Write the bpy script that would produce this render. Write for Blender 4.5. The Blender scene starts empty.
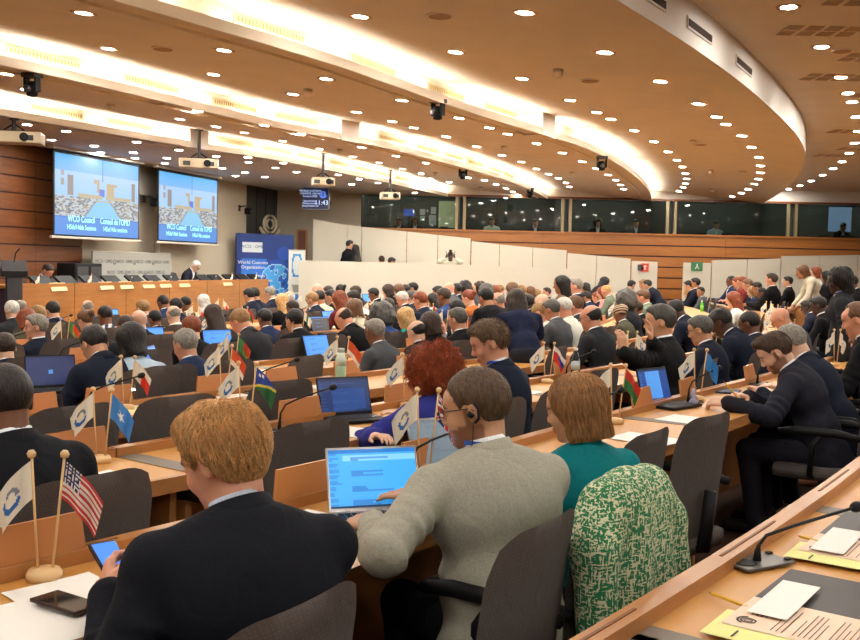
import bpy, bmesh, math, random
import numpy as np
from mathutils import Vector, Matrix
from mathutils.bvhtree import BVHTree
random.seed(7)
# ---------------------------------------------------------------- camera
F=980.;CX=430.;CY=320.;HZ=264.;ROLL=.022;EYE=1.5
PIT=math.atan((CY-HZ)/F)
fw=Vector((0,math.cos(PIT),-math.sin(PIT)));_up=Vector((0,math.sin(PIT),math.cos(PIT)));_rt=Vector((1,0,0))
_c,_s=math.cos(ROLL),math.sin(ROLL)
rt=_rt*_c+_up*_s; up=_up*_c-_rt*_s
SC=bpy.context.scene
cam=bpy.data.objects.new('camera',bpy.data.cameras.new('camera'));SC.collection.objects.link(cam);SC.camera=cam
M=Matrix((rt,up,-fw)).transposed().to_4x4();M.translation=(0,0,EYE);cam.matrix_world=M
cam.data.sensor_width=36;cam.data.lens=F/860*36;cam.data.clip_start=.05;cam.data.clip_end=200
# ---------------------------------------------------------------- world, exposure
w=bpy.data.worlds.new('world');SC.world=w;w.use_nodes=True
w.node_tree.nodes['Background'].inputs[0].default_value=(1,.86,.7,1);w.node_tree.nodes['Background'].inputs[1].default_value=.02
SC.view_settings.view_transform='Standard';SC.view_settings.look='None';SC.view_settings.gamma=1
SC.view_settings.exposure=0.88
SC.cycles.use_denoising=True;SC.cycles.max_bounces=6;SC.cycles.diffuse_bounces=4;SC.cycles.glossy_bounces=3
SC.cycles.transmission_bounces=6;SC.cycles.transparent_max_bounces=8;SC.cycles.sample_clamp_indirect=4
SC.cycles.caustics_reflective=False;SC.cycles.caustics_refractive=False
LAMP_E=250.;COVE_E=32.
# ---------------------------------------------------------------- geometry helpers
def ray(px,py): return fw+rt*((px-CX)/F)-up*((py-CY)/F)
def at(px,py,z=None,Y=None):
    r=ray(px,py);t=(z-EYE)/r.z if z is not None else Y/r.y
    return Vector((0,0,EYE))+r*t
def onplane(px,py,p0,u):            # hit of a sight line with the upright plane through p0 along u
    r=ray(px,py);n=Vector((-u[1],u[0],0));t=(Vector(p0)-Vector((0,0,EYE))).dot(n)/r.dot(n)
    return Vector((0,0,EYE))+r*t
CC=(-29.1,24.5);R0=37.1;RAKE=.015
def warp(a):   # the rows open out slightly towards the far right block
    t=min(1,max(0,(math.degrees(a)+34)/14));return .8*t*t*(3-2*t)
def rad(x,y): return math.hypot(x-CC[0],y-CC[1])-warp(math.atan2(y-CC[1],x-CC[0]))
def floor_z(x,y): return -RAKE*min(max(R0-rad(x,y),0),12.4)
def polar(r,s): # s = arc length along the camera row from the camera's azimuth
    a=AZ0+s/R0
    return Vector((CC[0]+r*math.cos(a),CC[1]+r*math.sin(a),0))
AZ0=math.atan2(-CC[1],-CC[0])
def obj_of(name,me,parent=None,mats=()):
    o=bpy.data.objects.new(name,me);SC.collection.objects.link(o)
    for m in mats: me.materials.append(m)
    if parent: o.parent=parent
    return o
def tag(o,label=None,cat=None,group=None,kind=None):
    if label:o['label']=label
    if cat:o['category']=cat
    if group:o['group']=group
    if kind:o['kind']=kind
    return o
def empty(name,loc=(0,0,0),rz=0,label=None,cat=None,group=None):
    o=bpy.data.objects.new(name,None);SC.collection.objects.link(o);o.location=loc;o.rotation_euler=(0,0,rz)
    o.empty_display_size=.05
    return tag(o,label,cat,group)
class MB:
    def __init__(s): s.v=[];s.f=[];s.m=[];s.T=None
    def add(s,vs,fs,mi=0):
        b=len(s.v)
        s.v+= [tuple(s.T@Vector(v)) if s.T else tuple(v) for v in vs]
        s.f+=[tuple(b+i for i in f) for f in fs];s.m+=[mi]*len(fs)
    def box(s,x0,x1,y0,y1,z0,z1,mi=0,bev=0):
        if bev>0:
            b=min(bev,abs(x1-x0)/2.01,abs(y1-y0)/2.01,abs(z1-z0)/2.01);bm=bmesh.new()
            r=bmesh.ops.create_cube(bm,size=1)
            for v in bm.verts: v.co=Vector(((x0+x1)/2+v.co.x*(x1-x0),(y0+y1)/2+v.co.y*(y1-y0),(z0+z1)/2+v.co.z*(z1-z0)))
            bmesh.ops.bevel(bm,geom=bm.edges[:],offset=b,segments=2,affect='EDGES',profile=.6)
            s.bm(bm,mi);return
        s.add([(x0,y0,z0),(x1,y0,z0),(x1,y1,z0),(x0,y1,z0),(x0,y0,z1),(x1,y0,z1),(x1,y1,z1),(x0,y1,z1)],
              [(0,3,2,1),(4,5,6,7),(0,1,5,4),(1,2,6,5),(2,3,7,6),(3,0,4,7)],mi)
    def bm(s,bm,mi=0):
        bm.verts.index_update();s.add([v.co[:] for v in bm.verts],[[v.index for v in f.verts] for f in bm.faces],mi);bm.free()
    def tube(s,pts,r,n=8,mi=0,cap=True):
        pts=[Vector(p) for p in pts];rs=r if isinstance(r,(list,tuple)) else [r]*len(pts);vs=[];fs=[];a=None
        for i,p in enumerate(pts):
            d=(pts[min(i+1,len(pts)-1)]-pts[max(i-1,0)]).normalized()
            if a is None: a=d.orthogonal().normalized()
            a=(a-d*a.dot(d)).normalized();b=d.cross(a)
            vs+=[p+(a*math.cos(2*math.pi*k/n)+b*math.sin(2*math.pi*k/n))*rs[i] for k in range(n)]
        for i in range(len(pts)-1):
            for k in range(n):
                k2=(k+1)%n;fs.append((i*n+k,i*n+k2,(i+1)*n+k2,(i+1)*n+k))
        if cap: fs+=[tuple(range(n))[::-1],tuple((len(pts)-1)*n+k for k in range(n))]
        s.add(vs,fs,mi)
    def lathe(s,prof,n=16,c=(0,0),mi=0):   # prof: (r,z) bottom to top
        vs=[];fs=[]
        for r,z in prof: vs+=[(c[0]+r*math.cos(2*math.pi*k/n),c[1]+r*math.sin(2*math.pi*k/n),z) for k in range(n)]
        for i in range(len(prof)-1):
            for k in range(n):
                k2=(k+1)%n;fs.append((i*n+k,i*n+k2,(i+1)*n+k2,(i+1)*n+k))
        fs+=[tuple(range(n))[::-1],tuple((len(prof)-1)*n+k for k in range(n))]
        s.add(vs,fs,mi)
    def prism(s,poly,z0,z1,mi=0):
        n=len(poly);s.add([(x,y,z0) for x,y in poly]+[(x,y,z1) for x,y in poly],
          [tuple(range(n))[::-1],tuple(range(n,2*n))]+[(i,(i+1)%n,n+(i+1)%n,n+i) for i in range(n)],mi)
    def grid(s,P,mi=0,flip=False):        # P: rows of points
        R=len(P);C=len(P[0]);fs=[]
        for i in range(R-1):
            for j in range(C-1):
                q=(i*C+j,i*C+j+1,(i+1)*C+j+1,(i+1)*C+j);fs.append(q[::-1] if flip else q)
        s.add([p for r in P for p in r],fs,mi)
    def mesh(s,name,smooth=False):
        me=bpy.data.meshes.new(name);me.from_pydata(s.v,[],s.f)
        if any(s.m): me.polygons.foreach_set('material_index',s.m)
        if smooth: me.polygons.foreach_set('use_smooth',[True]*len(s.f))
        me.update();return me
    def build(s,name,mats,parent=None,smooth=False):
        if not isinstance(mats,(list,tuple)):mats=[mats]
        return obj_of(name,s.mesh(name,smooth),parent,mats)
def smooth_angle(o,a=40):
    me=o.data;me.polygons.foreach_set('use_smooth',[True]*len(me.polygons))
    try: me.set_sharp_from_angle(angle=math.radians(a))
    except Exception: pass
    return o
def dup(o,parent=None):
    c=o.copy();SC.collection.objects.link(c);c.parent=parent
    for ch in o.children: dup(ch,c)
    return c
# ---------------------------------------------------------------- materials
def lin(c):
    return tuple(((x/255)/12.92 if x/255<=.04045 else ((x/255+.055)/1.055)**2.4) for x in c)
def mat(name,col,rough=.6,metal=0,noise=0,nscale=8,stretch=(1,1,1),bump=0,bscale=60,emit=0,spec=.5,objcol=False,coat=0,alpha=1,sheen=0,attr=None,coord='Object'):
    m=bpy.data.materials.new(name);m.use_nodes=True;nt=m.node_tree;N=nt.nodes;L=nt.links;b=N['Principled BSDF']
    c=lin(col) if max(col)>1.01 else col
    b.inputs['Base Color'].default_value=(*c,1);b.inputs['Roughness'].default_value=rough;b.inputs['Metallic'].default_value=metal
    b.inputs['Specular IOR Level'].default_value=spec;b.inputs['Coat Weight'].default_value=coat;b.inputs['Sheen Weight'].default_value=sheen
    src=None
    if objcol: src=N.new('ShaderNodeObjectInfo').outputs['Color']
    if attr: a=N.new('ShaderNodeAttribute');a.attribute_name=attr;src=a.outputs['Color']
    tc=N.new('ShaderNodeTexCoord');mp=N.new('ShaderNodeMapping');mp.inputs['Scale'].default_value=stretch;L.new(tc.outputs[coord],mp.inputs[0])
    if noise:
        n=N.new('ShaderNodeTexNoise');n.inputs['Scale'].default_value=nscale;n.inputs['Detail'].default_value=5;L.new(mp.outputs[0],n.inputs['Vector'])
        r=N.new('ShaderNodeMapRange');r.inputs['From Min'].default_value=.3;r.inputs['From Max'].default_value=.7
        r.inputs['To Min'].default_value=1-noise;r.inputs['To Max'].default_value=1+noise;L.new(n.outputs['Fac'],r.inputs[0])
        mx=N.new('ShaderNodeVectorMath');mx.operation='SCALE';L.new(r.outputs[0],mx.inputs['Scale'])
        if src: L.new(src,mx.inputs[0])
        else: mx.inputs[0].default_value=c
        src=mx.outputs[0]
    if src: L.new(src,b.inputs['Base Color'])
    if bump:
        n=N.new('ShaderNodeTexNoise');n.inputs['Scale'].default_value=bscale;n.inputs['Detail'].default_value=3;L.new(mp.outputs[0],n.inputs['Vector'])
        bp=N.new('ShaderNodeBump');bp.inputs['Strength'].default_value=min(1,bump);bp.inputs['Distance'].default_value=.004;L.new(n.outputs['Fac'],bp.inputs['Height']);L.new(bp.outputs[0],b.inputs['Normal'])
    if emit:
        b.inputs['Emission Color'].default_value=(*c,1);b.inputs['Emission Strength'].default_value=emit
        if src: L.new(src,b.inputs['Emission Color'])
    return m
def glassmat(name,tint=(.75,.85,.82),refl=.08):
    m=bpy.data.materials.new(name);m.use_nodes=True;nt=m.node_tree;N=nt.nodes;L=nt.links;N.remove(N['Principled BSDF'])
    t=N.new('ShaderNodeBsdfTransparent');t.inputs[0].default_value=(*tint,1);g=N.new('ShaderNodeBsdfGlossy');g.inputs['Roughness'].default_value=.02
    f=N.new('ShaderNodeFresnel');f.inputs[0].default_value=1.45;mx=N.new('ShaderNodeMixShader')
    L.new(f.outputs[0],mx.inputs[0]);L.new(t.outputs[0],mx.inputs[1]);L.new(g.outputs[0],mx.inputs[2]);L.new(mx.outputs[0],N['Material Output'].inputs[0]);return m
def woodmat(name,c1,c2,rough=.35,scale=(1,1,1),coord='Object',coat=.1):
    m=bpy.data.materials.new(name);m.use_nodes=True;nt=m.node_tree;N=nt.nodes;L=nt.links;b=N['Principled BSDF']
    tc=N.new('ShaderNodeTexCoord');mp=N.new('ShaderNodeMapping');mp.inputs['Scale'].default_value=scale;L.new(tc.outputs[coord],mp.inputs[0])
    n=N.new('ShaderNodeTexNoise');n.inputs['Scale'].default_value=3;n.inputs['Detail'].default_value=8;n.inputs['Distortion'].default_value=.8;L.new(mp.outputs[0],n.inputs['Vector'])
    r=N.new('ShaderNodeValToRGB');r.color_ramp.elements[0].position=.3;r.color_ramp.elements[1].position=.72
    r.color_ramp.elements[0].color=(*lin(c1),1);r.color_ramp.elements[1].color=(*lin(c2),1);L.new(n.outputs['Fac'],r.inputs[0]);L.new(r.outputs[0],b.inputs['Base Color'])
    b.inputs['Roughness'].default_value=rough;b.inputs['Coat Weight'].default_value=coat;b.inputs['Coat Roughness'].default_value=.25
    return m
def fabricmat(name,objcol=True,col=(80,76,76),wscale=160,dots=False):   # woven cloth: fine bump, soft sheen
    m=bpy.data.materials.new(name);m.use_nodes=True;nt=m.node_tree;N=nt.nodes;L=nt.links;b=N['Principled BSDF']
    tc=N.new('ShaderNodeTexCoord')
    if objcol: src=N.new('ShaderNodeObjectInfo').outputs['Color']
    else:
        rg=N.new('ShaderNodeRGB');rg.outputs[0].default_value=(*lin(col),1);src=rg.outputs[0]
    n=N.new('ShaderNodeTexNoise');n.inputs['Scale'].default_value=wscale;n.inputs['Detail'].default_value=2;L.new(tc.outputs['Object'],n.inputs['Vector'])
    r=N.new('ShaderNodeMapRange');r.inputs['To Min'].default_value=.72;r.inputs['To Max'].default_value=1.28;L.new(n.outputs['Fac'],r.inputs[0])
    mx=N.new('ShaderNodeVectorMath');mx.operation='SCALE';L.new(src,mx.inputs[0]);L.new(r.outputs[0],mx.inputs['Scale']);out=mx.outputs[0]
    if dots:
        sp=N.new('ShaderNodeSeparateXYZ');L.new(tc.outputs['Object'],sp.inputs[0])
        def stripe(o,s,ph=None):
            a=N.new('ShaderNodeMath');a.operation='MULTIPLY';a.inputs[1].default_value=s;L.new(o,a.inputs[0]);x=a.outputs[0]
            if ph is not None:
                q=N.new('ShaderNodeMath');q.operation='ADD';L.new(x,q.inputs[0]);L.new(ph,q.inputs[1]);x=q.outputs[0]
            fr=N.new('ShaderNodeMath');fr.operation='FRACT';L.new(x,fr.inputs[0]);return fr.outputs[0],a.outputs[0]
        fz,z=stripe(sp.outputs['Z'],110)
        fl=N.new('ShaderNodeMath');fl.operation='FLOOR';L.new(z,fl.inputs[0]);hf=N.new('ShaderNodeMath');hf.operation='MULTIPLY';hf.inputs[1].default_value=.5;L.new(fl.outputs[0],hf.inputs[0])
        fx,_=stripe(sp.outputs['X'],85,hf.outputs[0])
        l1=N.new('ShaderNodeMath');l1.operation='LESS_THAN';l1.inputs[1].default_value=.3;L.new(fx,l1.inputs[0])
        l2=N.new('ShaderNodeMath');l2.operation='LESS_THAN';l2.inputs[1].default_value=.34;L.new(fz,l2.inputs[0])
        mu=N.new('ShaderNodeMath');mu.operation='MULTIPLY';L.new(l1.outputs[0],mu.inputs[0]);L.new(l2.outputs[0],mu.inputs[1])
        mm=N.new('ShaderNodeMix');mm.data_type='RGBA';L.new(mu.outputs[0],mm.inputs[0]);L.new(out,mm.inputs[6]);mm.inputs[7].default_value=(*lin((98,92,88)),1);out=mm.outputs[2]
    L.new(out,b.inputs['Base Color']);b.inputs['Roughness'].default_value=.85;b.inputs['Sheen Weight'].default_value=.0;b.inputs['Sheen Roughness'].default_value=.5
    b.inputs['Specular IOR Level'].default_value=.12
    n2=N.new('ShaderNodeTexNoise');n2.inputs['Scale'].default_value=14;n2.inputs['Detail'].default_value=3;n2.inputs['Distortion'].default_value=1.2;L.new(tc.outputs['Object'],n2.inputs['Vector'])
    bp=N.new('ShaderNodeBump');bp.inputs['Strength'].default_value=.35;bp.inputs['Distance'].default_value=.012;L.new(n2.outputs['Fac'],bp.inputs['Height']);L.new(bp.outputs[0],b.inputs['Normal'])
    return m
MT=dict(
 ceil=mat('ceiling_paint',(236,228,218),.9,noise=.03,nscale=2),
 ceilw=mat('cove_white_paint',(238,226,206),.85),
 wall=mat('cream_wall_paint',(190,178,156),.85,noise=.03,nscale=1.5),
 wallw=mat('white_partition_paint',(204,196,178),.8,noise=.02,nscale=1),
 wallg=mat('grey_wall_paint',(176,168,156),.85),
 slate=mat('slate_panel',(64,66,64),.5,noise=.12,nscale=3,stretch=(1,1,.1)),
 wood=woodmat('beech_veneer',(158,100,46),(176,118,60),.38,(.6,.6,6)),
 desk=woodmat('desk_beech_top',(188,130,60),(202,148,76),.42,(2.5,.7,1),coat=.05),
 deskd=woodmat('desk_edge_wood',(164,108,58),(182,126,72),.4,(2,1,4)),
 woodr=woodmat('shaded_brown_veneer',(108,62,32),(128,76,40),.4,(.5,.5,5)),  # veneer colour darkened to carry the weaker light on the left wall
 wslat=woodmat('orange_veneer',(156,96,42),(174,112,54),.4,(.4,.4,4)),
 groove=mat('dark_groove',(58,36,50),.8),
 black=mat('black_plastic',(18,18,20),.6,spec=.25),
 dgrey=mat('dark_grey_plastic',(52,52,54),.5),
 mgrey=mat('grey_metal',(128,126,122),.35,metal=.8),
 lgrey=mat('light_grey_plastic',(186,180,168),.5),
 silver=mat('silver_metal',(190,190,190),.28,metal=.9),
 floor=mat('brown_carpet',(64,40,30),.95,noise=.2,nscale=60),
 lamp=mat('lamp_glow',(255,250,240),emit=LAMP_E),
 cove=mat('cove_tube_glow',(255,242,220),emit=COVE_E),
 chair=fabricmat('charcoal_chair_fabric',False,(86,80,78),300,dots=True),
 cloth=fabricmat('suit_cloth'),
 paper=mat('white_paper',(236,232,224),.8),
 pink=mat('salmon_paper',(238,208,184),.8),
 yel=mat('pale_yellow_paper',(232,226,150),.8),
 ink=mat('printed_ink',(70,64,60),.8),
 glass=glassmat('booth_glass',(.72,.8,.76)),
 clear=glassmat('clear_plastic',(.93,.94,.93)),
 mat_=mat('dark_desk_mat',(66,60,56),.38),
 strip=mat('grey_linoleum',(112,102,90),.5),
 pencil=mat('yellow_pencil',(214,170,40),.4),
 skin=mat('skin',(200,150,120),.5,noise=.06,nscale=25,objcol=True,spec=.4),
 lipm=mat('lips',(150,84,74),.45),
 hair=None,
 white=mat('white_cloth',(232,228,218),.8,noise=.04,nscale=30),
 dwall=mat('booth_dimmed_wall',(52,58,57),.8), dfloor=mat('booth_black',(30,30,32),.8),  # booth wall colour darkened to carry the dim interior light
)
MT['skin'].node_tree.nodes['Principled BSDF'].inputs['Subsurface Weight'].default_value=.0
def hairmat(name='hair_strands'):
    m=bpy.data.materials.new(name);m.use_nodes=True;nt=m.node_tree;N=nt.nodes;L=nt.links;b=N['Principled BSDF']
    o=N.new('ShaderNodeObjectInfo');tc=N.new('ShaderNodeTexCoord');mp=N.new('ShaderNodeMapping');mp.inputs['Scale'].default_value=(90,90,16);L.new(tc.outputs['Object'],mp.inputs[0])
    n=N.new('ShaderNodeTexNoise');n.inputs['Scale'].default_value=1.4;n.inputs['Detail'].default_value=3;L.new(mp.outputs[0],n.inputs['Vector'])
    r=N.new('ShaderNodeMapRange');r.inputs['From Min'].default_value=.3;r.inputs['From Max'].default_value=.7;r.inputs['To Min'].default_value=.5;r.inputs['To Max'].default_value=1.5;L.new(n.outputs['Fac'],r.inputs[0])
    mx=N.new('ShaderNodeVectorMath');mx.operation='SCALE';L.new(o.outputs['Color'],mx.inputs[0]);L.new(r.outputs[0],mx.inputs['Scale']);L.new(mx.outputs[0],b.inputs['Base Color'])
    bp=N.new('ShaderNodeBump');bp.inputs['Strength'].default_value=.7;bp.inputs['Distance'].default_value=.004;L.new(n.outputs['Fac'],bp.inputs['Height']);L.new(bp.outputs[0],b.inputs['Normal'])
    b.inputs['Roughness'].default_value=.5;b.inputs['Specular IOR Level'].default_value=.35;return m
MT['hair']=hairmat()
def plain(name,col,rough=.6,**k):
    if name not in MT: MT[name]=mat(name,col,rough,**k)
    return MT[name]
# ================================================================ ROOM SHELL
BACKY=28.0;H_LIP=3.42;H_TOP=3.76
LIP1=[(112,0),(200,25),(300,54),(355,71.5),(430,98.7),(489,118.6),(549,136),(580,145.5),(602,155),(630,171),(650,190),(656,200)]
LIP2=[(0,65),(60,77),(140,96),(200,110),(280,129),(357,142),(400,151),(454,165),(503,179),(530,189),(548,199)]
LIP3=[(0,115),(100,132),(190,147),(280,160),(381,181),(448,197)]
SOF=[(616,0),(660,26),(710,59),(750,89),(783,119),(800,138),(806,153),(804,168),(797,181),(780,193),(766,203)]
def crv(px,n=90,ext=16):
    P=[at(x,y,z=H_LIP).xy for x,y in px]
    P[-1]=Vector((P[-1].x,BACKY))if abs(P[-1].y-BACKY)<4 else P[-1]
    d=(P[0]-P[2]).normalized();P=[P[0]+d*ext,P[0]+d*ext*.5]+P
    # chaikin smoothing, then resample
    for _ in range(3):
        Q=[P[0]]
        for a,b in zip(P,P[1:]): Q+=[a*.75+b*.25,a*.25+b*.75]
        P=Q+[P[-1]]
    L=[0]
    for a,b in zip(P,P[1:]): L.append(L[-1]+(b-a).length)
    out=[];j=0
    for i in range(n):
        t=L[-1]*i/(n-1)
        while j<len(P)-2 and L[j+1]<t: j+=1
        u=(t-L[j])/max(1e-6,L[j+1]-L[j]);out.append(P[j].lerp(P[j+1],min(1,max(0,u))))
    return out
def offs(C,d):
    out=[]
    for i,p in enumerate(C):
        t=(C[min(i+1,len(C)-1)]-C[max(i-1,0)]).normalized();out.append(p+Vector((-t.y,t.x))*d)
    return out
c0,c1,c2,c3=crv(SOF),crv(LIP1),crv(LIP2),crv(LIP3)
BV=[]
def panel(name,A,B,za,zb,m=None):     # sloping plaster soffit from lip curve A up to curve B, with thickness
    b=MB();n=8
    P=[[(*(a.lerp(c,k/n)),za+(zb-za)*k/n) for a,c in zip(A,B)] for k in range(n+1)]
    b.grid(P,flip=False)
    top=[[(x,y,z+.05) for x,y,z in r] for r in P];b.grid(top,flip=True)
    o=b.build(name,m or MT['ceil']);tag(o,kind='structure');me=o.data
    BV.append(BVHTree.FromPolygons([v.co[:] for v in me.vertices],[p.vertices[:] for p in me.polygons]));smooth_angle(o,30);return o
def strip(C,z0,z1,b,mi=0,flip=False): b.grid([[(p.x,p.y,z0) for p in C],[(p.x,p.y,z1) for p in C]],mi,flip)
TR=.28
e1,e2,e3=offs(c1,TR),offs(c2,TR),offs(c3,TR)      # inner faces of the light troughs (further from camera)
# inner face sits further away, panel beyond starts there at the lip height
panel('ceiling_panel_first',c0,e1,H_LIP,H_TOP)
panel('ceiling_panel_second',c1,e2,H_LIP,H_TOP)
panel('ceiling_panel_third',c2,e3,H_LIP,H_TOP)
# wall side of the podium ceiling
WU=Vector((.276,.961));WS=Vector((-6.75,17.5))+Vector((-.961,.276))*.55
wallc=[WS+WU*(-22+33*i/89) for i in range(90)]
panel('ceiling_panel_podium',c3,wallc,H_LIP,3.47,plain('podium_ceiling_screen_tint',(196,192,186),.9))  # panel colour greyed to carry the tint cast by the projection screens
for k,(c,e) in enumerate(((c1,e1),(c2,e2),(c3,e3))):
    b=MB();strip(c,H_LIP,H_LIP+.10,b);strip(offs(c,.02),H_LIP,H_LIP+.10,b);strip(e,H_LIP,H_TOP+.04,b)
    b.grid([[(p.x,p.y,H_LIP+.10) for p in c],[(p.x,p.y,H_LIP+.10) for p in offs(c,.02)]])
    b.grid([[(p.x,p.y,H_LIP+.03) for p in offs(c,.02)],[(p.x,p.y,H_LIP+.03) for p in e]])
    o=b.build('ceiling_cove_trough',MT['ceilw']);tag(o,kind='structure')
    # fluorescent line lying in the trough, in lengths
    t=offs(c,.1);L=10
    for s in range(0,88,L):
        seg=t[s:s+L-1+1]
        b=MB();b.tube([(p.x,p.y,H_LIP+.065) for p in seg],.016,6)
        o=b.build('cove_tube_light',MT['cove']);tag(o,'warm tube light lying in the '+('middle','left','podium')[k]+' ceiling trough, '+('first','second','third','fourth','fifth','sixth','seventh','eighth','ninth')[min(8,s//10)]+' length from the near end','ceiling light','tubes in the '+('middle','left','podium')[k]+' ceiling cove')
# soffit face on the right, up to the high ceiling
b=MB();strip(c0,H_LIP,3.80,b);strip(offs(c0,.04),H_LIP,3.80,b);b.grid([[(p.x,p.y,H_LIP) for p in c0],[(p.x,p.y,H_LIP) for p in offs(c0,.04)]])
tag(b.build('ceiling_soffit_face',MT['ceil']),kind='structure')
b=MB();b.box(-17,16,-6,31,3.80,4.0);o=b.build('ceiling',MT['ceil']);tag(o,kind='structure')
BV.append(BVHTree.FromPolygons([v.co[:] for v in o.data.vertices],[p.vertices[:] for p in o.data.polygons]))
def up_hit(px,py):
    r=ray(px,py).normalized();best=None
    for t in BV:
        h=t.ray_cast(Vector((0,0,EYE)),r)
        if h[0] is not None and (best is None or h[3]<best[3]): best=h
    return best
# blocks that interrupt the light troughs
for (px,py,c,e) in ((361,140,c2,e2),(551,134,c1,e1),(195,147,c3,e3)):
    q=at(px,py,z=H_LIP).xy;i=min(range(len(c)),key=lambda k:(c[k]-q).length);d=(c[i+1]-c[i-1]).normalized()
    T=Matrix.Translation((c[i].x,c[i].y,0))@Matrix.Rotation(math.atan2(d.y,d.x),4,'Z');b=MB();b.T=T
    b.box(-.22,.22,-.015,TR+.02,H_LIP-.01,H_TOP+.02);tag(b.build('ceiling_beam_block',MT['ceil']),kind='structure')
# air grilles on the lit cove faces and dark slots on the right soffit
def grille(p,d,L,h,dark,label,group):
    e=empty('air_grille',(p.x,p.y,p.z),math.atan2(d.y,d.x),label,'air vent',group)
    b=MB();b.box(-L/2,L/2,-.012,0,-h/2,h/2);b.build('frame',MT['ceil'] if dark else plain('cream_grille',(214,198,160),.6),e)
    b=MB()
    if dark: b.box(-L/2+.02,L/2-.02,-.016,-.011,-h/2+.02,h/2-.02);b.build('slot',plain('shadow_slot',(62,44,34),.9),e)
    else:
        n=int(L/.05)
        for k in range(n): x=-L/2+.03+(L-.06)*(k+.5)/n;b.box(x-.012,x+.012,-.018,-.012,-h/2+.02,h/2-.02)
        b.build('louvre',plain('louvre_tan',(150,128,90),.6),e)
def along(c,px,z):   # index on curve c nearest to image column px in front of the camera
    best=None
    for i,p in enumerate(c):
        if p.y<2: continue
        v=Vector((p.x,p.y,z))-Vector((0,0,EYE));w_=v.dot(fw);x=CX+F*v.dot(rt)/w_
        if best is None or abs(x-px)<best[0]: best=(abs(x-px),i)
    return best[1]
def fine(c):
    o=[]
    for a,b_ in zip(c,c[1:]): o+=[a.lerp(b_,k/8) for k in range(8)]
    return o
ORD=('first','second','third','fourth','fifth','sixth','seventh','eighth','ninth','tenth')
E1,E2,E3,C0=map(fine,(e1,e2,e3,c0))
for C_,xs,nm in ((E1,(272,373,446,501,620,640),'middle'),(E2,(44,152,234,298,392,427,453,476,495,508),'left'),(E3,(58,130,236,276,310,339,363,383,402),'podium')):
    for px in xs:
        i=along(C_,px,3.65);d=(C_[i+2]-C_[i-2]).normalized();grille(Vector((C_[i].x,C_[i].y,3.655)),d,1.0,.09,False,'cream air grille on the lit '+nm+' ceiling cove, '+ORD[xs.index(px)]+' from the left','air grilles on the '+nm+' ceiling cove')
Cs=offs(C0,-.0)
for px,lb in ((648,'first of the dark slot vents on the curved soffit face from the camera'),(699,'longest dark slot vent on the curved tan soffit face'),(744,'third dark slot vent on the curved soffit face, above the bend'),(771,'small dark slot vent where the curved soffit begins to bend'),(801,'narrow slot vent at the bend of the curved ceiling soffit')):
    i=along(C0,px,3.6);d=(C0[i+2]-C0[i-2]).normalized();grille(Vector((C0[i].x,C0[i].y,3.60)),d,.75,.1,True,lb,None)
# ---------------------------------------------------------------- floor and enclosing walls
b=MB();xs=np.arange(-17,16.1,.75);ys=np.arange(-6,31.1,.75)
b.grid([[(x,y,floor_z(x,y)) for x in xs] for y in ys]);tag(b.build('floor',MT['floor'],smooth=True),kind='structure')
def wallseg(name,p,q,z0,z1,m,th=.12,side=1):   # upright slab from p to q (xy), thickness away from the room
    p=Vector(p[:2]);q=Vector(q[:2]);d=(q-p).normalized();n=Vector((-d.y,d.x))*th*side
    b=MB();b.prism([tuple(p),tuple(q),tuple(q+n),tuple(p+n)][::side],z0,z1);o=b.build(name,m);tag(o,kind='structure');return o
def wp(px,off=0): # point on the podium wall seen at column px; off>0 = towards the audience
    n=Vector((.961,-.276))*off;h=onplane(px,240,(WS.x+n.x,WS.y+n.y,0),(WU.x,WU.y));return h.xy
CORN=WS+WU*((BACKY-WS.y)/WU.y)
LZ=-.5
A=WS+WU*(-21)
wallseg('wall_left',A,wp(81),LZ,3.5,MT['groove'],.3)
# timber boards over the dark backing
y0=wp(-60);y1=wp(81)
for k in range(11):
    z0=.2+k*.3
    b=MB();d=(y1-y0).normalized();T=Matrix.Translation((y0.x,y0.y,0))@Matrix.Rotation(math.atan2(d.y,d.x),4,'Z');b.T=T
    L=(y1-y0).length;b.box(0,L*.62,-.03,0,z0,z0+.275);b.box(L*.62+.004,L,-.03,0,z0,z0+.275)
    tag(b.build('wall_left_board',MT['woodr']),kind='structure')
wallseg('wall_left_recess',wp(81),wp(139.5),LZ,3.5,MT['wall'],.2)
wallseg('wall_left_grey_recess',wp(139.5,-.0),wp(160,-.0),2.85,3.5,MT['wallg'],.2)
wallseg('wall_left_pale_strip',wp(139.5,-.15),wp(160,-.15),LZ,2.85,MT['wallw'],.2)
wallseg('wall_left_cream',wp(160),wp(246),LZ,3.5,MT['wall'],.2)
wallseg('wall_left_slate',wp(246,-.1),wp(289,-.1),LZ,3.5,MT['slate'],.2)
wallseg('wall_left_column',wp(287,.12),wp(300,.12),LZ,3.5,MT['wallw'],.3)
for k in range(4):
    p_=wp(256+k*9,-.09);q_=wp(256.25+k*9,-.09);wallseg('trim_slate_joint',p_,q_,0,3.5,MT['groove'],.01,-1)
wallseg('wall_rear',(-17,-5.9),(16,-5.9),-.6,3.9,MT['wall'],.1,-1)
wallseg('wall_right',(15.2,-6),(15.2,31),-.6,3.9,MT['wall'],.1,-1)
wallseg('wall_front_left',(-17,-6),A,-.6,3.9,MT['wall'],.1)
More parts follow.
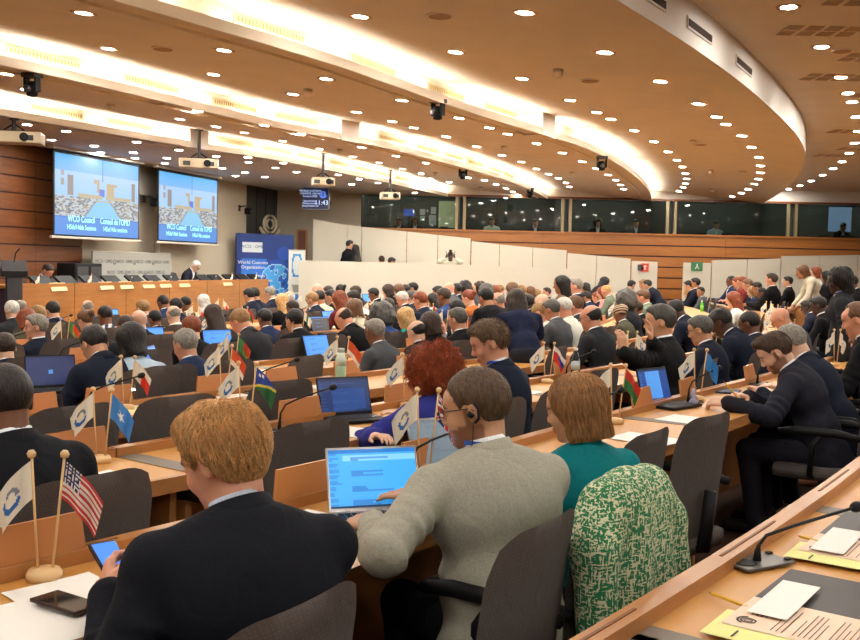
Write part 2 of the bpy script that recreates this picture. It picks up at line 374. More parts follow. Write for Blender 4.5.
# back wall: cream part, booths above timber band
XB=at(361,210,Y=BACKY).x;XR=15.2
SILL=2.50;HEAD=3.43
wallseg('wall_back_cream',(CORN.x-.5,BACKY),(XB,BACKY),-.6,3.9,MT['wall'],.3)
wallseg('wall_back_header',(XB,BACKY),(XR,BACKY),HEAD+.05,3.9,MT['ceil'],.3)
b=MB();b.box(XB,XR,BACKY-.05,BACKY+.1,HEAD,HEAD+.06);tag(b.build('trim_head_rail',MT['woodr']),kind='structure')
b=MB();b.box(XB,XR,BACKY-.08,BACKY+.5,SILL-.05,SILL);tag(b.build('trim_sill',MT['wslat']),kind='structure')
b=MB();b.box(XB,XR,BACKY,BACKY+.15,-.6,SILL-.05);tag(b.build('wall_back_backing',MT['groove']),kind='structure')
zt=SILL-.05
for k in range(9):
    x=XB
    while x<XR:
        L=5.2;b=MB();b.box(x,min(XR,x+L-.012),BACKY-.03,BACKY,zt-.27,zt);tag(b.build('wall_back_board',MT['wslat']),kind='structure');x+=L
    zt-=.305
# booths
bx=[XB,at(461,210,Y=BACKY).x,at(567,210,Y=BACKY).x,at(672,210,Y=BACKY).x,at(793,210,Y=BACKY).x,XR]
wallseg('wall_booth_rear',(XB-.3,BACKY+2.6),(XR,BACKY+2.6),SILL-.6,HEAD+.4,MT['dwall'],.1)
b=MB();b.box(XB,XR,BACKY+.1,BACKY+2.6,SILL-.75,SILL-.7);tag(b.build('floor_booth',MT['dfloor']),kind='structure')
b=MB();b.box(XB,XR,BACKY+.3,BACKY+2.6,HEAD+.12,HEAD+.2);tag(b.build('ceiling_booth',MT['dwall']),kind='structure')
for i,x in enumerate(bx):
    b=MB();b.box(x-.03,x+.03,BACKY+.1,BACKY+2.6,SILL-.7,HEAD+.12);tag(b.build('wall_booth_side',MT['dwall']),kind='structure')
    if 0<i<5:
        for dx in (-.12,.1):
            b=MB();b.box(x+dx-.04,x+dx+.04,BACKY-.02,BACKY+.08,SILL,HEAD);tag(b.build('window_mullion',plain('bronze_frame',(150,136,104),.4,metal=.4)),kind='structure')
for i in range(5):
    b=MB();b.box(bx[i]+.06,bx[i+1]-.06,BACKY+.02,BACKY+.035,SILL,HEAD);tag(b.build('window_%d'%(i+1),MT['glass']),kind='structure')
def booth_item(px0,py0,px1,py1,Y,m,name,label,cat,th=.05,leg=True,group=None):
    if Y>BACKY+2.3: Y=BACKY+2.585-th
    a=at(px0,py0,Y=Y);c=at(px1,py1,Y=Y);e=empty(name,(a.x/2+c.x/2,Y,min(a.z,c.z)),0,label,cat,group)
    b=MB();w_=abs(c.x-a.x)/2;h=abs(a.z-c.z);b.box(-w_,w_,0,th,0,h,bev=.008);b.build('panel',m,e)
    if 'monitor' in name or 'board' in name or 'rack' in name:
        top=SILL-.07 if 'booth_monitor' in name else (SILL-.7)
        z=min(a.z,c.z)-top
        b=MB();b.box(-.03,.03,.0,th,-z,.01);b.build('stand',MT['dfloor'],e)
    return e
scr=plain('blue_screen_glow',(40,80,190),.4,emit=.5)
booth_item(404,209,414,216,BACKY+1.6,scr,'monitor','small glowing blue monitor hanging inside the first glass booth','monitor')
for q,(x0,y0_,x1,y1_) in enumerate(((420,209,425,215),(431,207,436,214),(420,216,425,221),(429,215,436,225))):
    booth_item(x0,y0_,x1,y1_,BACKY+2.5,plain('notice_grey',(150,156,160),.7),'notice_sheet','grey notice sheet pinned on the dark rear wall of the first booth','notice',.01,group='notices on the first booth wall')
booth_item(439,201,455,228,BACKY+2.5,plain('pale_green_door',(170,176,140),.7,emit=.10),'cupboard_door','pale green lit doorway panel at the rear of the first booth','door panel',.03)
booth_item(455.5,203,459,226,BACKY+2.0,MT['paper'],'paper_rack','tall rack of white sheets beside the first booth pillar','rack',.05)
booth_item(829,207,851,232,BACKY+2.5,plain('lit_blue_door',(120,145,185),.6,emit=.22),'doorway_light','pale blue lit doorway in the last glass booth','doorway',.02)
booth_item(496,198,498,230,BACKY+1.5,plain('dark_brown',(50,40,36)),'partition_board','dark narrow upright board inside the second booth','board',.05)
booth_item(770,208,790,231,BACKY+2.4,plain('brown_door',(72,54,44)),'booth_door','dark brown door at the rear of the fourth glass booth','door',.04)
booth_item(634,216,655,231,BACKY+2.4,plain('brown_door',(72,54,44)),'booth_door','dark brown door at the rear of the third glass booth','door',.04)
for px,w_,s in ((444,8,'second'),(583,6,'third'),(622,9,'third'),(530,7,'second'),(728,12,'fourth'),(745,12,'fourth'),(848,14,'last'),(822,8,'last'),(701,8,'fourth')):
    e=booth_item(px-w_/2,225.5+(px-400)*.022,px+w_/2,232+(px-400)*.022,BACKY+.75,MT['dfloor'],'booth_monitor','low black console monitor on the desk inside the %s glass booth'%s,'monitor',.05,group='console monitors in the %s glass booth'%s)
for k,(x0,x1,s) in enumerate(((372,380,'first'),(472,484,'second'),(522,534,'second'),(545,562,'third'),(660,672,'third'),(776,786,'fourth'))):
    booth_item(x0,228.5+(x0-400)*.022,x1,232+(x0-400)*.022,BACKY+.35,MT['lgrey'],'booth_console','pale interpreter console and papers on the sill of the %s booth'%s,'console',.12,group='consoles in the %s booth'%s)
for i in range(5):
    e=empty('interpreter_desk',((bx[i]+bx[i+1])/2,BACKY+.75,SILL-.7),0,'dark interpreter desk running along the window of the %s glass booth'%('first','second','third','fourth','last')[i],'desk')
    w_=(bx[i+1]-bx[i])/2-.1;b=MB();b.box(-w_,w_,-.42,.3,.59,.63);b.build('desk_top',MT['dfloor'],e)
    for s_ in (-1,1): b=MB();b.box(s_*(w_-.05)-.03,s_*(w_-.05)+.03,-.38,.26,0,.59);b.build('side_panel',MT['dfloor'],e)
# booth task lights: small warm/cool spots that really light the booths
for i in range(5):
    for f in (.3,.7):
        x=bx[i]*(1-f)+bx[i+1]*f;la=bpy.data.lights.new('booth_downlight','POINT');la.energy=11;la.color=(1,.93,.82);la.shadow_soft_size=.06
        o=bpy.data.objects.new('booth_downlight',la);SC.collection.objects.link(o);o.location=(x,BACKY+1.7,HEAD+.02)
        tag(o,'small downlight in an interpreter booth ceiling','lamp','downlights in the interpreter booths')
# ---------------------------------------------------------------- white partitions in front of the back wall
def slabpx(name,pts,Y,bot_z,label=None,m=None,th=.06):  # outline through top points at distance Y, standing on the floor
    P=[at(x,y,Y=Y) for x,y in pts];b=MB();n=len(P)
    vs=[];
    for yy in (Y,Y+th): vs+=[(p.x,yy,p.z) for p in P]+[(p.x,yy,bot_z) for p in P]
    for i in range(n-1):
        b.add([vs[i],vs[i+1],vs[n+i+1],vs[n+i]],[(0,3,2,1)]);o=2*n
        b.add([vs[o+i],vs[o+i+1],vs[o+n+i+1],vs[o+n+i]],[(0,1,2,3)]);b.add([vs[i],vs[i+1],vs[o+i+1],vs[o+i]],[(0,1,2,3)])
    for i in (0,n-1): o=2*n;b.add([vs[i],vs[n+i],vs[o+n+i],vs[o+i]],[(0,1,2,3)])
    o=b.build(name,m or MT['wallw']);tag(o,kind='structure');return o
YP=26.2
tops=[(313,219),(347.6,225.3),(362,226.8),(407,231.5),(438,235),(471,238.5)],[(471.4,241),(499.7,244.4),(533,247.5),(567,250.3)],[(567.4,253),(596.6,255.6),(631,258.7)],[(631.6,261),(658,261.9)],[(683.3,262.6),(711.5,263)],[(712,260.3),(747.5,259.4),(781,258.6)],[(781.4,256),(820,255.6),(858,255),(900,255)]
for t in tops:
    for a,c in zip(t,t[1:]): slabpx('wall_partition_panel',[(a[0]+.35,a[1]),(c[0]-.35,c[1])],YP,-.4)
slabpx('wall_low_white',[(299,260.3),(380,262.3),(460,264.8),(560,268.5),(590.5,270.2)],24.6,-.5,th=.1)
# door with wood leaf in the corner
a=at(298.5,231,Y=BACKY-.02);c=at(305.5,260,Y=BACKY-.02)
b=MB();b.box(a.x-.05,c.x+.05,BACKY-.05,BACKY-.001,c.z-1.2,a.z+.05);o=b.build('door_1',MT['deskd']);tag(o,kind='structure')
b=MB();b.box(a.x,c.x,BACKY-.07,BACKY-.05,c.z-1.2,a.z);tag(b.build('door_leaf',plain('brown_leaf',(120,58,30),.5),o),kind='structure')
# stage under the podium
PU=Vector((.262,.965));PN=Vector((.965,-.262));PP=at(12,287,Y=14.6).xy;PP=Vector((-6.25,14.6))
# ================================================================ DOWNLIGHTS
DL=[]
for s,x0,Lx in ((2.867,0,((240,37),(310,139),(642,144),(612,213),(20,212),(75,257),(325,270),(567,318),(515,341),(88,343),(78,357),(190,376),(289,377),(147,401),(175,419),(270,418),(289,437),(392,407),(400,395),(382,437),(387,453),(484,408),(513,430),(478,453),(473,468),(595,428),(620,448),(711,451),(712,465),(637,482),(702,494),(676,504),(620,363),(701,380),(758,359),(810,404),(840,270),(813,468),(790,481),(760,507))),
 (2.867,280,((230,47),(702,36),(503,149),(694,225),(832,287),(133,226),(350,287),(219,321),(322,348),(384,366),(513,338),(600,366),(653,384),(477,392),(736,411),(810,438),(564,420),(61,383),(132,400),(114,427),(234,422),(333,447),(418,467),(209,449),(284,466),(351,484),(404,497),(636,445),(692,464),(735,484),(770,499),(798,511),(820,524),(830,535),(10,467),(47,493),(167,501),(140,520),(206,528),(227,513),(281,524),(387,552),(432,512),(485,522),(540,509),(586,517),(619,528),(648,540),(668,550),(683,558))),
 (2.867,560,((655,20),(128,150),(750,134),(288,233),(806,221),(398,298),(826,267),(837,292),(105,322),(146,341),(449,335),(476,356),(850,335),(213,374),(521,389),(855,376),(269,406),(549,422),(845,410),(310,435),(335,459),(351,478),(570,451),(575,475),(575,495),(569,513),(359,497),(363,512),(360,526),(354,537),(340,548),(557,527),(539,542),(520,553),(494,563),(830,439),(809,463),(783,483),(753,502),(721,518),(688,532),(656,542),(64,463),(104,483),(138,501),(160,516),(174,530),(183,542)))):
    DL+=[(x0+a/s,b_/s) for a,b_ in Lx]
b=MB();b.lathe([(.062,.006),(.064,-.003),(.105,-.008),(.108,0),(.108,.004)],20);ringme=b.mesh('trim_ring',True);ringme.materials.append(plain('downlight_ring',(214,178,140),.5))
b=MB();b.lathe([(.062,.004),(.062,-.004)],20);lampme=b.mesh('lamp',False);lampme.materials.append(MT['lamp'])
PN_=('in the front curved ceiling panel below the long bright cove','in the second curved ceiling panel between two bright coves','in the third ceiling panel nearer the podium','in the grey-tinted ceiling over the podium','in the high perforated ceiling at the right','in the high perforated ceiling at the right')
PG=('first','second','third','podium','high','high')
def downlight(hit,idx,scale=1.):
    e=empty('ceiling_downlight',hit[0]+Vector((0,0,-.001)));n=hit[1]
    if n.z>0:n=-n
    e.rotation_euler=(Vector((0,0,1)).rotation_difference(-n)).to_euler();e.scale=(scale,)*3
    tag(e,'round white recessed downlight '+PN_[idx],'ceiling light','downlights of the %s ceiling panel'%PG[idx])
    for nm,me in (('trim_ring',ringme),('lamp',lampme)): obj_of(nm,me,e)
def hit_dir(o,r):
    best=None
    for i,t in enumerate(BV):
        h=t.ray_cast(o,r)
        if h[0] is not None and (best is None or h[3]<best[0][3]): best=(h,i)
    return best
for px,py in DL:
    h=hit_dir(Vector((0,0,EYE)),ray(px,py).normalized())
    if h: downlight(h[0],min(h[1],5))
def project(p):
    v=Vector(p)-Vector((0,0,EYE));w_=v.dot(fw)
    if w_<=.05: return None
    return CX+F*v.dot(rt)/w_,CY-F*v.dot(up)/w_
for gx in range(-6,7):
    for gy in range(-3,9):
        p=Vector((gx*2.2,gy*2.0,1.0));q=hit_dir(p,Vector((0,0,1)))
        if not q: continue
        s=project(q[0][0])
        if s and -40<s[0]<900 and s[1]>-40: continue
        # only inside the hall
        if (Vector((p.x,p.y))-A).dot(Vector((.961,-.276)))<.5: continue
        downlight(q[0],min(q[1],5))
# perforated plaster tiles on the high ceiling right of the soffit
hp=plain('perforation_shadow',(196,176,158),.9)
for gx in range(0,9):
    for gy in range(0,13):
        x=1.2+gx*1.05;y=6.0+gy*1.1
        if any((hit_dir(Vector((x+dx,y+dy,1)),Vector((0,0,1))) or (0,0))[1]!=4 for dx in (-.15,.9) for dy in (-.15,.6)): continue
        s=project((x+.3,y,3.8))
        if not s or s[0]>900: continue
        b=MB()
        for a in range(4):
            for c in range(2):
                for q in range(5): b.box(x+a*.19,x+a*.19+.14,y+c*.22+q*.034,y+c*.22+q*.034+.018,3.793,3.8)
        o=b.build('trim_perforated_panel',hp);tag(o,kind='structure')
# detectors, dome cameras, speakers on the ceiling
def ceil_fix(px,py,kind,label,group=None):
    h=hit_dir(Vector((0,0,EYE)),ray(px,py).normalized())
    if not h: return
    z=h[0][0]
    if kind=='detector':
        e=empty('smoke_detector',z,0,label,'smoke detector',group)
        b=MB();b.lathe([(.055,0),(.055,-.03)],14);b.build('base',MT['lgrey'],e);b=MB();b.lathe([(.05,-.028),(.05,-.06),(.03,-.085),(.01,-.09)],14);b.build('sensor_head',MT['ceilw'],e,True)
    elif kind=='plate':
        e=empty('ceiling_speaker',z,0,label,'speaker',group);b=MB();b.lathe([(.11,0),(.11,-.012),(.1,-.016)],20);b.build('rim',MT['ceil'],e);b=MB();b.lathe([(.095,-.012),(.095,-.018)],20);b.build('mesh_cover',plain('tan_mesh',(170,134,104)),e)
    else:
        e=empty('dome_camera',z,random.uniform(-1,1),label,'camera',group)
        b=MB();b.box(-.09,.09,-.07,.07,-.05,0,bev=.01);b.build('mount',MT['dgrey'],e)
        b=MB();b.box(-.085,-.06,-.04,.04,-.2,-.04,bev=.008);b.box(.06,.085,-.04,.04,-.2,-.04,bev=.008);b.build('yoke',MT['black'],e)
        b=MB();b.lathe([(.02,-.25),(.055,-.24),(.06,-.2),(.06,-.12),(.045,-.09)],14);b.build('camera_body',MT['black'],e,True)
        b=MB();b.T=Matrix.Translation((0,-.05,-.18))@Matrix.Rotation(1.3,4,'X');b.lathe([(.035,0),(.035,.05),(.028,.052)],12);b.build('lens',MT['dgrey'],e,True)
for k,(px,py,l) in enumerate(((558,69,'first cream smoke detector left of the curved soffit'),(308,89,'smoke detector under the second panel, right of the long cove'),(340,149,'smoke detector just below the left bright cove'),(504,146,'smoke detector between the two curved coves'),(435,172,'smoke detector near the end of the podium cove'),(481,187,'tiny smoke detector above the booths, beside the cove end'),(572,172,'smoke detector left of the sweeping cove end'),(693,140,'smoke detector in the middle of the round ceiling panel'),(711,170,'smoke detector near the wide end of the round panel'),(712,189,'farthest smoke detector of the round panel, above the booths'),(111,104,'cream smoke detector at left between the coves'))):
    ceil_fix(px,py,'detector',l)
for px,py,l in ((440,15,'round tan ceiling speaker at the top between two downlights'),(590,80,'round tan ceiling speaker left of the soffit edge'),(163,48,'dark oval ceiling speaker left of the long cove'),(158,102,'tan ceiling speaker below the left cove'),(701,144,'thin tan speaker plate beside a detector in the round panel'),(743,171,'small tan plate in the far part of the round panel'),(842,50,'small dark sensor plate near the first right downlights')):
    ceil_fix(px,py,'plate',l)
for px,py,l in ((32,73,'black dome camera hanging at the upper left corner'),(438,99,'black dome camera under the middle of the long cove lip'),(463,167,'black dome camera under the left cove near the booths'),(530,188,'black dome camera just above the booth windows'),(602,156,'black dome camera beside the curving end of the long cove')):
    ceil_fix(px,py,'cam',l)
# ================================================================ PROJECTORS, SCREENS, MONITOR
def projector(px,py,depth,size,label,yaw=.2):
    P=at(px,py,Y=depth);e=empty('ceiling_projector',P,yaw,label,'projector');w_=size
    b=MB();b.box(-w_/2,w_/2,-.19,.19,-.08,.08,bev=.02);b.build('body',plain('beige_plastic',(206,190,160),.5),e)
    b=MB();b.T=Matrix.Translation((w_*.22,-.19,0))@Matrix.Rotation(math.pi/2,4,'X');b.lathe([(.06,0),(.06,.03),(.045,.035)],16);b.build('lens',MT['black'],e,True)
    b=MB()
    for s in (-1,1): b.box(s*w_*.3-.06,s*w_*.3+.06,-.195,-.189,-.045,.03)
    b.build('vent_grille',MT['dgrey'],e)
    b=MB();b.box(-.2,.2,-.1,.1,.085,.1);b.tube([(-.15,0,.1),(0,0,.2)],.012,6);b.tube([(.15,0,.1),(0,0,.2)],.012,6);b.build('bracket',MT['black'],e)
    top=hit_dir(P,Vector((0,0,1)));L=(top[0][0].z-P.z) if top else 1
    b=MB();b.tube([(0,0,.09),(0,0,L)],.03,8);b.tube([(0,0,L-.02),(0,0,L)],.07,10);b.build('pole',MT['dgrey'],e)
projector(14,138,14.0,.78,'cream ceiling projector hanging at the far left')
projector(199,164,17.0,.66,'cream ceiling projector in front of the right projection screen')
projector(323,182,20.3,.46,'cream ceiling projector in front of the wall monitor')
projector(390,196,23.5,.44,'cream ceiling projector hanging above the first glass booth')
def cmesh(name,W,H,nx,ny,fn,m,parent=None,curve=None):   # painted sheet in local XZ, colours per cell
    vs=[];fs=[];cols=[]
    for j in range(ny+1):
        for i in range(nx+1):
            x=-W/2+W*i/nx;z=H*j/ny;vs.append((x,curve(i/nx,j/ny) if curve else 0,z))
    for j in range(ny):
        for i in range(nx):
            a=j*(nx+1)+i;fs.append((a,a+1,a+nx+2,a+nx+1));cols.append(lin(fn((i+.5)/nx,(j+.5)/ny)))
    me=bpy.data.meshes.new(name);me.from_pydata(vs,[],fs);ca=me.color_attributes.new('Col','FLOAT_COLOR','CORNER')
    arr=np.ones((len(fs)*4,4),np.float32);arr[:,:3]=np.repeat(np.array(cols,np.float32),4,0);ca.data.foreach_set('color',arr.ravel())
    if m: me.materials.append(m)
    return obj_of(name,me,parent) if parent is not None or m else me
MT['printed']=mat('printed_colours',(200,200,200),.6,attr='Col');MT['screen']=mat('projected_picture',(200,200,200),.7,attr='Col',emit=.5)
MT['screen'].node_tree.nodes['Principled BSDF'].inputs['Base Color'].default_value=(.02,.02,.02,1)
for l in list(MT['screen'].node_tree.links):
    if l.to_socket.name=='Base Color': MT['screen'].node_tree.links.remove(l)
MT['flagc']=mat('flag_cloth',(200,200,200),.7,attr='Col',bump=.2,bscale=400,coord='UV')
def h01(i,j): 
    v=math.sin(i*127.1+j*311.7)*43758.5453;return v-math.floor(v)
def slide(u,v):
    sky=(96,190,255);blue=(84,160,238)
    if v<.24: return (78+20*v,150,238) if v<.22 else (70,130,225)
    c=(150+30*v,212,252) if v>.45 else (170,205,230)
    if v>.8: c=(90+60*(1-v)*5*.6,190,255)
    if (.50<v<.75) and (.14<u<.20 or .905<u<.955): c=(150,140,135)
    if .06<u<.1 and (.62<v<.7): c=(170,160,150)
    if .06<u<.1 and (.74<v<.8): c=(175,170,180)
    if .44<u<.50 and .69<v<.73 or .475<u<.50 and .56<v<.73: c=(196,170,130)
    if .59<u<.68 and .54<v<.70 or .6<u<.72 and .66<v<.70: c=(200,176,132)
    if .50<u<.56 and .52<v<.61: c=(100,120,225)
    if .535<u<.545 and v>.72: c=(70,130,180)
    if .25<u<.9 and .465<v<.53 and abs(u-.56)>.02: c=(196,184,150)
    if .24<v<.48:
        lim=.085+(.48-v)*.62
        if abs(u-.55)<lim: c=(140,210,250) if abs(u-.55)<lim-.02 else (150,150,150)
        else:
            q=h01(int(u*44+v*12),int(v*60));c=(196,206,214) if q>.5 else ((170,160,140) if q>.25 else (110,125,150))
        if abs(u-.555)<.1 and .45<v<.475: c=(200,184,140)
    return c
slide_me=None
def text_mesh(name,s,size,m,parent,loc,rot=(math.pi/2,0,0),align='CENTER',ext=.001,sx=1):
    cu=bpy.data.curves.new(name,'FONT');cu.body=s;cu.size=size;cu.align_x=align;cu.align_y='CENTER';cu.extrude=ext;cu.resolution_u=2
    t=bpy.data.objects.new(name,cu);SC.collection.objects.link(t);dg=bpy.context.evaluated_depsgraph_get();dg.update()
    me=bpy.data.meshes.new_from_object(t.evaluated_get(dg));bpy.data.objects.remove(t);me.materials.clear();me.materials.append(m)
    o=obj_of(name,me,parent);o.location=loc;o.rotation_euler=rot;o.scale=(sx,1,1);return o
def proj_screen(s0,W,label):
    H=1.5;p=Vector((-6.75,17.5))+WU*s0;q=p+WU*W;c=(p+q)/2
    e=empty('projection_screen',(c.x,c.y,1.86),math.atan2(WU.y,WU.x),label,'projection screen','projection screens above the podium')
    global slide_me
    o=cmesh('screen_picture',W-.08,H-.05,110,60,slide,MT['screen'],e);o.location=(0,-.012,.03)
    b=MB();b.box(-W/2,W/2,-.008,.0,-.0,H+.04);b.build('screen_cloth',MT['black'],e)
    b=MB();b.box(-W/2-.06,W/2+.06,-.03,.02,-.045,0,bev=.01);b.build('bottom_bar',MT['lgrey'],e)
    b=MB();b.box(-W/2-.08,W/2+.08,-.08,.06,H+.04,H+.12,bev=.01);b.build('housing',MT['lgrey'],e)
    tm=plain('screen_text_glow',(150,225,250),.5,emit=.42)
    for s_,x,z in (('WCO Council',-.55,.29),("Conseil de l'OMD",.52,.29),('145ᵗʰ/146ᵗʰ Sessions'.replace('ᵗʰ','th'),-.55,.14),('145e/146e sessions',.52,.14)):
        text_mesh('screen_text',s_,.17 if z>.2 else .13,tm,o,(x,-.006,z),sx=.8)
proj_screen(0,2.72,'left blue projection screen showing a conference hall picture, beside the timber wall')
proj_screen(3.42,2.6,'right blue projection screen showing a conference hall picture, beside the cream wall')
# session monitor
p=at(316,199,Y=26.3);e=empty('wall_monitor',p,-.12,'dark wall monitor with session clock 11:43 above the wooden door','monitor')
b=MB();b.box(-.37,.37,-.03,.06,-.3,.3,bev=.015);b.build('bezel',MT['mgrey'],e)
b=MB();b.box(-.34,.34,-.036,-.03,-.27,.27);b.build('display',plain('navy_display',(16,24,60),.3,emit=.4),e)
b=MB();b.box(-.04,.04,.06,1.7,-.04,.04);b.build('wall_arm',MT['dgrey'],e)
wt=plain('display_white',(190,210,255),.5,emit=.6)
text_mesh('clock_text','11:43',.17,wt,e,(.16,-.04,-.1));text_mesh('session_text','WORLD CUSTOMS\nCOUNCIL 145/146\nSessions 2025',.07,wt,e,(-.15,-.04,.14))
text_mesh('agenda_text','Agenda items\nPlenary session\nInterpretation on',.065,wt,e,(-.15,-.04,-.12))
def emblem(b,R,th=.01,y=0):   # swirl in a split ring with two open wings
    for a0,a1,r in ((100,260,1.0),(-80,80,1.0),(110,250,.55),(-70,70,.55)):
        pts=[(R*.62*r*math.cos(math.radians(a)),y,R*.62*r*math.sin(math.radians(a))*1.15) for a in np.linspace(a0,a1,12)]
        b.tube(pts,R*.1*(1 if r==1 else .8),6)
    for s in (-1,1):
        pts=[(s*R*math.sin(math.radians(a)),y,-R*math.cos(math.radians(a))*.95-R*.05) for a in np.linspace(2,75,10)];b.tube(pts,[R*.13]*9+[R*.06],6)
b=MB();emblem(b,.095,.01,-.04);b.build('emblem_ring',plain('display_blue',(90,120,210),.5,emit=.8),e).location=(.2,0,.13)
# big emblem on the slate
p=wp(270,.18);z=onplane(270,224,(p.x,p.y,0),WU).z
e=empty('wall_emblem',(p.x,p.y,z),math.atan2(WU.y,WU.x),'pale stone emblem of a split ring over two wings on the slate wall','emblem')
b=MB();emblem(b,.33,y=0);b.build('emblem_relief',plain('pale_stone',(208,196,168),.6),e,True).scale=(1.9,1,1)
b=MB();b.box(-.02,.02,0,.1,-.02,.02);b.build('fixing_pin',MT['dgrey'],e)
# wall camera and small fixtures on the podium wall
def wall_fix(px,py,name,label,cat,kind='cam'):
    p=wp(px,.0);z=onplane(px,py,(p.x,p.y,0),WU).z;e=empty(name,(p.x,p.y,z),math.atan2(WU.y,WU.x),label,cat)
    b=MB();b.box(-.05,.05,-.02,.02,-.08,.08,bev=.008);b.build('wall_plate',MT['dgrey'],e)
    b=MB();b.tube([(0,-.02,.03),(0,-.16,.06),(-.02,-.24,0)],.015,6);b.build('arm',MT['dgrey'],e)
    b=MB();b.box(-.08,.06,-.34,-.18,-.16,.0,bev=.02);b.build('camera_body',MT['black'],e)
    b=MB();b.T=Matrix.Translation((-.02,-.34,-.09))@Matrix.Rotation(math.pi/2,4,'X');b.lathe([(.04,0),(.04,.06),(.03,.062)],12);b.build('lens',MT['dgrey'],e,True)
wall_fix(239,208,'wall_camera','black camera on a wall arm left of the slate panel','camera')
wall_fix(144,199,'wall_camera','black camera on the pale wall between the projection screens','camera')
# logo backdrop behind the podium
p=wp(93,.35);q=wp(171,.35);c=(p+q)/2;W=(q-p).length;z0=.62;z1=onplane(130,252,(c.x,c.y,0),WU).z
e=empty('press_backdrop',(c.x,c.y,z0-.5),math.atan2(WU.y,WU.x),'white press backdrop printed with rows of small grey logos behind the podium','backdrop')
b=MB();b.box(-W/2,W/2,0,.04,0,z1-z0+.5,bev=.01);b.build('panel',plain('backdrop_white',(160,160,152),.7),e)
lg=plain('logo_grey',(92,94,100),.7);b2=MB()
for r in range(4):
    for k in range(4):
        x=-W/2+.35+k*W/4+(.4 if r%2 else 0);z=z1-z0+.5-.2-r*.22
        if x+.2>W/2: continue
        m_=text_mesh('logo_text','WCO · OMD',.1,lg,e,(x,-.003,z))
        sb=MB();emblem(sb,.055);so=sb.build('logo_mark',lg,e);so.location=(x+W/8 if x+W/8<W/2-.1 else x-W/8,-.006,z);so.scale=(1,.2,1)
# blue exhibition banner
PBN=(WS.x+.961*1.2,WS.y-.276*1.2,0);p=at(236.5,260,Y=24.9);q=at(292.5,260,Y=25.6);c=(p+q)/2;W=(q-p).xy.length;zt=at(265,235,Y=25.2).z;zb=-.42
e=empty('exhibition_banner',(c.x,c.y,zb),math.atan2(q.y-p.y,q.x-p.x),'blue rounded banner wall with a glowing globe graphic below the slate panel','banner');H=zt-zb
def ban(u,v):
    x=u*W;z=v*H;gx,gz=W*.70,H*.56;R=W*.27;d=math.hypot(x-gx,z-gz);base=(18,44+30*v*.3,120+20*(1-v))
    if math.hypot(x-W*.83,z-H*.82)<W*.12 : base=(24,70,160)
    if d<R*1.25: base=(22,70,165)
    if d<R:
        n=math.sin(x*7+1)*math.sin(z*6+2)+.6*math.sin(x*15+z*11)+.3*math.sin(x*31-z*23);base=(34,96,190) if n>-.1 else (70,160,225)
        if n>.8: base=(22,62,150)
        if d>R*.93 or (abs(n+.1)<.12): base=(150,205,240)
    if .08<u<.52 and .50<v<.76 and d>R: base=(36,110,205)
    if .085<u<.45 and .83<v<.93: base=(205,215,220)
    return base
o=cmesh('printed_face',W,H,90,80,ban,MT['printed'],e);o.location=(0,-.045,0)
b=MB();b.box(-W/2-.03,W/2+.03,-.04,.06,-.02,H+.03,bev=.1);b.build('frame_body',plain('banner_navy',(16,34,96),.5),e)
text_mesh('banner_logo','WCO · OMD',.11,plain('banner_ink',(30,50,90)),o,(-W*.23,-.004,H*.88));
text_mesh('banner_text','World Customs\nOrganization',.12,MT['paper'],o,(-W*.22,-.004,H*.70));text_mesh('banner_text','Organisation\nmondiale des douanes',.11,MT['paper'],o,(-W*.2,-.004,H*.57))
# roll-up banner right of it
p=at(297,258,Y=25.2);q=at(296,300,Y=25.2)
e=empty('roll_up_banner',(p.x,25.2,floor_z(p.x,25.2)),.15,'narrow white and blue roll-up banner beside the blue globe banner','banner');H=p.z-e.location.z+.2
def rub(u,v):
    if .30<v<.42: return (50,130,205)
    if .44<v<.56 and u+v*1.5>1.0: return (150,150,140)
    if .66<v<.95 and (u-.5)**2*9+(v-.8)**2*30<1: return (200,206,204) if (u-.5)**2*9+(v-.8)**2*30<.5 else (60,140,205)
    return (214,216,206)
o=cmesh('printed_face',.42,H,16,40,rub,MT['printed'],e)
b=MB();b.box(-.23,.23,-.06,.06,0,.05,bev=.01);b.tube([(0,.02,.03),(0,.02,H)],.01,6);b.box(-.22,.22,-.005,.01,H-.02,H+.01);b.build('stand',MT['silver'],e)
# little signs on the white panels
def sign(px,py,Y,w_,h,cols,label,name='wall_sign'):
    p=at(px,py,Y=Y-.03);e=empty(name,p,0,label,'sign');b=MB();b.box(-w_/2,w_/2,0,.03,-h/2,h/2);b.build('plate',plain('sign_%d_%d_%d'%cols,cols,.6),e);return e
e=sign(645,267.5,YP,.2,.22,(196,70,50),'small red fire notice on the white partition panel by the timber gap')
b=MB();b.tube([(0,-.004,-.06),(0,-.004,.06)],.012,5);b.tube([(-.04,-.004,.03),(.04,-.004,.03)],.012,5);b.build('pictogram',MT['paper'],e)
e=sign(640.5,267.5,YP,.14,.16,(70,70,68),'small dark switch plate beside the red fire notice')
e=sign(697,266.5,YP,.3,.24,(60,120,80),'green emergency exit sign on the white panel right of the timber gap')
b=MB();b.tube([(-.05,-.004,-.06),(0,-.004,0),(.05,-.004,-.06)],.012,5);b.tube([(0,-.004,0),(0,-.004,.07)],.014,5);b.build('pictogram',MT['paper'],e)
e=sign(338,243,BACKY-.005,.16,.2,(150,96,76),'small reddish wall plate beside the two people standing behind the low wall')
e=sign(338,254,BACKY-.005,.12,.14,(190,182,168),'small pale socket plate below the reddish wall plate')
e=sign(302,217,BACKY-.005,.14,.3,(196,186,166),'small pale wall box under the wall monitor')
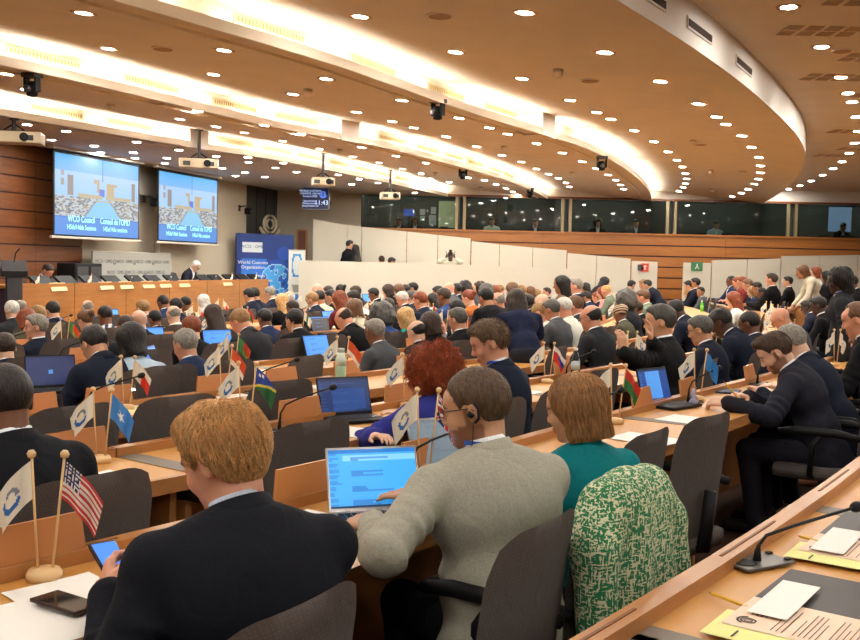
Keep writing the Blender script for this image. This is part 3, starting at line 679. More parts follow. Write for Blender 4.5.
# ================================================================ PODIUM
sE=(onplane(267,280,(PP.x,PP.y,0),PU).xy-PP).length;TOPZ=1.04
e=empty('podium_desk',(PP.x,PP.y,.12),math.atan2(PU.y,PU.x),'long beech podium desk with the chairman panel, facing the hall','podium')
L=sE
b=MB();b.prism([(0,0),(L,0),(L,.75),(0,.75)],TOPZ-.16,TOPZ-.12);b.build('desk_top',MT['wood'],e)
for k in range(6):
    x0=L*k/6;b=MB();b.box(x0+.008,x0+L/6-.008,-.03,0,.30,TOPZ-.12+.02);b.build('front_panel',MT['wood'],e)
b=MB();b.box(L-.02,L+.02,-.03,.75,.3,TOPZ-.12);b.build('end_panel',MT['deskd'],e)
b=MB();b.box(.05,L,.02,.3,.0,TOPZ-.17);b.build('inner_frame',MT['groove'],e)
e2=empty('podium_stage',(PP.x,PP.y,0),math.atan2(PU.y,PU.x),'low timber stage platform under the podium desk','stage')
b=MB();b.box(-1.5,L+.5,-.2,1.25,-.6,.12);b.build('platform',MT['groove'],e2)
b=MB();b.box(1.0,L+.5,-.24,-.2,-.55,.12);b.build('front_board',MT['wood'],e2)
pd_u=Vector((PU.x,PU.y,0));pd_n=Vector((PN.x,PN.y,0))
def pod(px,off,z=TOPZ-.0):   # point on the podium seen at column px, off metres behind the front
    h=onplane(px,280,(PP.x-PN.x*off,PP.y-PN.y*off,0),PU);return Vector((h.x,h.y,z))
yawp=math.atan2(PU.y,PU.x)
b=MB();b.box(-.26,.26,-.02,.02,0,.3,bev=.01);b.T=None;tvm=b.mesh('screen_back');tvm.materials.append(MT['black'])
b=MB();b.box(-.12,.12,-.09,.09,0,.015);b.box(-.03,.03,-.03,.03,.0,.1);tvs=b.mesh('stand');tvs.materials.append(MT['black'])
pmons=[49,73,97,118,141,159,178,209,221,235,248,259]
for k,px in enumerate(pmons):
    e=empty('desk_monitor',pod(px,.35,TOPZ-.115),yawp,'black tilted monitor on the podium, number row position beside '+['the flag at the left end','the second grey chair','the backdrop edge','the first logo row','the middle of the backdrop','the right edge of the backdrop','the empty chair before the speaker','the speaker in the dark jacket','the chairs right of the speaker','the pale bottle','the right white flag','the right end of the desk'][k],'monitor','black monitors on the podium desk')
    e['label']=e['label'].replace(', number row position','')
    o=obj_of('screen_back',tvm,e);o.rotation_euler=(-.9,0,0);o.location=(0,.0,.05);o.scale=(.9,1,.95);obj_of('stand',tvs,e)
for px,w_ in ((57,'at the left end of the desk'),(105,'below the second white flag'),(125,'beneath the middle of the backdrop'),(147,'beneath the backdrop right edge'),(164,'right of the backdrop'),(183,'left of the seated speaker'),(226,'right of the seated speaker')):
    e=empty('name_plate',pod(px,.0,TOPZ-.1),yawp,'pale wooden name plate on the podium front edge '+w_,'name plate','name plates on the podium')
    b=MB();b.add([(-.2,-.06,0),(.2,-.06,0),(.2,0,.13),(-.2,0,.13),(-.2,.04,0),(.2,.04,0)],[(0,1,2,3),(2,1,5),(0,3,4),(3,2,5,4),(0,4,5,1)]);b.build('plate',plain('name_plate_wood',(226,192,140),.5),e)
for px,w_ in ((18,'at the far left'),):
    pass
# lectern and equipment at the left end
p=at(14,262,Y=13.2);e=empty('lectern',(p.x,13.2,floor_z(p.x,13.2)),.5,'tall dark lectern with a slanted top at the left end of the podium','lectern');h=p.z-e.location.z
b=MB();b.box(-.1,.1,-.1,.1,0,h-.15,bev=.02);b.build('column',MT['dgrey'],e)
b=MB();b.add([(-.16,-.12,h-.12),(.16,-.12,h-.12),(.16,.14,h+.02),(-.16,.14,h+.02),(-.16,-.12,h-.2),(.16,-.12,h-.2),(.16,.14,h-.2),(-.16,.14,h-.2)],[(0,1,2,3),(7,6,5,4),(0,4,5,1),(1,5,6,2),(2,6,7,3),(3,7,4,0)]);b.build('reading_top',MT['black'],e)
b=MB();b.tube([(.0,0,h),(.02,-.02,h+.12),(.06,-.1,h+.18)],.008,6);b.build('microphone',MT['black'],e)
b=MB();b.box(-.16,.16,-.14,.14,0,.05,bev=.01);b.build('foot_plate',MT['black'],e)
p=pod(112,2.1,0);
for px0,px1,zt_,lb in ((66,93,1.25,'wide black cabinet standing behind the podium left of the backdrop'),):
    p=pod(px0,1.4,.12);q=pod(px1,1.4,.12);W=(q-p).length;c=(p+q)/2;e=empty('equipment_cabinet',c,yawp,lb,'cabinet')
    b=MB();b.box(-W/2,W/2,-.2,.2,0,zt_,bev=.02);b.build('body',MT['black'],e);b=MB()
    for k in range(2): b.box(-W/2+.04+k*W/2,k*W/2-.04,-.215,-.2,.1,zt_-.06)
    b.build('door',MT['dgrey'],e)
# stairs at the left end of the stage: dark triangular side
b=MB();
for k in range(4): b.box(-1.5-.3*(4-k),-1.5,-.1,1.5,-.55,-.45+.14*k)
e=empty('stage_steps',(PP.x,PP.y,0),math.atan2(PU.y,PU.x),'dark steps at the left end of the podium stage','steps');b.build('treads',MT['groove'],e)
# ================================================================ SEATING ROWS
RK=[37.1,35.8,34.66,33.55,32.4,31.25,30.1,28.95,27.8,26.65]      # radius of the raised far rail of each desk row
RDEPTH=.50
def rowz(k): return floor_z(CC[0]+RK[k]*math.cos(AZ0),CC[1]+RK[k]*math.sin(AZ0))
ROWN=['first','second','third','fourth','fifth','sixth','seventh','eighth','ninth','tenth']
def face(p): # heading (rotation about z so that +Y points to the arc centre)
    d=Vector((CC[0]-p[0],CC[1]-p[1]));return math.atan2(d.y,d.x)-math.pi/2
def PR(r,a): r+=warp(a);return (CC[0]+r*math.cos(a),CC[1]+r*math.sin(a))
def arcbox(b,r0,r1,a0,a1,z0,z1,n=5,mi=0,org=(0,0),bev=0):
    P0=[PR(r0,a0+(a1-a0)*i/n) for i in range(n+1)];P1=[PR(r1,a0+(a1-a0)*i/n) for i in range(n+1)]
    poly=P1+P0[::-1];vs=[(x-org[0],y-org[1],z0) for x,y in P0]+[(x-org[0],y-org[1],z0) for x,y in P1]+[(x-org[0],y-org[1],z1) for x,y in P0]+[(x-org[0],y-org[1],z1) for x,y in P1]
    m=n+1;fs=[]
    for i in range(n):
        fs+=[(i,i+1,m+i+1,m+i),(2*m+i,3*m+i,3*m+i+1,2*m+i+1),(i,2*m+i,2*m+i+1,i+1),(m+i,m+i+1,3*m+i+1,3*m+i)]
    fs+=[(0,m,3*m,2*m),(n,2*m+n,3*m+n,m+n)];b.add(vs,fs,mi)
def pol(x,y): return rad(x,y),math.atan2(y-CC[1],x-CC[0])
SEATW=.70;GRP=4
DESKSEG=[]      # (row,a0,a1)
desk_count=0
AISLE=None
for k,r in enumerate(RK+[38.42,39.7]):
    z=rowz(k) if k<10 else 0.
    step=SEATW*GRP/r;a=AZ0-.12+ (k%3)*.01
    if k>=10: a=AZ0+.55
    i=0
    while a<AZ0+1.05:
        a0,a1=a,a+step;a=a1;mid=PR(r+.25,(a0+a1)/2);i+=1
        e0=PR(r,a0);e1_=PR(r,a1)
        if max(e0[1],e1_[1])>23.6 or e1_[1]<.3: continue
        if k==0 and a1<AZ0-.02: continue
        if mid[0]>14.2: continue
        s0=project((*e0,z+.8));s1=project((*e1_,z+.8))
        vis=[s for s in (s0,s1) if s and -40<s[0]<905 and s[1]<760]
        if not vis: continue
        dist=math.hypot(*mid);near=dist<9
        DESKSEG.append((k,a0,a1))
        rn=(ROWN[k] if k<10 else ('outer','outermost')[k-10])
        e=empty('conference_desk',(mid[0],mid[1],z),0);org=(mid[0],mid[1]);g=.004/r
        tag(e,'','desk','conference desks in the %s curved row'%(rn) if k<10 else 'outer conference desks at the right')
        e['_d']=(k,i)
        b=MB();arcbox(b,r+.02,r+RDEPTH,a0+g,a1-g,.725,.75,5,0,org);b.build('desk_top',MT['desk'],e)
        b=MB();arcbox(b,r,r+.05,a0+g,a1-g,.70,.785,5,0,org);
        b.build('rail',MT['deskd'],e)
        if near:
            for q in range(3): b=MB();aa=a0+(a1-a0)*(q+.5)/3;arcbox(b,r+.018,r+.026,aa-.22/r,aa+.22/r,.783,.787,2,0,org);b.build('rail_slot',plain('slot_dark_wood',(120,72,34)),e)
            b=MB();arcbox(b,r+RDEPTH-.02,r+RDEPTH+.004,a0+g,a1-g,.695,.752,5,0,org);b.build('front_edge',MT['deskd'],e)
            am=(a0+a1)/2
            for aa in ((a0+.0,am) if k else [q_-.105/r for q_ in (pol(*at(x_,y_,z=.75).xy)[1] for x_,y_ in ((662,628),(640,634),(838,508))) if a0<=q_<a1-.1/r]): b=MB();arcbox(b,r+.05,r+RDEPTH-.03,max(a0+.003/r,min(a1,aa+.005/r)),max(a0+.003/r,min(a1-.003/r,aa+.10/r)),.749,.7515,1,0,org);b.build('linoleum_strip',MT['strip'],e)
        b=MB();arcbox(b,r+.02,r+.04,a0+g,a1-g,.08,.71,5,0,org);b.build('modesty_panel',MT['deskd'],e)
        for q0,q1 in ((a0+.02/r,a0+.05/r),(a1-.05/r,a1-.02/r)): b=MB();arcbox(b,r+.05,r+RDEPTH-.06,q0,q1,.0,.72,1,0,org);b.build('side_panel',MT['deskd'],e)
        desk_count+=1
# ---------------------------------------------------------------- office chair
def chair_meshes():
    D={}
    bm=bmesh.new();bmesh.ops.create_grid(bm,x_segments=14,y_segments=14,size=1)
    W,Hh=.213,.245
    for v in bm.verts:
        x,y=v.co.x,v.co.y          # square to rounded square
        u=x*(1-.10*max(0,abs(y)-.55)**2*6);w_=y*(1-.10*max(0,abs(x)-.55)**2*6)
        tz=(w_+1)/2;wid=W*(.90+.16*math.sin(min(1,tz*1.15)*math.pi*.62))
        v.co=Vector((u*wid,0,w_*Hh))
    r=bmesh.ops.solidify(bm,geom=bm.faces[:],thickness=.055)
    for v in bm.verts:
        x,z=v.co.x,v.co.z;v.co.y+= .45*x*x*1.2 - .10*((z+.05)**2)*1.5 ;
    me=bpy.data.meshes.new('backrest');bm.normal_update();bm.to_mesh(me);bm.free();me.materials.append(MT['chair'])
    o=bpy.data.objects.new('tmp',me);SC.collection.objects.link(o);md=o.modifiers.new('b','BEVEL');md.width=.02;md.segments=3;md.limit_method='ANGLE';md.angle_limit=1.0
    dg=bpy.context.evaluated_depsgraph_get();dg.update();me2=bpy.data.meshes.new_from_object(o.evaluated_get(dg));bpy.data.objects.remove(o)
    me2.polygons.foreach_set('use_smooth',[True]*len(me2.polygons));D['backrest']=me2
    b=MB();b.box(-.24,.24,-.23,.24,-.04,.04,bev=.035);me=b.mesh('seat',True);me.materials.append(MT['chair']);D['seat']=me
    b=MB();b.tube([(0,-.1,0),(0,-.13,.0),(0,-.25,.02),(0,-.27,.25)],[.03,.03,.03,.025],8);me=b.mesh('back_bracket',True);me.materials.append(MT['black']);D['back_bracket']=me
    for s,nm in ((-1,'armrest'),(1,'armrest_r')):
        b=MB();b.tube([(s*.2,.02,-.02),(s*.27,.03,.0),(s*.28,.02,.16),(s*.275,-.02,.22)],.016,8)
        b.tube([(s*.275,.2,.225),(s*.275,.1,.24),(s*.27,-.1,.24),(s*.262,-.22,.22)],[.02,.024,.024,.018],8);me=b.mesh('armrest',True);me.materials.append(MT['black']);D[nm]=me
    b=MB();b.tube([(0,0,-.05),(0,0,-.38)],[.028,.035],10);b.tube([(0,0,-.2),(0,0,-.38)],.04,10);me=b.mesh('pedestal',True);me.materials.append(MT['dgrey']);D['pedestal']=me
    b=MB()
    for q in range(5):
        a=q*2*math.pi/5+.3;c,s=math.cos(a),math.sin(a);b.tube([(0,0,-.37),(c*.16,s*.16,-.38),(c*.29,s*.29,-.40)],[.03,.022,.016],6)
        b.tube([(c*.29-s*.02,s*.29+c*.02,-.435),(c*.29+s*.02,s*.29-c*.02,-.435)],.025,10)
    me=b.mesh('star_base',True);me.materials.append(MT['black']);D['star_base']=me
    return D
CH=chair_meshes();CHAIRS=[]
def chair(x,y,z,rz,full=True,hseat=.46,label='',group=None,tall=1.,back=0.):
    e=empty('office_chair',(x,y,z),rz,label,'chair',group)
    def p(nm,me,loc,rot=(0,0,0)):
        o=obj_of(nm,me,e);o.location=loc;o.rotation_euler=rot;return o
    o=p('backrest',CH['backrest'],(0,-.235,hseat+.01+.24*tall),(.10,0,0));o.scale=(1,1,tall);p('seat',CH['seat'],(0,0,hseat-.04))
    if full:
        p('back_bracket',CH['back_bracket'],(0,0,hseat-.06));p('armrest',CH['armrest'],(0,0,hseat-.04));p('armrest',CH['armrest_r'],(0,0,hseat-.04));p('star_base',CH['star_base'],(0,0,hseat))
    p('pedestal',CH['pedestal'],(0,0,hseat-.04))
    if not full: CHAIRS.append((e,False))
    else: CHAIRS.append((e,True))
    return e
# ---------------------------------------------------------------- table things
def flag_mesh(kind,W=.135,H=.09,n=30,seed=0):
    def col(u,v):  # u from pole outwards, v up
        if kind=='emblem':
            d=math.hypot((u-.55)*1.4,v-.5)
            a=math.atan2(v-.5,(u-.55)*1.4)
            if .20<d<.33 and -2.6<a<.3: return (40,104,180)
            if .14<d<.24 and (a>.6 or a<-2.9): return (120,128,140)
            return (226,222,208)
        if kind=='usa':
            if u<.45 and v>.46:
                i=int(u/.45*8);j=int((v-.46)/.54*7);fu=(u/.45*8)%1-.5;fv=((v-.46)/.54*7)%1-.5
                return (225,225,230) if fu*fu+fv*fv<.12 and (i+j)%1==0 else (36,44,92)
            return (196,52,52) if int(v*13)%2==0 else (228,222,214)
        if kind=='star':
            x,y=(u-.5)*1.45,(v-.5);r=math.hypot(x,y);a=math.atan2(x,y)%(2*math.pi/5)-math.pi/5
            lim=.25*.382/ math.cos(abs(a)-0) if False else .11/ max(.2,math.cos(math.pi/5-abs(a)+.0)*1.0)
            q=abs(a);R=.24;ri=.095;lim=ri*R*math.sin(math.pi/5)/(R*math.sin(q)+ri*math.sin(math.pi/5-q)) if True else 0
            q2=math.pi/5-q;lim=ri*R*math.sin(math.pi/5)/(ri*math.sin(q2)+R*math.sin(math.pi/5-q2)) 
            return (232,232,235) if r<lim else (70,140,215)
        if kind=='halfred': return (226,218,204) if (u<.5 or v>.62) else (206,50,36)
        if kind=='greenblue':
            if abs(v-.5-(.5-u)*.0 - (u-.5)*.9)<.06: return (220,200,60)
            if v>.5+(u-.5)*.9: return (226,226,226) if (abs(u-.2)<.05 and abs(v-.75)<.06) or (abs(u-.35)<.04 and abs(v-.85)<.06) else (40,70,160)
            return (40,100,60)
        if kind=='union':
            x,y=u-.5,v-.5
            if abs(x)<.06 or abs(y)<.09: return (200,40,45)
            if abs(x)<.11 or abs(y)<.16: return (228,224,220)
            if abs(abs(y)-abs(x))<.035: return (200,40,45)
            if abs(abs(y)-abs(x))<.09: return (228,224,220)
            return (36,46,110)
        if kind=='slav':
            if (u-.3)**2*1.8+(v-.5)**2<.045: return (200,50,50)
            return (228,226,222) if v>.66 else ((40,70,160) if v>.33 else (205,50,46))
        if kind=='blue': return (50,130,205)
        if kind=='fan':
            a=math.atan2(v+.02,u+.02)/1.571
            return ((30,70,160),(236,200,70),(205,50,45),(228,226,222),(30,110,60))[4-int(min(.99,a)*5)]
        if kind=='redgreen': return (196,50,40) if v>.5 else (40,110,60)
        if kind=='zam': return (60,130,60) if u<.45 else ((206,70,40) if v>.35 else (120,150,60))
        if kind=='orange': return (206,80,40) if v>.3 else (228,222,210)
        if kind=='whitegreen': return (40,120,80) if .3<u<.62 else (226,222,210)
        if kind=='redwhite': return (204,50,44) if v>.5 else (228,222,214)
        return (224,220,206)
    vs=[];fs=[];cols=[];rnd=random.Random(seed);ph=rnd.uniform(0,6);drp=rnd.uniform(.52,.74)
    m=int(n*.75)
    for j in range(m+1):
        for i in range(n+1):
            u=i/n;v=j/m
            x=u*W*drp;z=-u*u*W*.30-u*W*.42-(1-v)*H;y=.014*math.sin(u*10+ph+v*2)*u**.5
            x-= (1-v)*H*.12*u
            vs.append((x,y,z))
    for j in range(m):
        for i in range(n):
            a=j*(n+1)+i;fs.append((a,a+1,a+n+2,a+n+1));cols.append(lin(col((i+.5)/n,(j+.5)/m)))
    me=bpy.data.meshes.new('flag_cloth');me.from_pydata(vs,[],fs);ca=me.color_attributes.new('Col','FLOAT_COLOR','CORNER')
    arr=np.ones((len(fs)*4,4),np.float32);arr[:,:3]=np.repeat(np.array(cols,np.float32),4,0);ca.data.foreach_set('color',arr.ravel())
    me.polygons.foreach_set('use_smooth',[True]*len(me.polygons));me.materials.append(MT['flagc']);return me
polem=plain('pale_turned_wood',(216,178,126),.45)
b=MB();b.lathe([(.042,0),(.042,.014),(.036,.024),(.02,.028)],18);fbase=b.mesh('wooden_base',True);fbase.materials.append(polem)
FM={}
def flagm(kind,n=30,seed=0):
    key=(kind,n,seed%3)
    if key not in FM: FM[key]=flag_mesh(kind,n=n,seed=seed%3)
    return FM[key]
def flag_pole(name,parent,dx,h,lean,kind,side,n=30,seed=0,tw=0.,sc=1.):
    b=MB();b.tube([(0,0,0),(0,0,h)],.0035,6);b.lathe([(.002,h),(.009,h+.004),(.011,h+.012),(.006,h+.02)],10);o=b.build(name,polem,parent,True);o.location=(dx,0,.02);o.rotation_euler=(0,lean,0)
    f=obj_of('flag_cloth',flagm(kind,n,seed),o);f.location=(0,0,h-.004);f.rotation_euler=(0,0,(math.pi if side<0 else 0)+tw);f.scale=(sc,1,sc)
def on_desk(px,py,k=None):
    q=on_desk0(px,py,k);r=rad(q.x,q.y);kk=min(range(10),key=lambda i:abs(RK[i]+.25-r)-(.3 if i==k else 0));rr=min(max(r,RK[kk]+.09),RK[kk]+.44)
    if abs(rr-r)>1e-4: q=Vector((*PR(rr,pol(q.x,q.y)[1]),.751+rowz(kk)))
    return q
def on_desk0(px,py,k=None):   # the point of a desk top seen at a pixel
    z=.75
    for _ in range(25):
        q=at(px,py,z=z);z=.75+ (floor_z(q.x,q.y) if k is None else rowz(k))
    if k is None:
        r=rad(q.x,q.y);kk=min(range(10),key=lambda i:abs(RK[i]+.25-r));z=.75+rowz(kk);q=at(px,py,z=z)
    return q
def flag_pair(px,py,kind,label,k=None,h=.26,rz=0.,white=-1,single=False,n=30,seed=0,kind0='emblem',pos=None,group='pairs of small table flags',sc=1.,hs=(1,1)):
    q=pos if pos is not None else on_desk(px,py,k)
    e=empty('table_flags',q,rz,label,'flag',group)
    if n>12: obj_of('wooden_base',fbase,e)
    else: obj_of('wooden_base',fbase,e)
    flag_pole('flag_pole',e,-.015,h*hs[0],-.05 if not single else 0,kind0,white,n,seed,sc=sc)
    if not single: flag_pole('flag_pole',e,.018,h*hs[1],.10,kind,1,n,seed+1,.25,sc=sc)
    return e
def placard(px,py,rz,label,k=None,pos=None,w_=.30,group='wooden name placards'):
    q=pos if pos is not None else on_desk(px,py,k)
    e=empty('name_placard',q,rz,label,'name plate',group)
    b=MB();b.add([(-w_/2,-.012,0),(w_/2,-.012,0),(w_/2,.012,.088),(-w_/2+.03,.012,.088),(-w_/2,.0,0),(w_/2,.0,0),(w_/2,.022,.088),(-w_/2+.03,.022,.088)],[(0,1,2,3),(5,4,7,6),(3,2,6,7),(0,3,7,4),(1,5,6,2),(0,4,5,1)]);b.build('wooden_stand',plain('placard_wood',(176,112,54),.4),e)
    b=MB();b.T=Matrix.Rotation(-.26,4,'X');b.box(w_/2-.06,w_/2+.045,.012,.014,0,.09);b.build('clear_sleeve',MT['clear'],e);return e
def mic(px,py,rz,label,k=None,pos=None,reach=.24,hh=.17,group='gooseneck microphones',sc=1.):
    q=pos if pos is not None else on_desk(px,py,k)
    e=empty('gooseneck_microphone',q,rz,label,'microphone',group);e.scale=(sc,)*3
    b=MB();b.box(-.085,.085,-.05,.05,0,.007,bev=.003);b.build('base_plate',plain('grey_plate',(96,92,88),.4,metal=.5),e)
    b=MB();b.lathe([(.03,.007),(.03,.009)],16,(-.045,0));
    for s in (-1,1): b.box(.07*1,.085,s*.03-.006,s*.03+.006,.007,.012)
    b.build('buttons',MT['black'],e)
    pts=[(0,0,.005),(0,0,.03),(.005,0,hh*.55),(.03,0,hh*.8),(reach*.35,0,hh*.95),(reach*.75,0,hh*1.12),(reach,0,hh*1.22)]
    b=MB();b.tube(pts,[.011,.008,.0045,.0045,.0045,.0045,.0045],8);b.build('gooseneck',MT['black'],e,True)
    b=MB();d=(Vector(pts[-1])-Vector(pts[-2])).normalized();p=Vector(pts[-1]);b.tube([p,p+d*.006,p+d*.02,p+d*.034,p+d*.04],[.005,.012,.016,.013,.004],10);b.build('mic_head',MT['black'],e,True);return e
def sheet(b,x,y,w_,d,rz,z,mi=0,curl=0.):
    c,s=math.cos(rz),math.sin(rz);n=5;P=[]
    for j in range(2):
        P.append([(x+(w_*(i/n-.5))*c-(d*(j-.5))*s,y+(w_*(i/n-.5))*s+(d*(j-.5))*c,z+curl*(i/n)**3) for i in range(n+1)])
    b.grid(P,mi)
    # thin edge so that the sheet is a real slab
    b.grid([[ (p[0],p[1],p[2]-.0012) for p in r] for r in P],mi,True)
def documents(pos,rz,label,kind=0,group='papers on the desks',detail=False):
    e=empty('document_stack',pos,rz,label,'papers',group)
    rnd=random.Random(int(pos[0]*91+pos[1]*57))
    if kind in (0,1):
        b=MB();sheet(b,-.02,-.03,.21,.297*.75,rnd.uniform(-.08,.08),.004);b.build('salmon_sheet',MT['pink'],e)
        b=MB();sheet(b,-.10,.02,.12,.2,rnd.uniform(-.1,.1),.007);b.build('yellow_sheet',MT['yel'],e)
        b=MB();sheet(b,.04,.10,.2,.10,rnd.uniform(-.1,.15),.0095);b.build('white_sheet',MT['paper'],e)
    else:
        b=MB();sheet(b,0,0,.21,.29,rnd.uniform(-.2,.2),.004,0,.004);b.build('white_sheet',MT['paper'],e)
    return e
def laptop(pos,rz,fn,label,open_=1.92,W=.29,D=.20,body='dgrey',scr='screen',back=False,group='open laptops'):
    e=empty('laptop',pos,rz,label,'laptop',group);bd=MT[body]
    b=MB();b.box(-W/2,W/2,-D/2,D/2,.003,.018,bev=.005);b.build('keyboard_base',bd,e)
    b=MB()
    for j in range(5):
        for i in range(12): b.box(-W/2+.02+i*(W-.04)/12,-W/2+.02+(i+.82)*(W-.04)/12,D/2-.03-(j+.8)*.021,D/2-.03-j*.021,.018,.020)
    b.build('keys',MT['black'] if body!='black' else MT['dgrey'],e)
    l=empty('screen_lid',(0,D/2,.014));l.parent=e;l.rotation_euler=(-(open_-math.pi/2),0,0)
    b=MB();b.box(-W/2,W/2,0,.008,0,D,bev=.004);bpy.data.objects.remove(l)
    l=b.build('screen_lid',bd,e);l.location=(0,D/2-.004,.014);l.rotation_euler=(-(open_-math.pi/2),0,0)
    if fn:
        o=cmesh('display',W-.014,D-.022,44,30,fn,MT[scr],l);o.location=(0,-.0015,.014)
    return e
MT['lap']=mat('laptop_screen',(200,200,200),.3,attr='Col',emit=.40)
def ui(bg,line=(120,160,200),head=(60,90,130),seed=1,panel=None):
    rnd=random.Random(seed);rows=[rnd.random() for _ in range(40)]
    def f(u,v):
        c=bg
        if v>.93: return head
        if v<.05: return tuple(x*.45 for x in head)
        if panel and panel[0]<u<panel[1] and panel[2]<v<panel[3]: c=panel[4]
        j=int(v*26)
        if (v*26)%1<.42 and .24<u<.3+.5*rows[j] and j%7!=6: c=tuple((a*.5+b_*.5) for a,b_ in zip(c,line))
        if u<.16 and (v*20)%1<.4 and u<.04+.1*rows[j]: c=tuple((a*.6+b_*.4) for a,b_ in zip(c,line))
        return c
    return f
def phone(pos,rz,label,lit=None,tilt=0.,rot=None):
    e=empty('smartphone',pos,rz,label,'phone')
    if rot: e.rotation_euler=rot
    b=MB();b.box(-.037,.037,-.077,.077,0,.009,bev=.004);b.build('body',plain('brown_phone_body',(60,44,40),.25,metal=.3),e)
    b=MB();b.box(-.033,.033,-.073,.073,.0088,.0094);b.build('display',MT['black_glass'] if not lit else lit,e);return e
MT['black_glass']=mat('black_glass',(14,14,18),.08,spec=.8)
def bottle(pos,label,kind='clear',group=None):
    e=empty('drinking_bottle',pos,0,label,'bottle',group)
    if kind=='green':
        b=MB();b.lathe([(.030,0),(.033,.01),(.033,.17)],18);b.build('body',plain('sage_green_plastic',(136,158,124),.5),e,True)
        b=MB();b.lathe([(.034,.165),(.034,.205),(.028,.215),(.024,.245)],18);b.build('collar',plain('bottle_cream',(206,214,196),.5),e,True)
        b=MB();b.lathe([(.022,.245),(.022,.27),(.01,.272)],16);b.build('cap',plain('bottle_cap_grey',(170,176,166),.5),e,True)
    else:
        col={'clear':(206,214,214),'lime':(90,190,60)}[kind]
        b=MB();b.lathe([(.028,0),(.032,.012),(.032,.14),(.022,.175),(.013,.19),(.013,.2)],16);b.build('body',plain('bottle_'+kind,col,.15,alpha=1) if kind!='clear' else MT['clear'],e,True)
        b=MB();b.lathe([(.0325,.06),(.0325,.12)],16);b.build('paper_label',plain('bottle_label_'+kind,(190,206,216) if kind=='clear' else (120,210,80)),e,True)
        b=MB();b.lathe([(.015,.198),(.015,.215)],12);b.build('cap',MT['paper'],e)
    return e
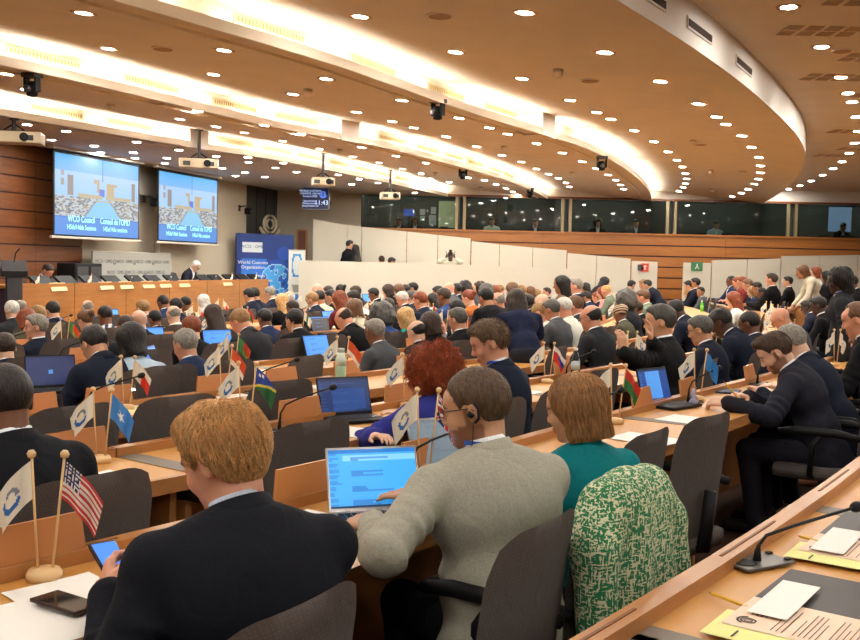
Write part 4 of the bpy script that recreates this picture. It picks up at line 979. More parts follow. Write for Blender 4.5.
# ================================================================ PEOPLE: distance-field bodies
def axis(lo,hi,base,bands=()):
    out=[lo];
    while out[-1]<hi:
        st=base
        for a,b_,s in bands:
            if a<=out[-1]<=b_: st=min(st,s)
        out.append(out[-1]+st)
    return np.array(out,np.float32)
class SDF:
    def __init__(s,X,Y,Z): s.ax=(X,Y,Z);s.F=np.full((len(X),len(Y),len(Z)),.3,np.float32)
    def sl(s,lo,hi,m):
        r=[]
        for a,l,h in zip(s.ax,lo,hi):
            i=int(np.searchsorted(a,l-m));j=int(np.searchsorted(a,h+m));
            if j<=i: return None
            r.append(slice(i,j))
        return tuple(r)
    def put(s,sl,d,k,op):
        f=s.F[sl]
        if op=='u':
            if k>0: h=np.clip(.5+.5*(f-d)/k,0,1);s.F[sl]=f*(1-h)+d*h-k*h*(1-h)
            else: s.F[sl]=np.minimum(f,d)
        else:
            if k>0: h=np.clip(.5-.5*(f+d)/k,0,1);s.F[sl]=f*(1-h)+(-d)*h+k*h*(1-h)
            else: s.F[sl]=np.maximum(f,-d)
    def cap(s,a,b_,ra,rb,k=.02,op='u',flat=None):
        a=np.array(a,np.float32);b_=np.array(b_,np.float32);m=max(ra,rb)
        q=s.sl(np.minimum(a,b_)-m,np.maximum(a,b_)+m,.03)
        if q is None: return
        X,Y,Z=(s.ax[0][q[0]][:,None,None],s.ax[1][q[1]][None,:,None],s.ax[2][q[2]][None,None,:])
        d=b_-a;L=max(1e-9,float(d@d));h=np.clip(((X-a[0])*d[0]+(Y-a[1])*d[1]+(Z-a[2])*d[2])/L,0,1)
        D=np.sqrt((X-a[0]-h*d[0])**2+(Y-a[1]-h*d[1])**2+(Z-a[2]-h*d[2])**2)-(ra+(rb-ra)*h)
        s.put(q,D,k,op)
    def ell(s,c,r,R=None,k=.02,op='u'):
        c=np.array(c,np.float32);m=max(r);q=s.sl(c-m,c+m,.03)
        if q is None: return
        X,Y,Z=(s.ax[0][q[0]][:,None,None]-c[0],s.ax[1][q[1]][None,:,None]-c[1],s.ax[2][q[2]][None,None,:]-c[2])
        if R is not None:
            R=np.array(R,np.float32);X,Y,Z=(R[0,0]*X+R[1,0]*Y+R[2,0]*Z,R[0,1]*X+R[1,1]*Y+R[2,1]*Z,R[0,2]*X+R[1,2]*Y+R[2,2]*Z)
        k0=np.sqrt((X/r[0])**2+(Y/r[1])**2+(Z/r[2])**2);k1=np.sqrt((X/r[0]**2)**2+(Y/r[1]**2)**2+(Z/r[2]**2)**2)+1e-6
        s.put(q,k0*(k0-1)/k1,k,op)
    def grid(s): return s.ax[0][:,None,None],s.ax[1][None,:,None],s.ax[2][None,None,:]
    def mesh(s,name,smooth=1):
        F=s.F;X,Y,Z=s.ax;S=F<0
        c=[S[i:F.shape[0]-1+i,j:F.shape[1]-1+j,k:F.shape[2]-1+k] for i in(0,1) for j in(0,1) for k in(0,1)]
        anyb=c[0]|c[1]|c[2]|c[3]|c[4]|c[5]|c[6]|c[7];allb=c[0]&c[1]&c[2]&c[3]&c[4]&c[5]&c[6]&c[7]
        I,J,K=np.nonzero(anyb&~allb);n=len(I)
        ids=np.full(anyb.shape,-1,np.int64);ids[I,J,K]=np.arange(n)
        co=[(i,j,k) for i in(0,1) for j in(0,1) for k in(0,1)];V=[F[I+i,J+j,K+k] for i,j,k in co]
        P=[np.stack((X[I+i],Y[J+j],Z[K+k]),1) for i,j,k in co];acc=np.zeros((n,3));cnt=np.zeros(n)
        for a in range(8):
            for b_ in range(a+1,8):
                if sum(abs(co[a][t]-co[b_][t]) for t in range(3))!=1: continue
                m=(V[a]<0)!=(V[b_]<0);t=V[a]/(V[a]-V[b_]+1e-12);p=P[a]+(P[b_]-P[a])*t[:,None];acc[m]+=p[m];cnt[m]+=1
        pts=acc/np.maximum(cnt,1)[:,None];quads=[]
        for ax_ in range(3):
            o=[slice(None)]*3;o2=[slice(None)]*3;o[ax_]=slice(0,-1);o2[ax_]=slice(1,None);A_=S[tuple(o)];B_=S[tuple(o2)]
            i,j,k=np.nonzero(A_!=B_);idx=[i,j,k];u,v=[(1,2),(2,0),(0,1)][ax_]
            ok=(idx[u]>0)&(idx[v]>0)&(idx[u]<ids.shape[u])&(idx[v]<ids.shape[v]);idx=[q[ok] for q in idx];sg=A_[i,j,k][ok]
            def g(du,dv):
                w_=[q.copy() for q in idx];w_[u]-=du;w_[v]-=dv;return ids[tuple(w_)]
            q=np.stack((g(1,1),g(0,1),g(0,0),g(1,0)),1);q[~sg]=q[~sg][:,::-1];quads.append(q)
        q=np.concatenate(quads);q=q[(q>=0).all(1)]
        for _ in range(smooth):
            s_=np.zeros_like(pts);c_=np.zeros(n)
            for a,b_ in ((0,1),(1,2),(2,3),(3,0)):
                np.add.at(s_,q[:,a],pts[q[:,b_]]);np.add.at(s_,q[:,b_],pts[q[:,a]]);np.add.at(c_,q[:,a],1);np.add.at(c_,q[:,b_],1)
            pts=pts*.5+.5*s_/np.maximum(c_,1)[:,None]
        me=bpy.data.meshes.new(name);me.vertices.add(n);me.vertices.foreach_set('co',pts.astype(np.float32).ravel())
        me.loops.add(len(q)*4);me.loops.foreach_set('vertex_index',q.ravel().astype(np.int32));me.polygons.add(len(q))
        me.polygons.foreach_set('loop_start',np.arange(0,len(q)*4,4,dtype=np.int32));me.update(calc_edges=True);me.validate()
        me.polygons.foreach_set('use_smooth',[True]*len(me.polygons));return me,pts
def wob(X,Y,Z,f,seed):   # cheap smooth noise in -1..1
    r=np.random.RandomState(seed);o=0
    for _ in range(5):
        d=r.normal(size=3);d=d/np.linalg.norm(d)*f*r.uniform(.7,1.5);o=o+np.sin(X*d[0]+Y*d[1]+Z*d[2]+r.uniform(0,6.28))
    return o/3.2
def rotx(a): c,s=math.cos(a),math.sin(a);return np.array([[1,0,0],[0,c,-s],[0,s,c]])
def rotz(a): c,s=math.cos(a),math.sin(a);return np.array([[c,-s,0],[s,c,0],[0,0,1]])
def roty(a): c,s=math.cos(a),math.sin(a);return np.array([[c,0,s],[0,1,0],[-s,0,c]])
def unit(v): v=np.array(v,float);return v/max(1e-9,np.linalg.norm(v))
def skeleton(p):
    """p: lean,bend,pitch,yaw,roll (degrees), twist, hl, hr (hand targets), stand, w (width), hd (hand direction)"""
    R_=math.radians;le,be=R_(p.get('lean',8)),R_(p.get('bend',8));st=p.get('stand',False);z0=.93 if st else .56
    tw=R_(p.get('twist',0));T=rotz(tw)
    dr=lambda a:T@np.array([0,math.sin(a),math.cos(a)])
    J={};J['S0']=np.array([0,0,z0]);J['S1']=J['S0']+.20*dr(le);J['S2']=J['S1']+.19*dr(le+be*.5);J['N']=J['S2']+.115*dr(le+be)
    J['A1'],J['A2']=le+be*.3,le+be*.7
    fwd=R_(p.get('pitch',20));J['HR']=T@rotz(R_(p.get('yaw',0)))@rotx(-fwd)@roty(R_(p.get('roll',0)))
    na=(le+be)*.6+fwd*.45;J['H']=J['N']+T@rotz(R_(p.get('yaw',0))*.5)@np.array([0,math.sin(na),math.cos(na)])*.150
    J['T']=T;w_=p.get('w',1.)
    sv=T@np.array([1,0,0]);base=J['S2']+.040*dr(le+be)
    for s,k in ((-1,'l'),(1,'r')):
        sh=base+s*sv*.172*w_+ T@np.array([0,p.get('sf',.01),-.0]);J['sh'+k]=sh
        tgt=p.get('h'+k);
        if tgt is None: tgt=(s*.16,.30,.60) if not st else (s*.26,.05,.72)
        tgt=np.array(tgt,float);a,b_=.285,.255;d=tgt-sh;D=np.linalg.norm(d)
        if D>a+b_-.01: tgt=sh+d/D*(a+b_-.01);d=tgt-sh;D=a+b_-.01
        x=(a*a-b_*b_+D*D)/(2*D);h=math.sqrt(max(0,a*a-x*x));dn=d/D
        hint=np.array(p.get('e'+k,(s*.6,-.35,-1.)),float);hint=unit(hint-dn*(hint@dn))
        J['el'+k]=sh+dn*x+hint*h;J['wr'+k]=tgt
        hd=p.get('d'+k);J['hd'+k]=unit(hd) if hd is not None else unit(unit(tgt-J['el'+k])+np.array([-s*.25,.15,-.2]))
        J['hn'+k]=unit(p.get('n'+k,(s*.15,0,-1.)))      # where the palm looks
        hip=J['S0']+np.array([s*.09,0,-.03]);J['hip'+k]=hip
        if st: J['kn'+k]=np.array([s*.10,.03,.49]);J['an'+k]=np.array([s*.11,-.02,.09])
        else: J['kn'+k]=np.array([s*.13,.42,.53]);J['an'+k]=np.array([s*.13,.36,.10])
    return J
def hl(J,v): return J['H']+J['HR']@np.array(v)
def head_sdf(s,J,fine=True,fem=False):
    R=J['HR'];E=lambda c,r,k=.015,op='u':s.ell(hl(J,c),r,R,k,op);C=lambda a,b_,ra,rb,k=.01:s.cap(hl(J,a),hl(J,b_),ra,rb,k)
    j=.92 if fem else 1.
    E((0,-.012,.028),(.076,.097,.086),.0);E((0,.028,-.025),(.060*j,.062,.078),.03);E((0,.030,-.078),(.050*j,.052,.036),.025)
    E((0,.070,-.100),(.022*j,.018,.017),.02);E((0,.062,.040),(.055,.034,.036),.02)
    s.cap(hl(J,(0,-.026,-.06)),J['N'],.051*j,.057*j,.025)
    if fine:
        for q in (-1,1):
            E((q*.034,.062,-.030),(.026,.026,.026),.02);E((q*.031,.094,.002),(.019,.013,.012),.010,'s');E((q*.032,.080,.0015),(.0145,.0135,.0125),.003)
            E((q*.031,.083,.022),(.022,.010,.007),.012)
            E((q*.0785,-.012,-.006),(.0075,.019,.031),.006);E((q*.086,-.010,.0),(.005,.010,.018),.004,'s')
            E((q*.010,.101,-.033),(.0085,.0095,.0075),.006)
        C((0,.086,.012),(0,.107,-.024),.0075,.0105,.010);E((0,.090,-.060),(.023,.011,.0065),.007);E((0,.088,-.072),(.020,.011,.0075),.006);E((0,.098,-.066),(.022,.004,.0018),.003,'s')
    else:
        for q in (-1,1): E((q*.0785,-.012,-.006),(.009,.020,.031),.006);E((q*.031,.096,.002),(.018,.013,.012),.010,'s')
        C((0,.084,.012),(0,.106,-.024),.010,.014,.010);E((0,.088,-.066),(.022,.011,.010),.007)
def hand_sdf(s,w_,d,n,side,curl=.5,sc=1.,inf=0.):
    d=unit(d);n=unit(np.array(n)-d*(np.array(n)@d));x=np.cross(d,n)*side   # x: towards the thumb
    P=lambda a,b_,c:w_+ (d*a+x*b_+n*c)*sc
    for t in (-.028,-.010,.010,.028): s.cap(P(.015,t*.7,0),P(.085,t,.0),.0135*sc+inf,.0125*sc+inf,.012)
    L=((.034,.022,.016,.028),(.042,.026,.018,.010),(.039,.025,.018,-.010),(.030,.019,.016,-.028))
    for a,b_,c,o in L:
        p0=P(.085,o,0);th=curl*.9;e=lambda ang:d*math.cos(ang)+n*math.sin(ang)
        sp=x*(o*.9);p1=p0+(e(th*.6)*a+sp*a*3)*sc;p2=p1+e(th*1.5)*b_*sc;p3=p2+e(th*2.2)*c*sc
        s.cap(p0,p1,.0095*sc+inf,.0085*sc+inf,.006);s.cap(p1,p2,.0085*sc+inf,.0078*sc+inf,.003);s.cap(p2,p3,.0078*sc+inf,.0068*sc+inf,.003)
    t0=P(.022,.026,.006);t1=P(.052,.052,.018+.01*curl);t2=P(.082,.060-.014*curl,.024+.02*curl);s.cap(t0,t1,.014*sc+inf,.0115*sc+inf,.012);s.cap(t1,t2,.0112*sc+inf,.0085*sc+inf,.004)
def torso(s,J,i,w_=1.,belly=0.,fem=False,seat=True):
    T=J['T'];R1=T@rotx(-J['A1']);R2=T@rotx(-J['A2'])
    s.ell(J['S0']+(0,0,-.02),((.165+i)*w_,.125+i,.115+i),T,.03)
    s.ell(J['S1']*.6+J['S0']*.4+T@np.array([0,.01+belly*.5,0]),((.145+i)*w_,.11+i+belly,.15+i),R1,.04)
    s.ell(J['S2']-T@np.array([0,-.0,.03]),((.168+i)*w_,.112+i+belly*.3,.165+i),R2,.05)
    if fem: s.ell(J['S2']+R2@np.array([0,.085,-.03]),(.12,.06+i,.06),R2,.03)
    for k in 'lr':
        s.cap(J['S2']*.35+J['N']*.65,J['sh'+k],.056+i,.040+i,.045);s.cap(J['S2'],J['sh'+k]-(0,0,.02),.085+i,.048+i,.03)
def make_body(p,cell=.006,hc=.0045,fem=False,tone=None,beard=None,sleeve='long'):
    J=skeleton(p);H=J['H'];hs=[J['wrl'],J['wrr']]
    allp=np.array([J[k] for k in J if k[:2] in('S0','S1','S2','sh','el','wr','hi','kn','an') or k in('H','N')])
    lo=allp.min(0)-.22;hi=allp.max(0)+.22;lo[2]=0
    X=axis(lo[0],hi[0],cell,[(H[0]-.1,H[0]+.1,hc)]+[(w_[0]-.11,w_[0]+.11,max(.0055,hc)) for w_ in hs if cell<.009])
    Y=axis(lo[1],hi[1],cell,[(H[1]-.12,H[1]+.13,hc)]);Z=axis(lo[2],hi[2],cell,[(H[2]-.14,H[2]+.13,hc)])
    s=SDF(X,Y,Z);w_=p.get('w',1.);torso(s,J,0,w_,p.get('belly',0),fem);head_sdf(s,J,hc<.008,fem)
    for sd,k in ((-1,'l'),(1,'r')):
        s.cap(J['sh'+k],J['el'+k],.045,.037,.02);s.cap(J['el'+k],J['wr'+k],.037,.025,.015);hand_sdf(s,J['wr'+k],J['hd'+k],J['hn'+k],sd if True else 1,p.get('curl',.5))
        s.cap(J['hip'+k],J['kn'+k],.075,.052,.03);s.cap(J['kn'+k],J['an'+k],.05,.035,.02);s.cap(J['an'+k]-(0,.03,.04),J['an'+k]+np.array([0,.15,-.06]),.033,.028,.02)
    me,pts=s.mesh('person',1);q=(pts-H)@J['HR'];tint=np.ones((len(pts),4),np.float32)
    ax,y,z=np.abs(q[:,0]),q[:,1],q[:,2]
    def mk(m,c): tint[m,:3]=c
    if hc<.010:
        mk((ax<.026)&(y>.075)&(z<-.054)&(z>-.080),(.80,.52,.5))
        mk((ax>.010)&(ax<.052)&(y>.066)&(z>.016)&(z<.030),(.38,.34,.32));mk((np.hypot(ax-.032,(z-.0015))<.013)&(y>.080),(.9,.85,.8));mk((np.hypot(ax-.032,(z-.0015))<.0062)&(y>.086),(.16,.12,.1))
        mk((np.hypot(ax-.032,(z-.0110)*1.6)<.013)&(y>.078)&(z>.009)&(z<.015),(.6,.5,.48))
        if beard: mk((z<-.042)&(y>-.03)&(z>-.14)&~((ax<.027)&(y>.07)&(z>-.078)&(z<-.054))&((y<.085)|(z<-.05))&(ax+.0*y<.09)&((z<-.05)|(y<.05)),beard);mk((z<.01)&(z>-.06)&(y>.0)&(y<.022)&(ax>.05),beard)
    ev=np.zeros(len(me.edges)*2,np.int32);me.edges.foreach_get('vertices',ev);ev=ev.reshape(-1,2);dg_=np.bincount(ev.ravel(),minlength=len(tint)).astype(np.float32)[:,None]
    for _ in range(2 if hc<.006 else 1):
        s_=np.zeros_like(tint);np.add.at(s_,ev[:,0],tint[ev[:,1]]);np.add.at(s_,ev[:,1],tint[ev[:,0]]);tint=(tint*.5+.5*s_/np.maximum(dg_,1)).astype(np.float32)
    a=me.color_attributes.new('tint','FLOAT_COLOR','POINT');a.data.foreach_set('color',tint.ravel());me.materials.append(MT['skin']);return me,J
def sleeve_fold(s,J,k,amp,seed):
    pass
def make_jacket(p,J,cell=.008,kind='suit',infl=.02,seed=1,fem=False):
    w_=p.get('w',1.);allp=np.array([J[k] for k in ('S0','S1','S2','N','shl','shr','ell','elr','wrl','wrr')]);lo=allp.min(0)-.2;hi=allp.max(0)+.2;lo[2]=max(lo[2],J['S0'][2]-(.2 if kind in('suit','dress') else .1));hi[2]=J['N'][2]+.10
    s=SDF(axis(lo[0],hi[0],cell),axis(lo[1],hi[1],cell),axis(lo[2],hi[2],cell));torso(s,J,infl,w_,p.get('belly',0),fem)
    if kind in('suit','dress'): s.ell(J['S0']+(0,-.02,-.08),((.18+infl)*w_,.145+infl,.10),J['T'],.05)
    short=kind in('tee','sleeveless')
    for sd,k in ((-1,'l'),(1,'r')):
        sh,el,wr=J['sh'+k],J['el'+k],J['wr'+k]
        if kind=='sleeveless': s.cap(sh,sh*.85+el*.15,.052+infl,.052+infl,.02);s.ell(sh*.5+el*.5,(.001,.001,.001));continue
        if kind=='tee': s.cap(sh,sh*.4+el*.6,.050+infl,.052+infl,.02);continue
        s.cap(sh,el,.043+infl,.041+infl,.025);e2=el*.12+wr*.88;s.cap(el,e2,.044+infl,.032+infl*.8,.012);
        if kind=='suit': s.cap(e2,wr*.97+el*.03,.034+infl*.6,.034+infl*.6,.0)
        r=np.random.RandomState(seed)
        d=unit(el-sh);f=unit(wr-el);mid=unit(f-d)
        for t in np.linspace(.45,1.0,4): # soft cloth rolls around the elbow
            c=sh+(el-sh)*t;s.ell(c+unit(np.cross(d,r.normal(size=3)))*.012,(.041+infl,.041+infl,.013),np.stack([unit(np.cross(d,[.3,.5,.8])),unit(np.cross(d,np.cross(d,[.3,.5,.8]))),d],1),.02)
        for t in (.1,.3,.5):
            c=el+(wr-el)*t;s.ell(c,(.046+infl-.012*t,.046+infl-.012*t,.010),np.stack([unit(np.cross(f,[.2,.6,.7])),unit(np.cross(f,np.cross(f,[.2,.6,.7]))),f],1),.02)
    Xg,Yg,Zg=s.grid();s.F+= (wob(Xg,Yg,Zg*.6,26,seed)*.0035+wob(Xg,Yg,Zg,60,seed+5)*.0014).astype(np.float32)
    # neck opening and front
    H=J['N'];nd=unit(J['H']-J['N']);op=.062 if kind!='polo' else .066
    s.cap(H-nd*.012,H+nd*.16,op,op+.03,.006,'s')
    R2=J['T']@rotx(-J['A2'])
    if kind=='suit':
        O=J['S2']+R2@np.array([0,0,-.10]);a0,a1,a2=R2[:,0],R2[:,1],R2[:,2];lx=np.abs((Xg-O[0])*a0[0]+(Yg-O[1])*a0[1]+(Zg-O[2])*a0[2]);ly=(Xg-O[0])*a1[0]+(Yg-O[1])*a1[1]+(Zg-O[2])*a1[2];lz=(Xg-O[0])*a2[0]+(Yg-O[1])*a2[1]+(Zg-O[2])*a2[2]
        s.F[:]=np.maximum(s.F,-np.maximum(np.maximum(lx-lz*.24,.055-ly),-lz).astype(np.float32))
    me,pts=s.mesh('jacket' if kind=='suit' else 'top',1);me.materials.append(MT['cloth']);return me
def make_shirt(p,J,cell=.008,fem=False):     # shirt front, collar and cuffs showing under the jacket
    allp=np.array([J[k] for k in ('S1','S2','N','shl','shr','wrl','wrr')]);lo=allp.min(0)-.1;hi=allp.max(0)+.13
    lo[2]-=.05
    s=SDF(axis(lo[0],hi[0],cell),axis(lo[1],hi[1],cell),axis(lo[2],hi[2],cell))
    R2=J['T']@rotx(-J['A2']);s.ell(J['S2']-(0,0,.03),(.16,.118+p.get('belly',0)*.3,.165),R2,.05);s.cap(J['S2'],J['N'],.08,.062,.03);nd=unit(J['H']-J['N'])
    s.cap(J['N']-nd*.02,J['N']+nd*.004,.066,.062,.01)
    for k in 'lr':
        d=unit(J['wr'+k]-J['el'+k]);s.cap(J['wr'+k]-d*.05,J['wr'+k]-d*.004,.034,.035,.0)
    me,_=s.mesh('shirt',1);me.materials.append(MT['cloth']);return me
def collar_mesh(J,r0,r1,h0,h1,th,gap=.55,name='collar',flare=0.):
    nd=unit(J['H']-J['N']);T=J['T'];H=J['N'];u=T@np.array([1,0,0]);f=unit(np.cross(nd,u))*-1;u=unit(np.cross(nd,f))*-1
    if f@(T@np.array([0,1,0]))<0:f=-f
    rows=[]
    prof=[(r0,h0),(r1,h1),(r1+th,h1+.001),(r0+th+flare,h0-.004)]
    for r,h in prof+[prof[0]]:
        rows.append([tuple(H+nd*(h-.012*max(0,math.cos(a)))+u*math.sin(a)*r+f*(math.cos(a)*r*.97-.004)) for a in np.linspace(gap,2*math.pi-gap,26)])
    b=MB();b.grid(rows);me=b.mesh(name,True);me.materials.append(MT['cloth']);return me
def make_trousers(p,J,cell=.014,skirt=False):
    allp=np.array([J[k] for k in ('S0','S1','knl','knr','anl','anr')]);lo=allp.min(0)-.22;hi=allp.max(0)+.22;lo[2]=.03
    s=SDF(axis(lo[0],hi[0],cell),axis(lo[1],hi[1],cell),axis(lo[2],hi[2],cell))
    s.ell(J['S0']+(0,0,-.02),(.178,.142,.128),J['T'],.03)
    for k in 'lr':
        s.cap(J['hip'+k],J['kn'+k],.094,.070,.03);s.cap(J['kn'+k],J['an'+k],.066,.056,.02)
    me,_=s.mesh('trousers',1);me.materials.append(MT['cloth']);return me
def make_shoes(J):
    lo=np.minimum(J['anl'],J['anr'])-.2;hi=np.maximum(J['anl'],J['anr'])+.3;lo[2]=0;hi[2]=.14
    s=SDF(axis(lo[0],hi[0],.012),axis(lo[1],hi[1],.012),axis(lo[2]-.01,hi[2],.012))
    for k in 'lr':
        a=J['an'+k];s.cap(a+(0,-.05,-.045),a+np.array([0,.17,-.05]),.042,.038,.03);s.cap(a+(0,-.03,0),a+(0,-.03,-.04),.042,.045,.03)
    me,_=s.mesh('shoes',1);me.materials.append(MT['black']);return me
# ---------------------------------------------------------------- hair in head space
def hairline(Y,X,front=.068,temple=.030,nape=-.084,ear=.012):
    return np.interp(Y,[-.12,-.045,-.02,.012,.030,.05,.075,.2],[nape,nape*.9,ear-.012,ear+.008,-.005,temple+.008,front,front]).astype(np.float32)
HAIRC={}
def make_hair(style,cell=.006,seed=1):
    key=(style,cell)
    if key in HAIRC: return HAIRC[key]
    b_={'afro':.19,'long':.17,'locs':.17}.get(style,.15);zlo={'long':-.36,'bob':-.20,'locs':-.3,'scarf':-.22,'puff':-.2}.get(style,-.15)
    s=SDF(axis(-b_,b_,cell),axis(-b_-.06,b_,cell),axis(zlo,.22,cell));X,Y,Z=s.grid();Xb=X+0*Y+0*Z
    N_=lambda a,f,sd:(wob(X,Y,Z,f,sd)*a).astype(np.float32)
    strand=lambda a:(np.sin(np.arctan2(X,Y+.01)*46+wob(X,Y,Z,30,seed)*2.5)*a).astype(np.float32)
    cut=None
    if style in('short','buzz','fringe','receding','thin','quiff'):
        t={'short':.012,'buzz':.007,'fringe':.007,'receding':.011,'thin':.009,'quiff':.011}[style]
        s.ell((0,-.010,.030),(.0775+t*.45,.0975+t*.6,.088+t),None,0)
        if style=='quiff': s.ell((0,.055,.098),(.062,.052,.032),None,.03)
        if style=='short': s.ell((.01,.045,.086),(.058,.050,.028),None,.03)
        s.F+=N_(.0022 if style!='buzz' else .0005,60,seed)+strand(.0016 if style!='buzz' else .0002)
        hlz=hairline(Y,X,.066 if style!='receding' else .1,.034)+wob(X,Y,Z,45,seed+3)*.004
        s.F[:]=np.maximum(s.F,(hlz-Z))
        s.F+=(t*.75*(1-np.clip((Z-hlz)/.028,0,1))).astype(np.float32)
        fr=.072 if style!='receding' else .045
        s.F[:]=np.maximum(s.F,Y-(fr+.02)+np.maximum(0,.085-Z)*.5)
        if style=='receding': s.F[:]=np.maximum(s.F,-(np.sqrt((np.abs(X)-.045)**2+(Y-.07)**2+(Z-.09)**2)-.045))
        if style=='fringe': s.F[:]=np.maximum(np.maximum(s.F,Z-.034+Y*.38+wob(X,Y,Z,60,3)*.005),Y-.030)
        if style=='thin': s.F[:]=np.maximum(s.F,-(np.sqrt((X)**2+(Y+.035)**2+(Z-.13)**2)-.052))
    elif style in('bob','long','puff'):
        s.ell((0,-.018,.030),(.093,.112,.103),None,0)
        z1={'bob':-.105,'long':-.26,'puff':-.08}[style]
        for sx in (-1,1):
            s.cap((sx*.062,-.01,.02),(sx*.068,-.02,z1*.9),.036,.034 if style=='bob' else .028,.04)
        s.cap((0,-.055,.02),(0,-.070,z1),.072,.060 if style!='long' else .050,.04)
        if style=='long': s.cap((-.05,-.07,-.05),(-.06,-.09,z1),.045,.03,.04);s.cap((.05,-.07,-.05),(.06,-.09,z1),.045,.03,.04)
        if style=='puff': s.cap((0,-.13,.0),(0,-.14,-.06),.05,.03,.03)
        s.F+=N_(.004,38,seed)+strand(.0024)
        s.F[:]=np.maximum(s.F,(z1-.015-Z)+wob(X,Y,Z,60,4)*.006)
        fc=np.maximum(np.maximum(np.abs(X)-.057,.045-Y),Z-.068+np.abs(X)*.35)       # face window
        s.F[:]=np.maximum(s.F,-fc);s.F[:]=np.maximum(s.F,-np.maximum(np.abs(X)-.058,np.maximum(-.035-Y,Z+.055)))
    elif style=='bun':
        s.ell((0,-.012,.030),(.087,.107,.098),None,0);s.ell((0,-.115,.055),(.042,.040,.040),None,.012);s.F+=N_(.003,50,seed)+strand(.0018)
        s.F[:]=np.maximum(s.F,hairline(Y,X,.066,.036,-.06)-Z);s.F[:]=np.maximum(s.F,Y-.085)
    elif style=='afro':
        s.ell((0,-.035,.035),(.138,.135,.125),None,0);s.ell((0,-.06,-.04),(.13,.105,.10),None,.05)
        s.F+=N_(.010,55,seed)+N_(.007,110,seed+2)
        s.F[:]=np.maximum(s.F,-np.maximum(np.maximum(np.abs(X)-.058,.055-Y),Z-.072))
    elif style=='locs':
        s.ell((0,-.018,.035),(.098,.116,.110),None,0);s.cap((0,-.05,.0),(0,-.06,-.12),.085,.075,.04)
        s.F+=(np.sin(np.arctan2(X,Y+.02)*26)*.006).astype(np.float32)+N_(.007,60,seed)
        s.F[:]=np.maximum(s.F,-np.maximum(np.maximum(np.abs(X)-.060,.045-Y),Z-.066));s.F[:]=np.maximum(s.F,-.14-Z)
    elif style=='scarf':
        s.ell((0,-.012,.028),(.092,.112,.104),None,0);s.cap((0,-.03,0),(0,-.03,-.13),.080,.095,.04);s.ell((0,-.02,-.17),(.15,.13,.05),None,.04)
        s.F+=N_(.004,30,seed);s.F[:]=np.maximum(s.F,-np.maximum(np.maximum(np.abs(X)-.052,.055-Y),np.maximum(Z-.060,-.085-Z)))
    elif style=='wrap':   # coiled cloth cap
        s.ell((0,-.02,.052),(.098,.120,.090),None,0)
        s.F+=(np.sin((Z*1.3+X*.5-Y*.35)*2*math.pi/.036)*.005).astype(np.float32)
        s.F[:]=np.maximum(s.F,hairline(Y,X,.040,.02,-.03,.0)-Z)
    elif style=='cap':
        s.ell((0,-.012,.050),(.088,.110,.085),None,0);s.F+=N_(.001,30,seed);s.F[:]=np.maximum(s.F,.035-Z)
    me,_=s.mesh('hair',1);me.materials.append(MT['hair']);HAIRC[key]=me;return me
def strands(me,n,length,crown=(0,-.03,.13),r=.0009,seed=3,lift=.001,curl=0.,steps=7,grav=.25,jit=.25,zmax=None):
    rnd=random.Random(seed);bv=BVHTree.FromPolygons([v.co[:] for v in me.vertices],[p.vertices[:] for p in me.polygons]);V=me.vertices;b=MB();k=0;cr=Vector(crown)
    while k<n:
        v=V[rnd.randrange(len(V))]
        if zmax is not None and v.co.z<zmax: continue
        # only the outer shell
        if (v.co-Vector((0,-.01,.02))).dot(v.normal)<.03: k+=1;continue
        k+=1;p=v.co+v.normal*.001;nn=v.normal;jd=Vector((rnd.gauss(0,1),rnd.gauss(0,1),rnd.gauss(0,1)))*jit;pts=[];L=length*rnd.uniform(.6,1.3)
        ph=rnd.uniform(0,6);fr=rnd.uniform(1.2,2.2)
        for i in range(steps):
            pts.append(p+nn*(lift*i+ (curl*math.cos(ph+i*fr) if curl else 0))+ (nn.cross(Vector((0,0,1)))*curl*math.sin(ph+i*fr) if curl else Vector()))
            d=(p-cr).normalized()+jd+Vector((0,0,-grav));d=d-nn*d.dot(nn);d.normalize();p=p+d*(L/steps)
            h=bv.find_nearest(p)
            if h[0] is not None and not curl: p=h[0]+h[1]*.0012;nn=h[1]
        rr=[r*(1-.6*i/(steps-1)) for i in range(steps)];b.tube(pts,rr,3,cap=False)
    return b.mesh('hair_strands',True)
MT['skin']=None
def skinmat():
    m=bpy.data.materials.new('skin_tone');m.use_nodes=True;nt=m.node_tree;N=nt.nodes;L=nt.links;b=N['Principled BSDF']
    o=N.new('ShaderNodeObjectInfo');a=N.new('ShaderNodeAttribute');a.attribute_name='tint';mu=N.new('ShaderNodeVectorMath');mu.operation='MULTIPLY';L.new(o.outputs['Color'],mu.inputs[0]);L.new(a.outputs['Color'],mu.inputs[1])
    tc=N.new('ShaderNodeTexCoord');n=N.new('ShaderNodeTexNoise');n.inputs['Scale'].default_value=30;n.inputs['Detail'].default_value=4;L.new(tc.outputs['Object'],n.inputs['Vector'])
    r=N.new('ShaderNodeMapRange');r.inputs['To Min'].default_value=.88;r.inputs['To Max'].default_value=1.12;L.new(n.outputs['Fac'],r.inputs[0]);s=N.new('ShaderNodeVectorMath');s.operation='SCALE';L.new(mu.outputs[0],s.inputs[0]);L.new(r.outputs[0],s.inputs['Scale'])
    L.new(s.outputs[0],b.inputs['Base Color']);b.inputs['Roughness'].default_value=.5;b.inputs['Subsurface Weight'].default_value=.08;b.inputs['Subsurface Scale'].default_value=.01;b.inputs['Subsurface Radius'].default_value=(1,.3,.2);return m
MT['skin']=skinmat()
GLS=None
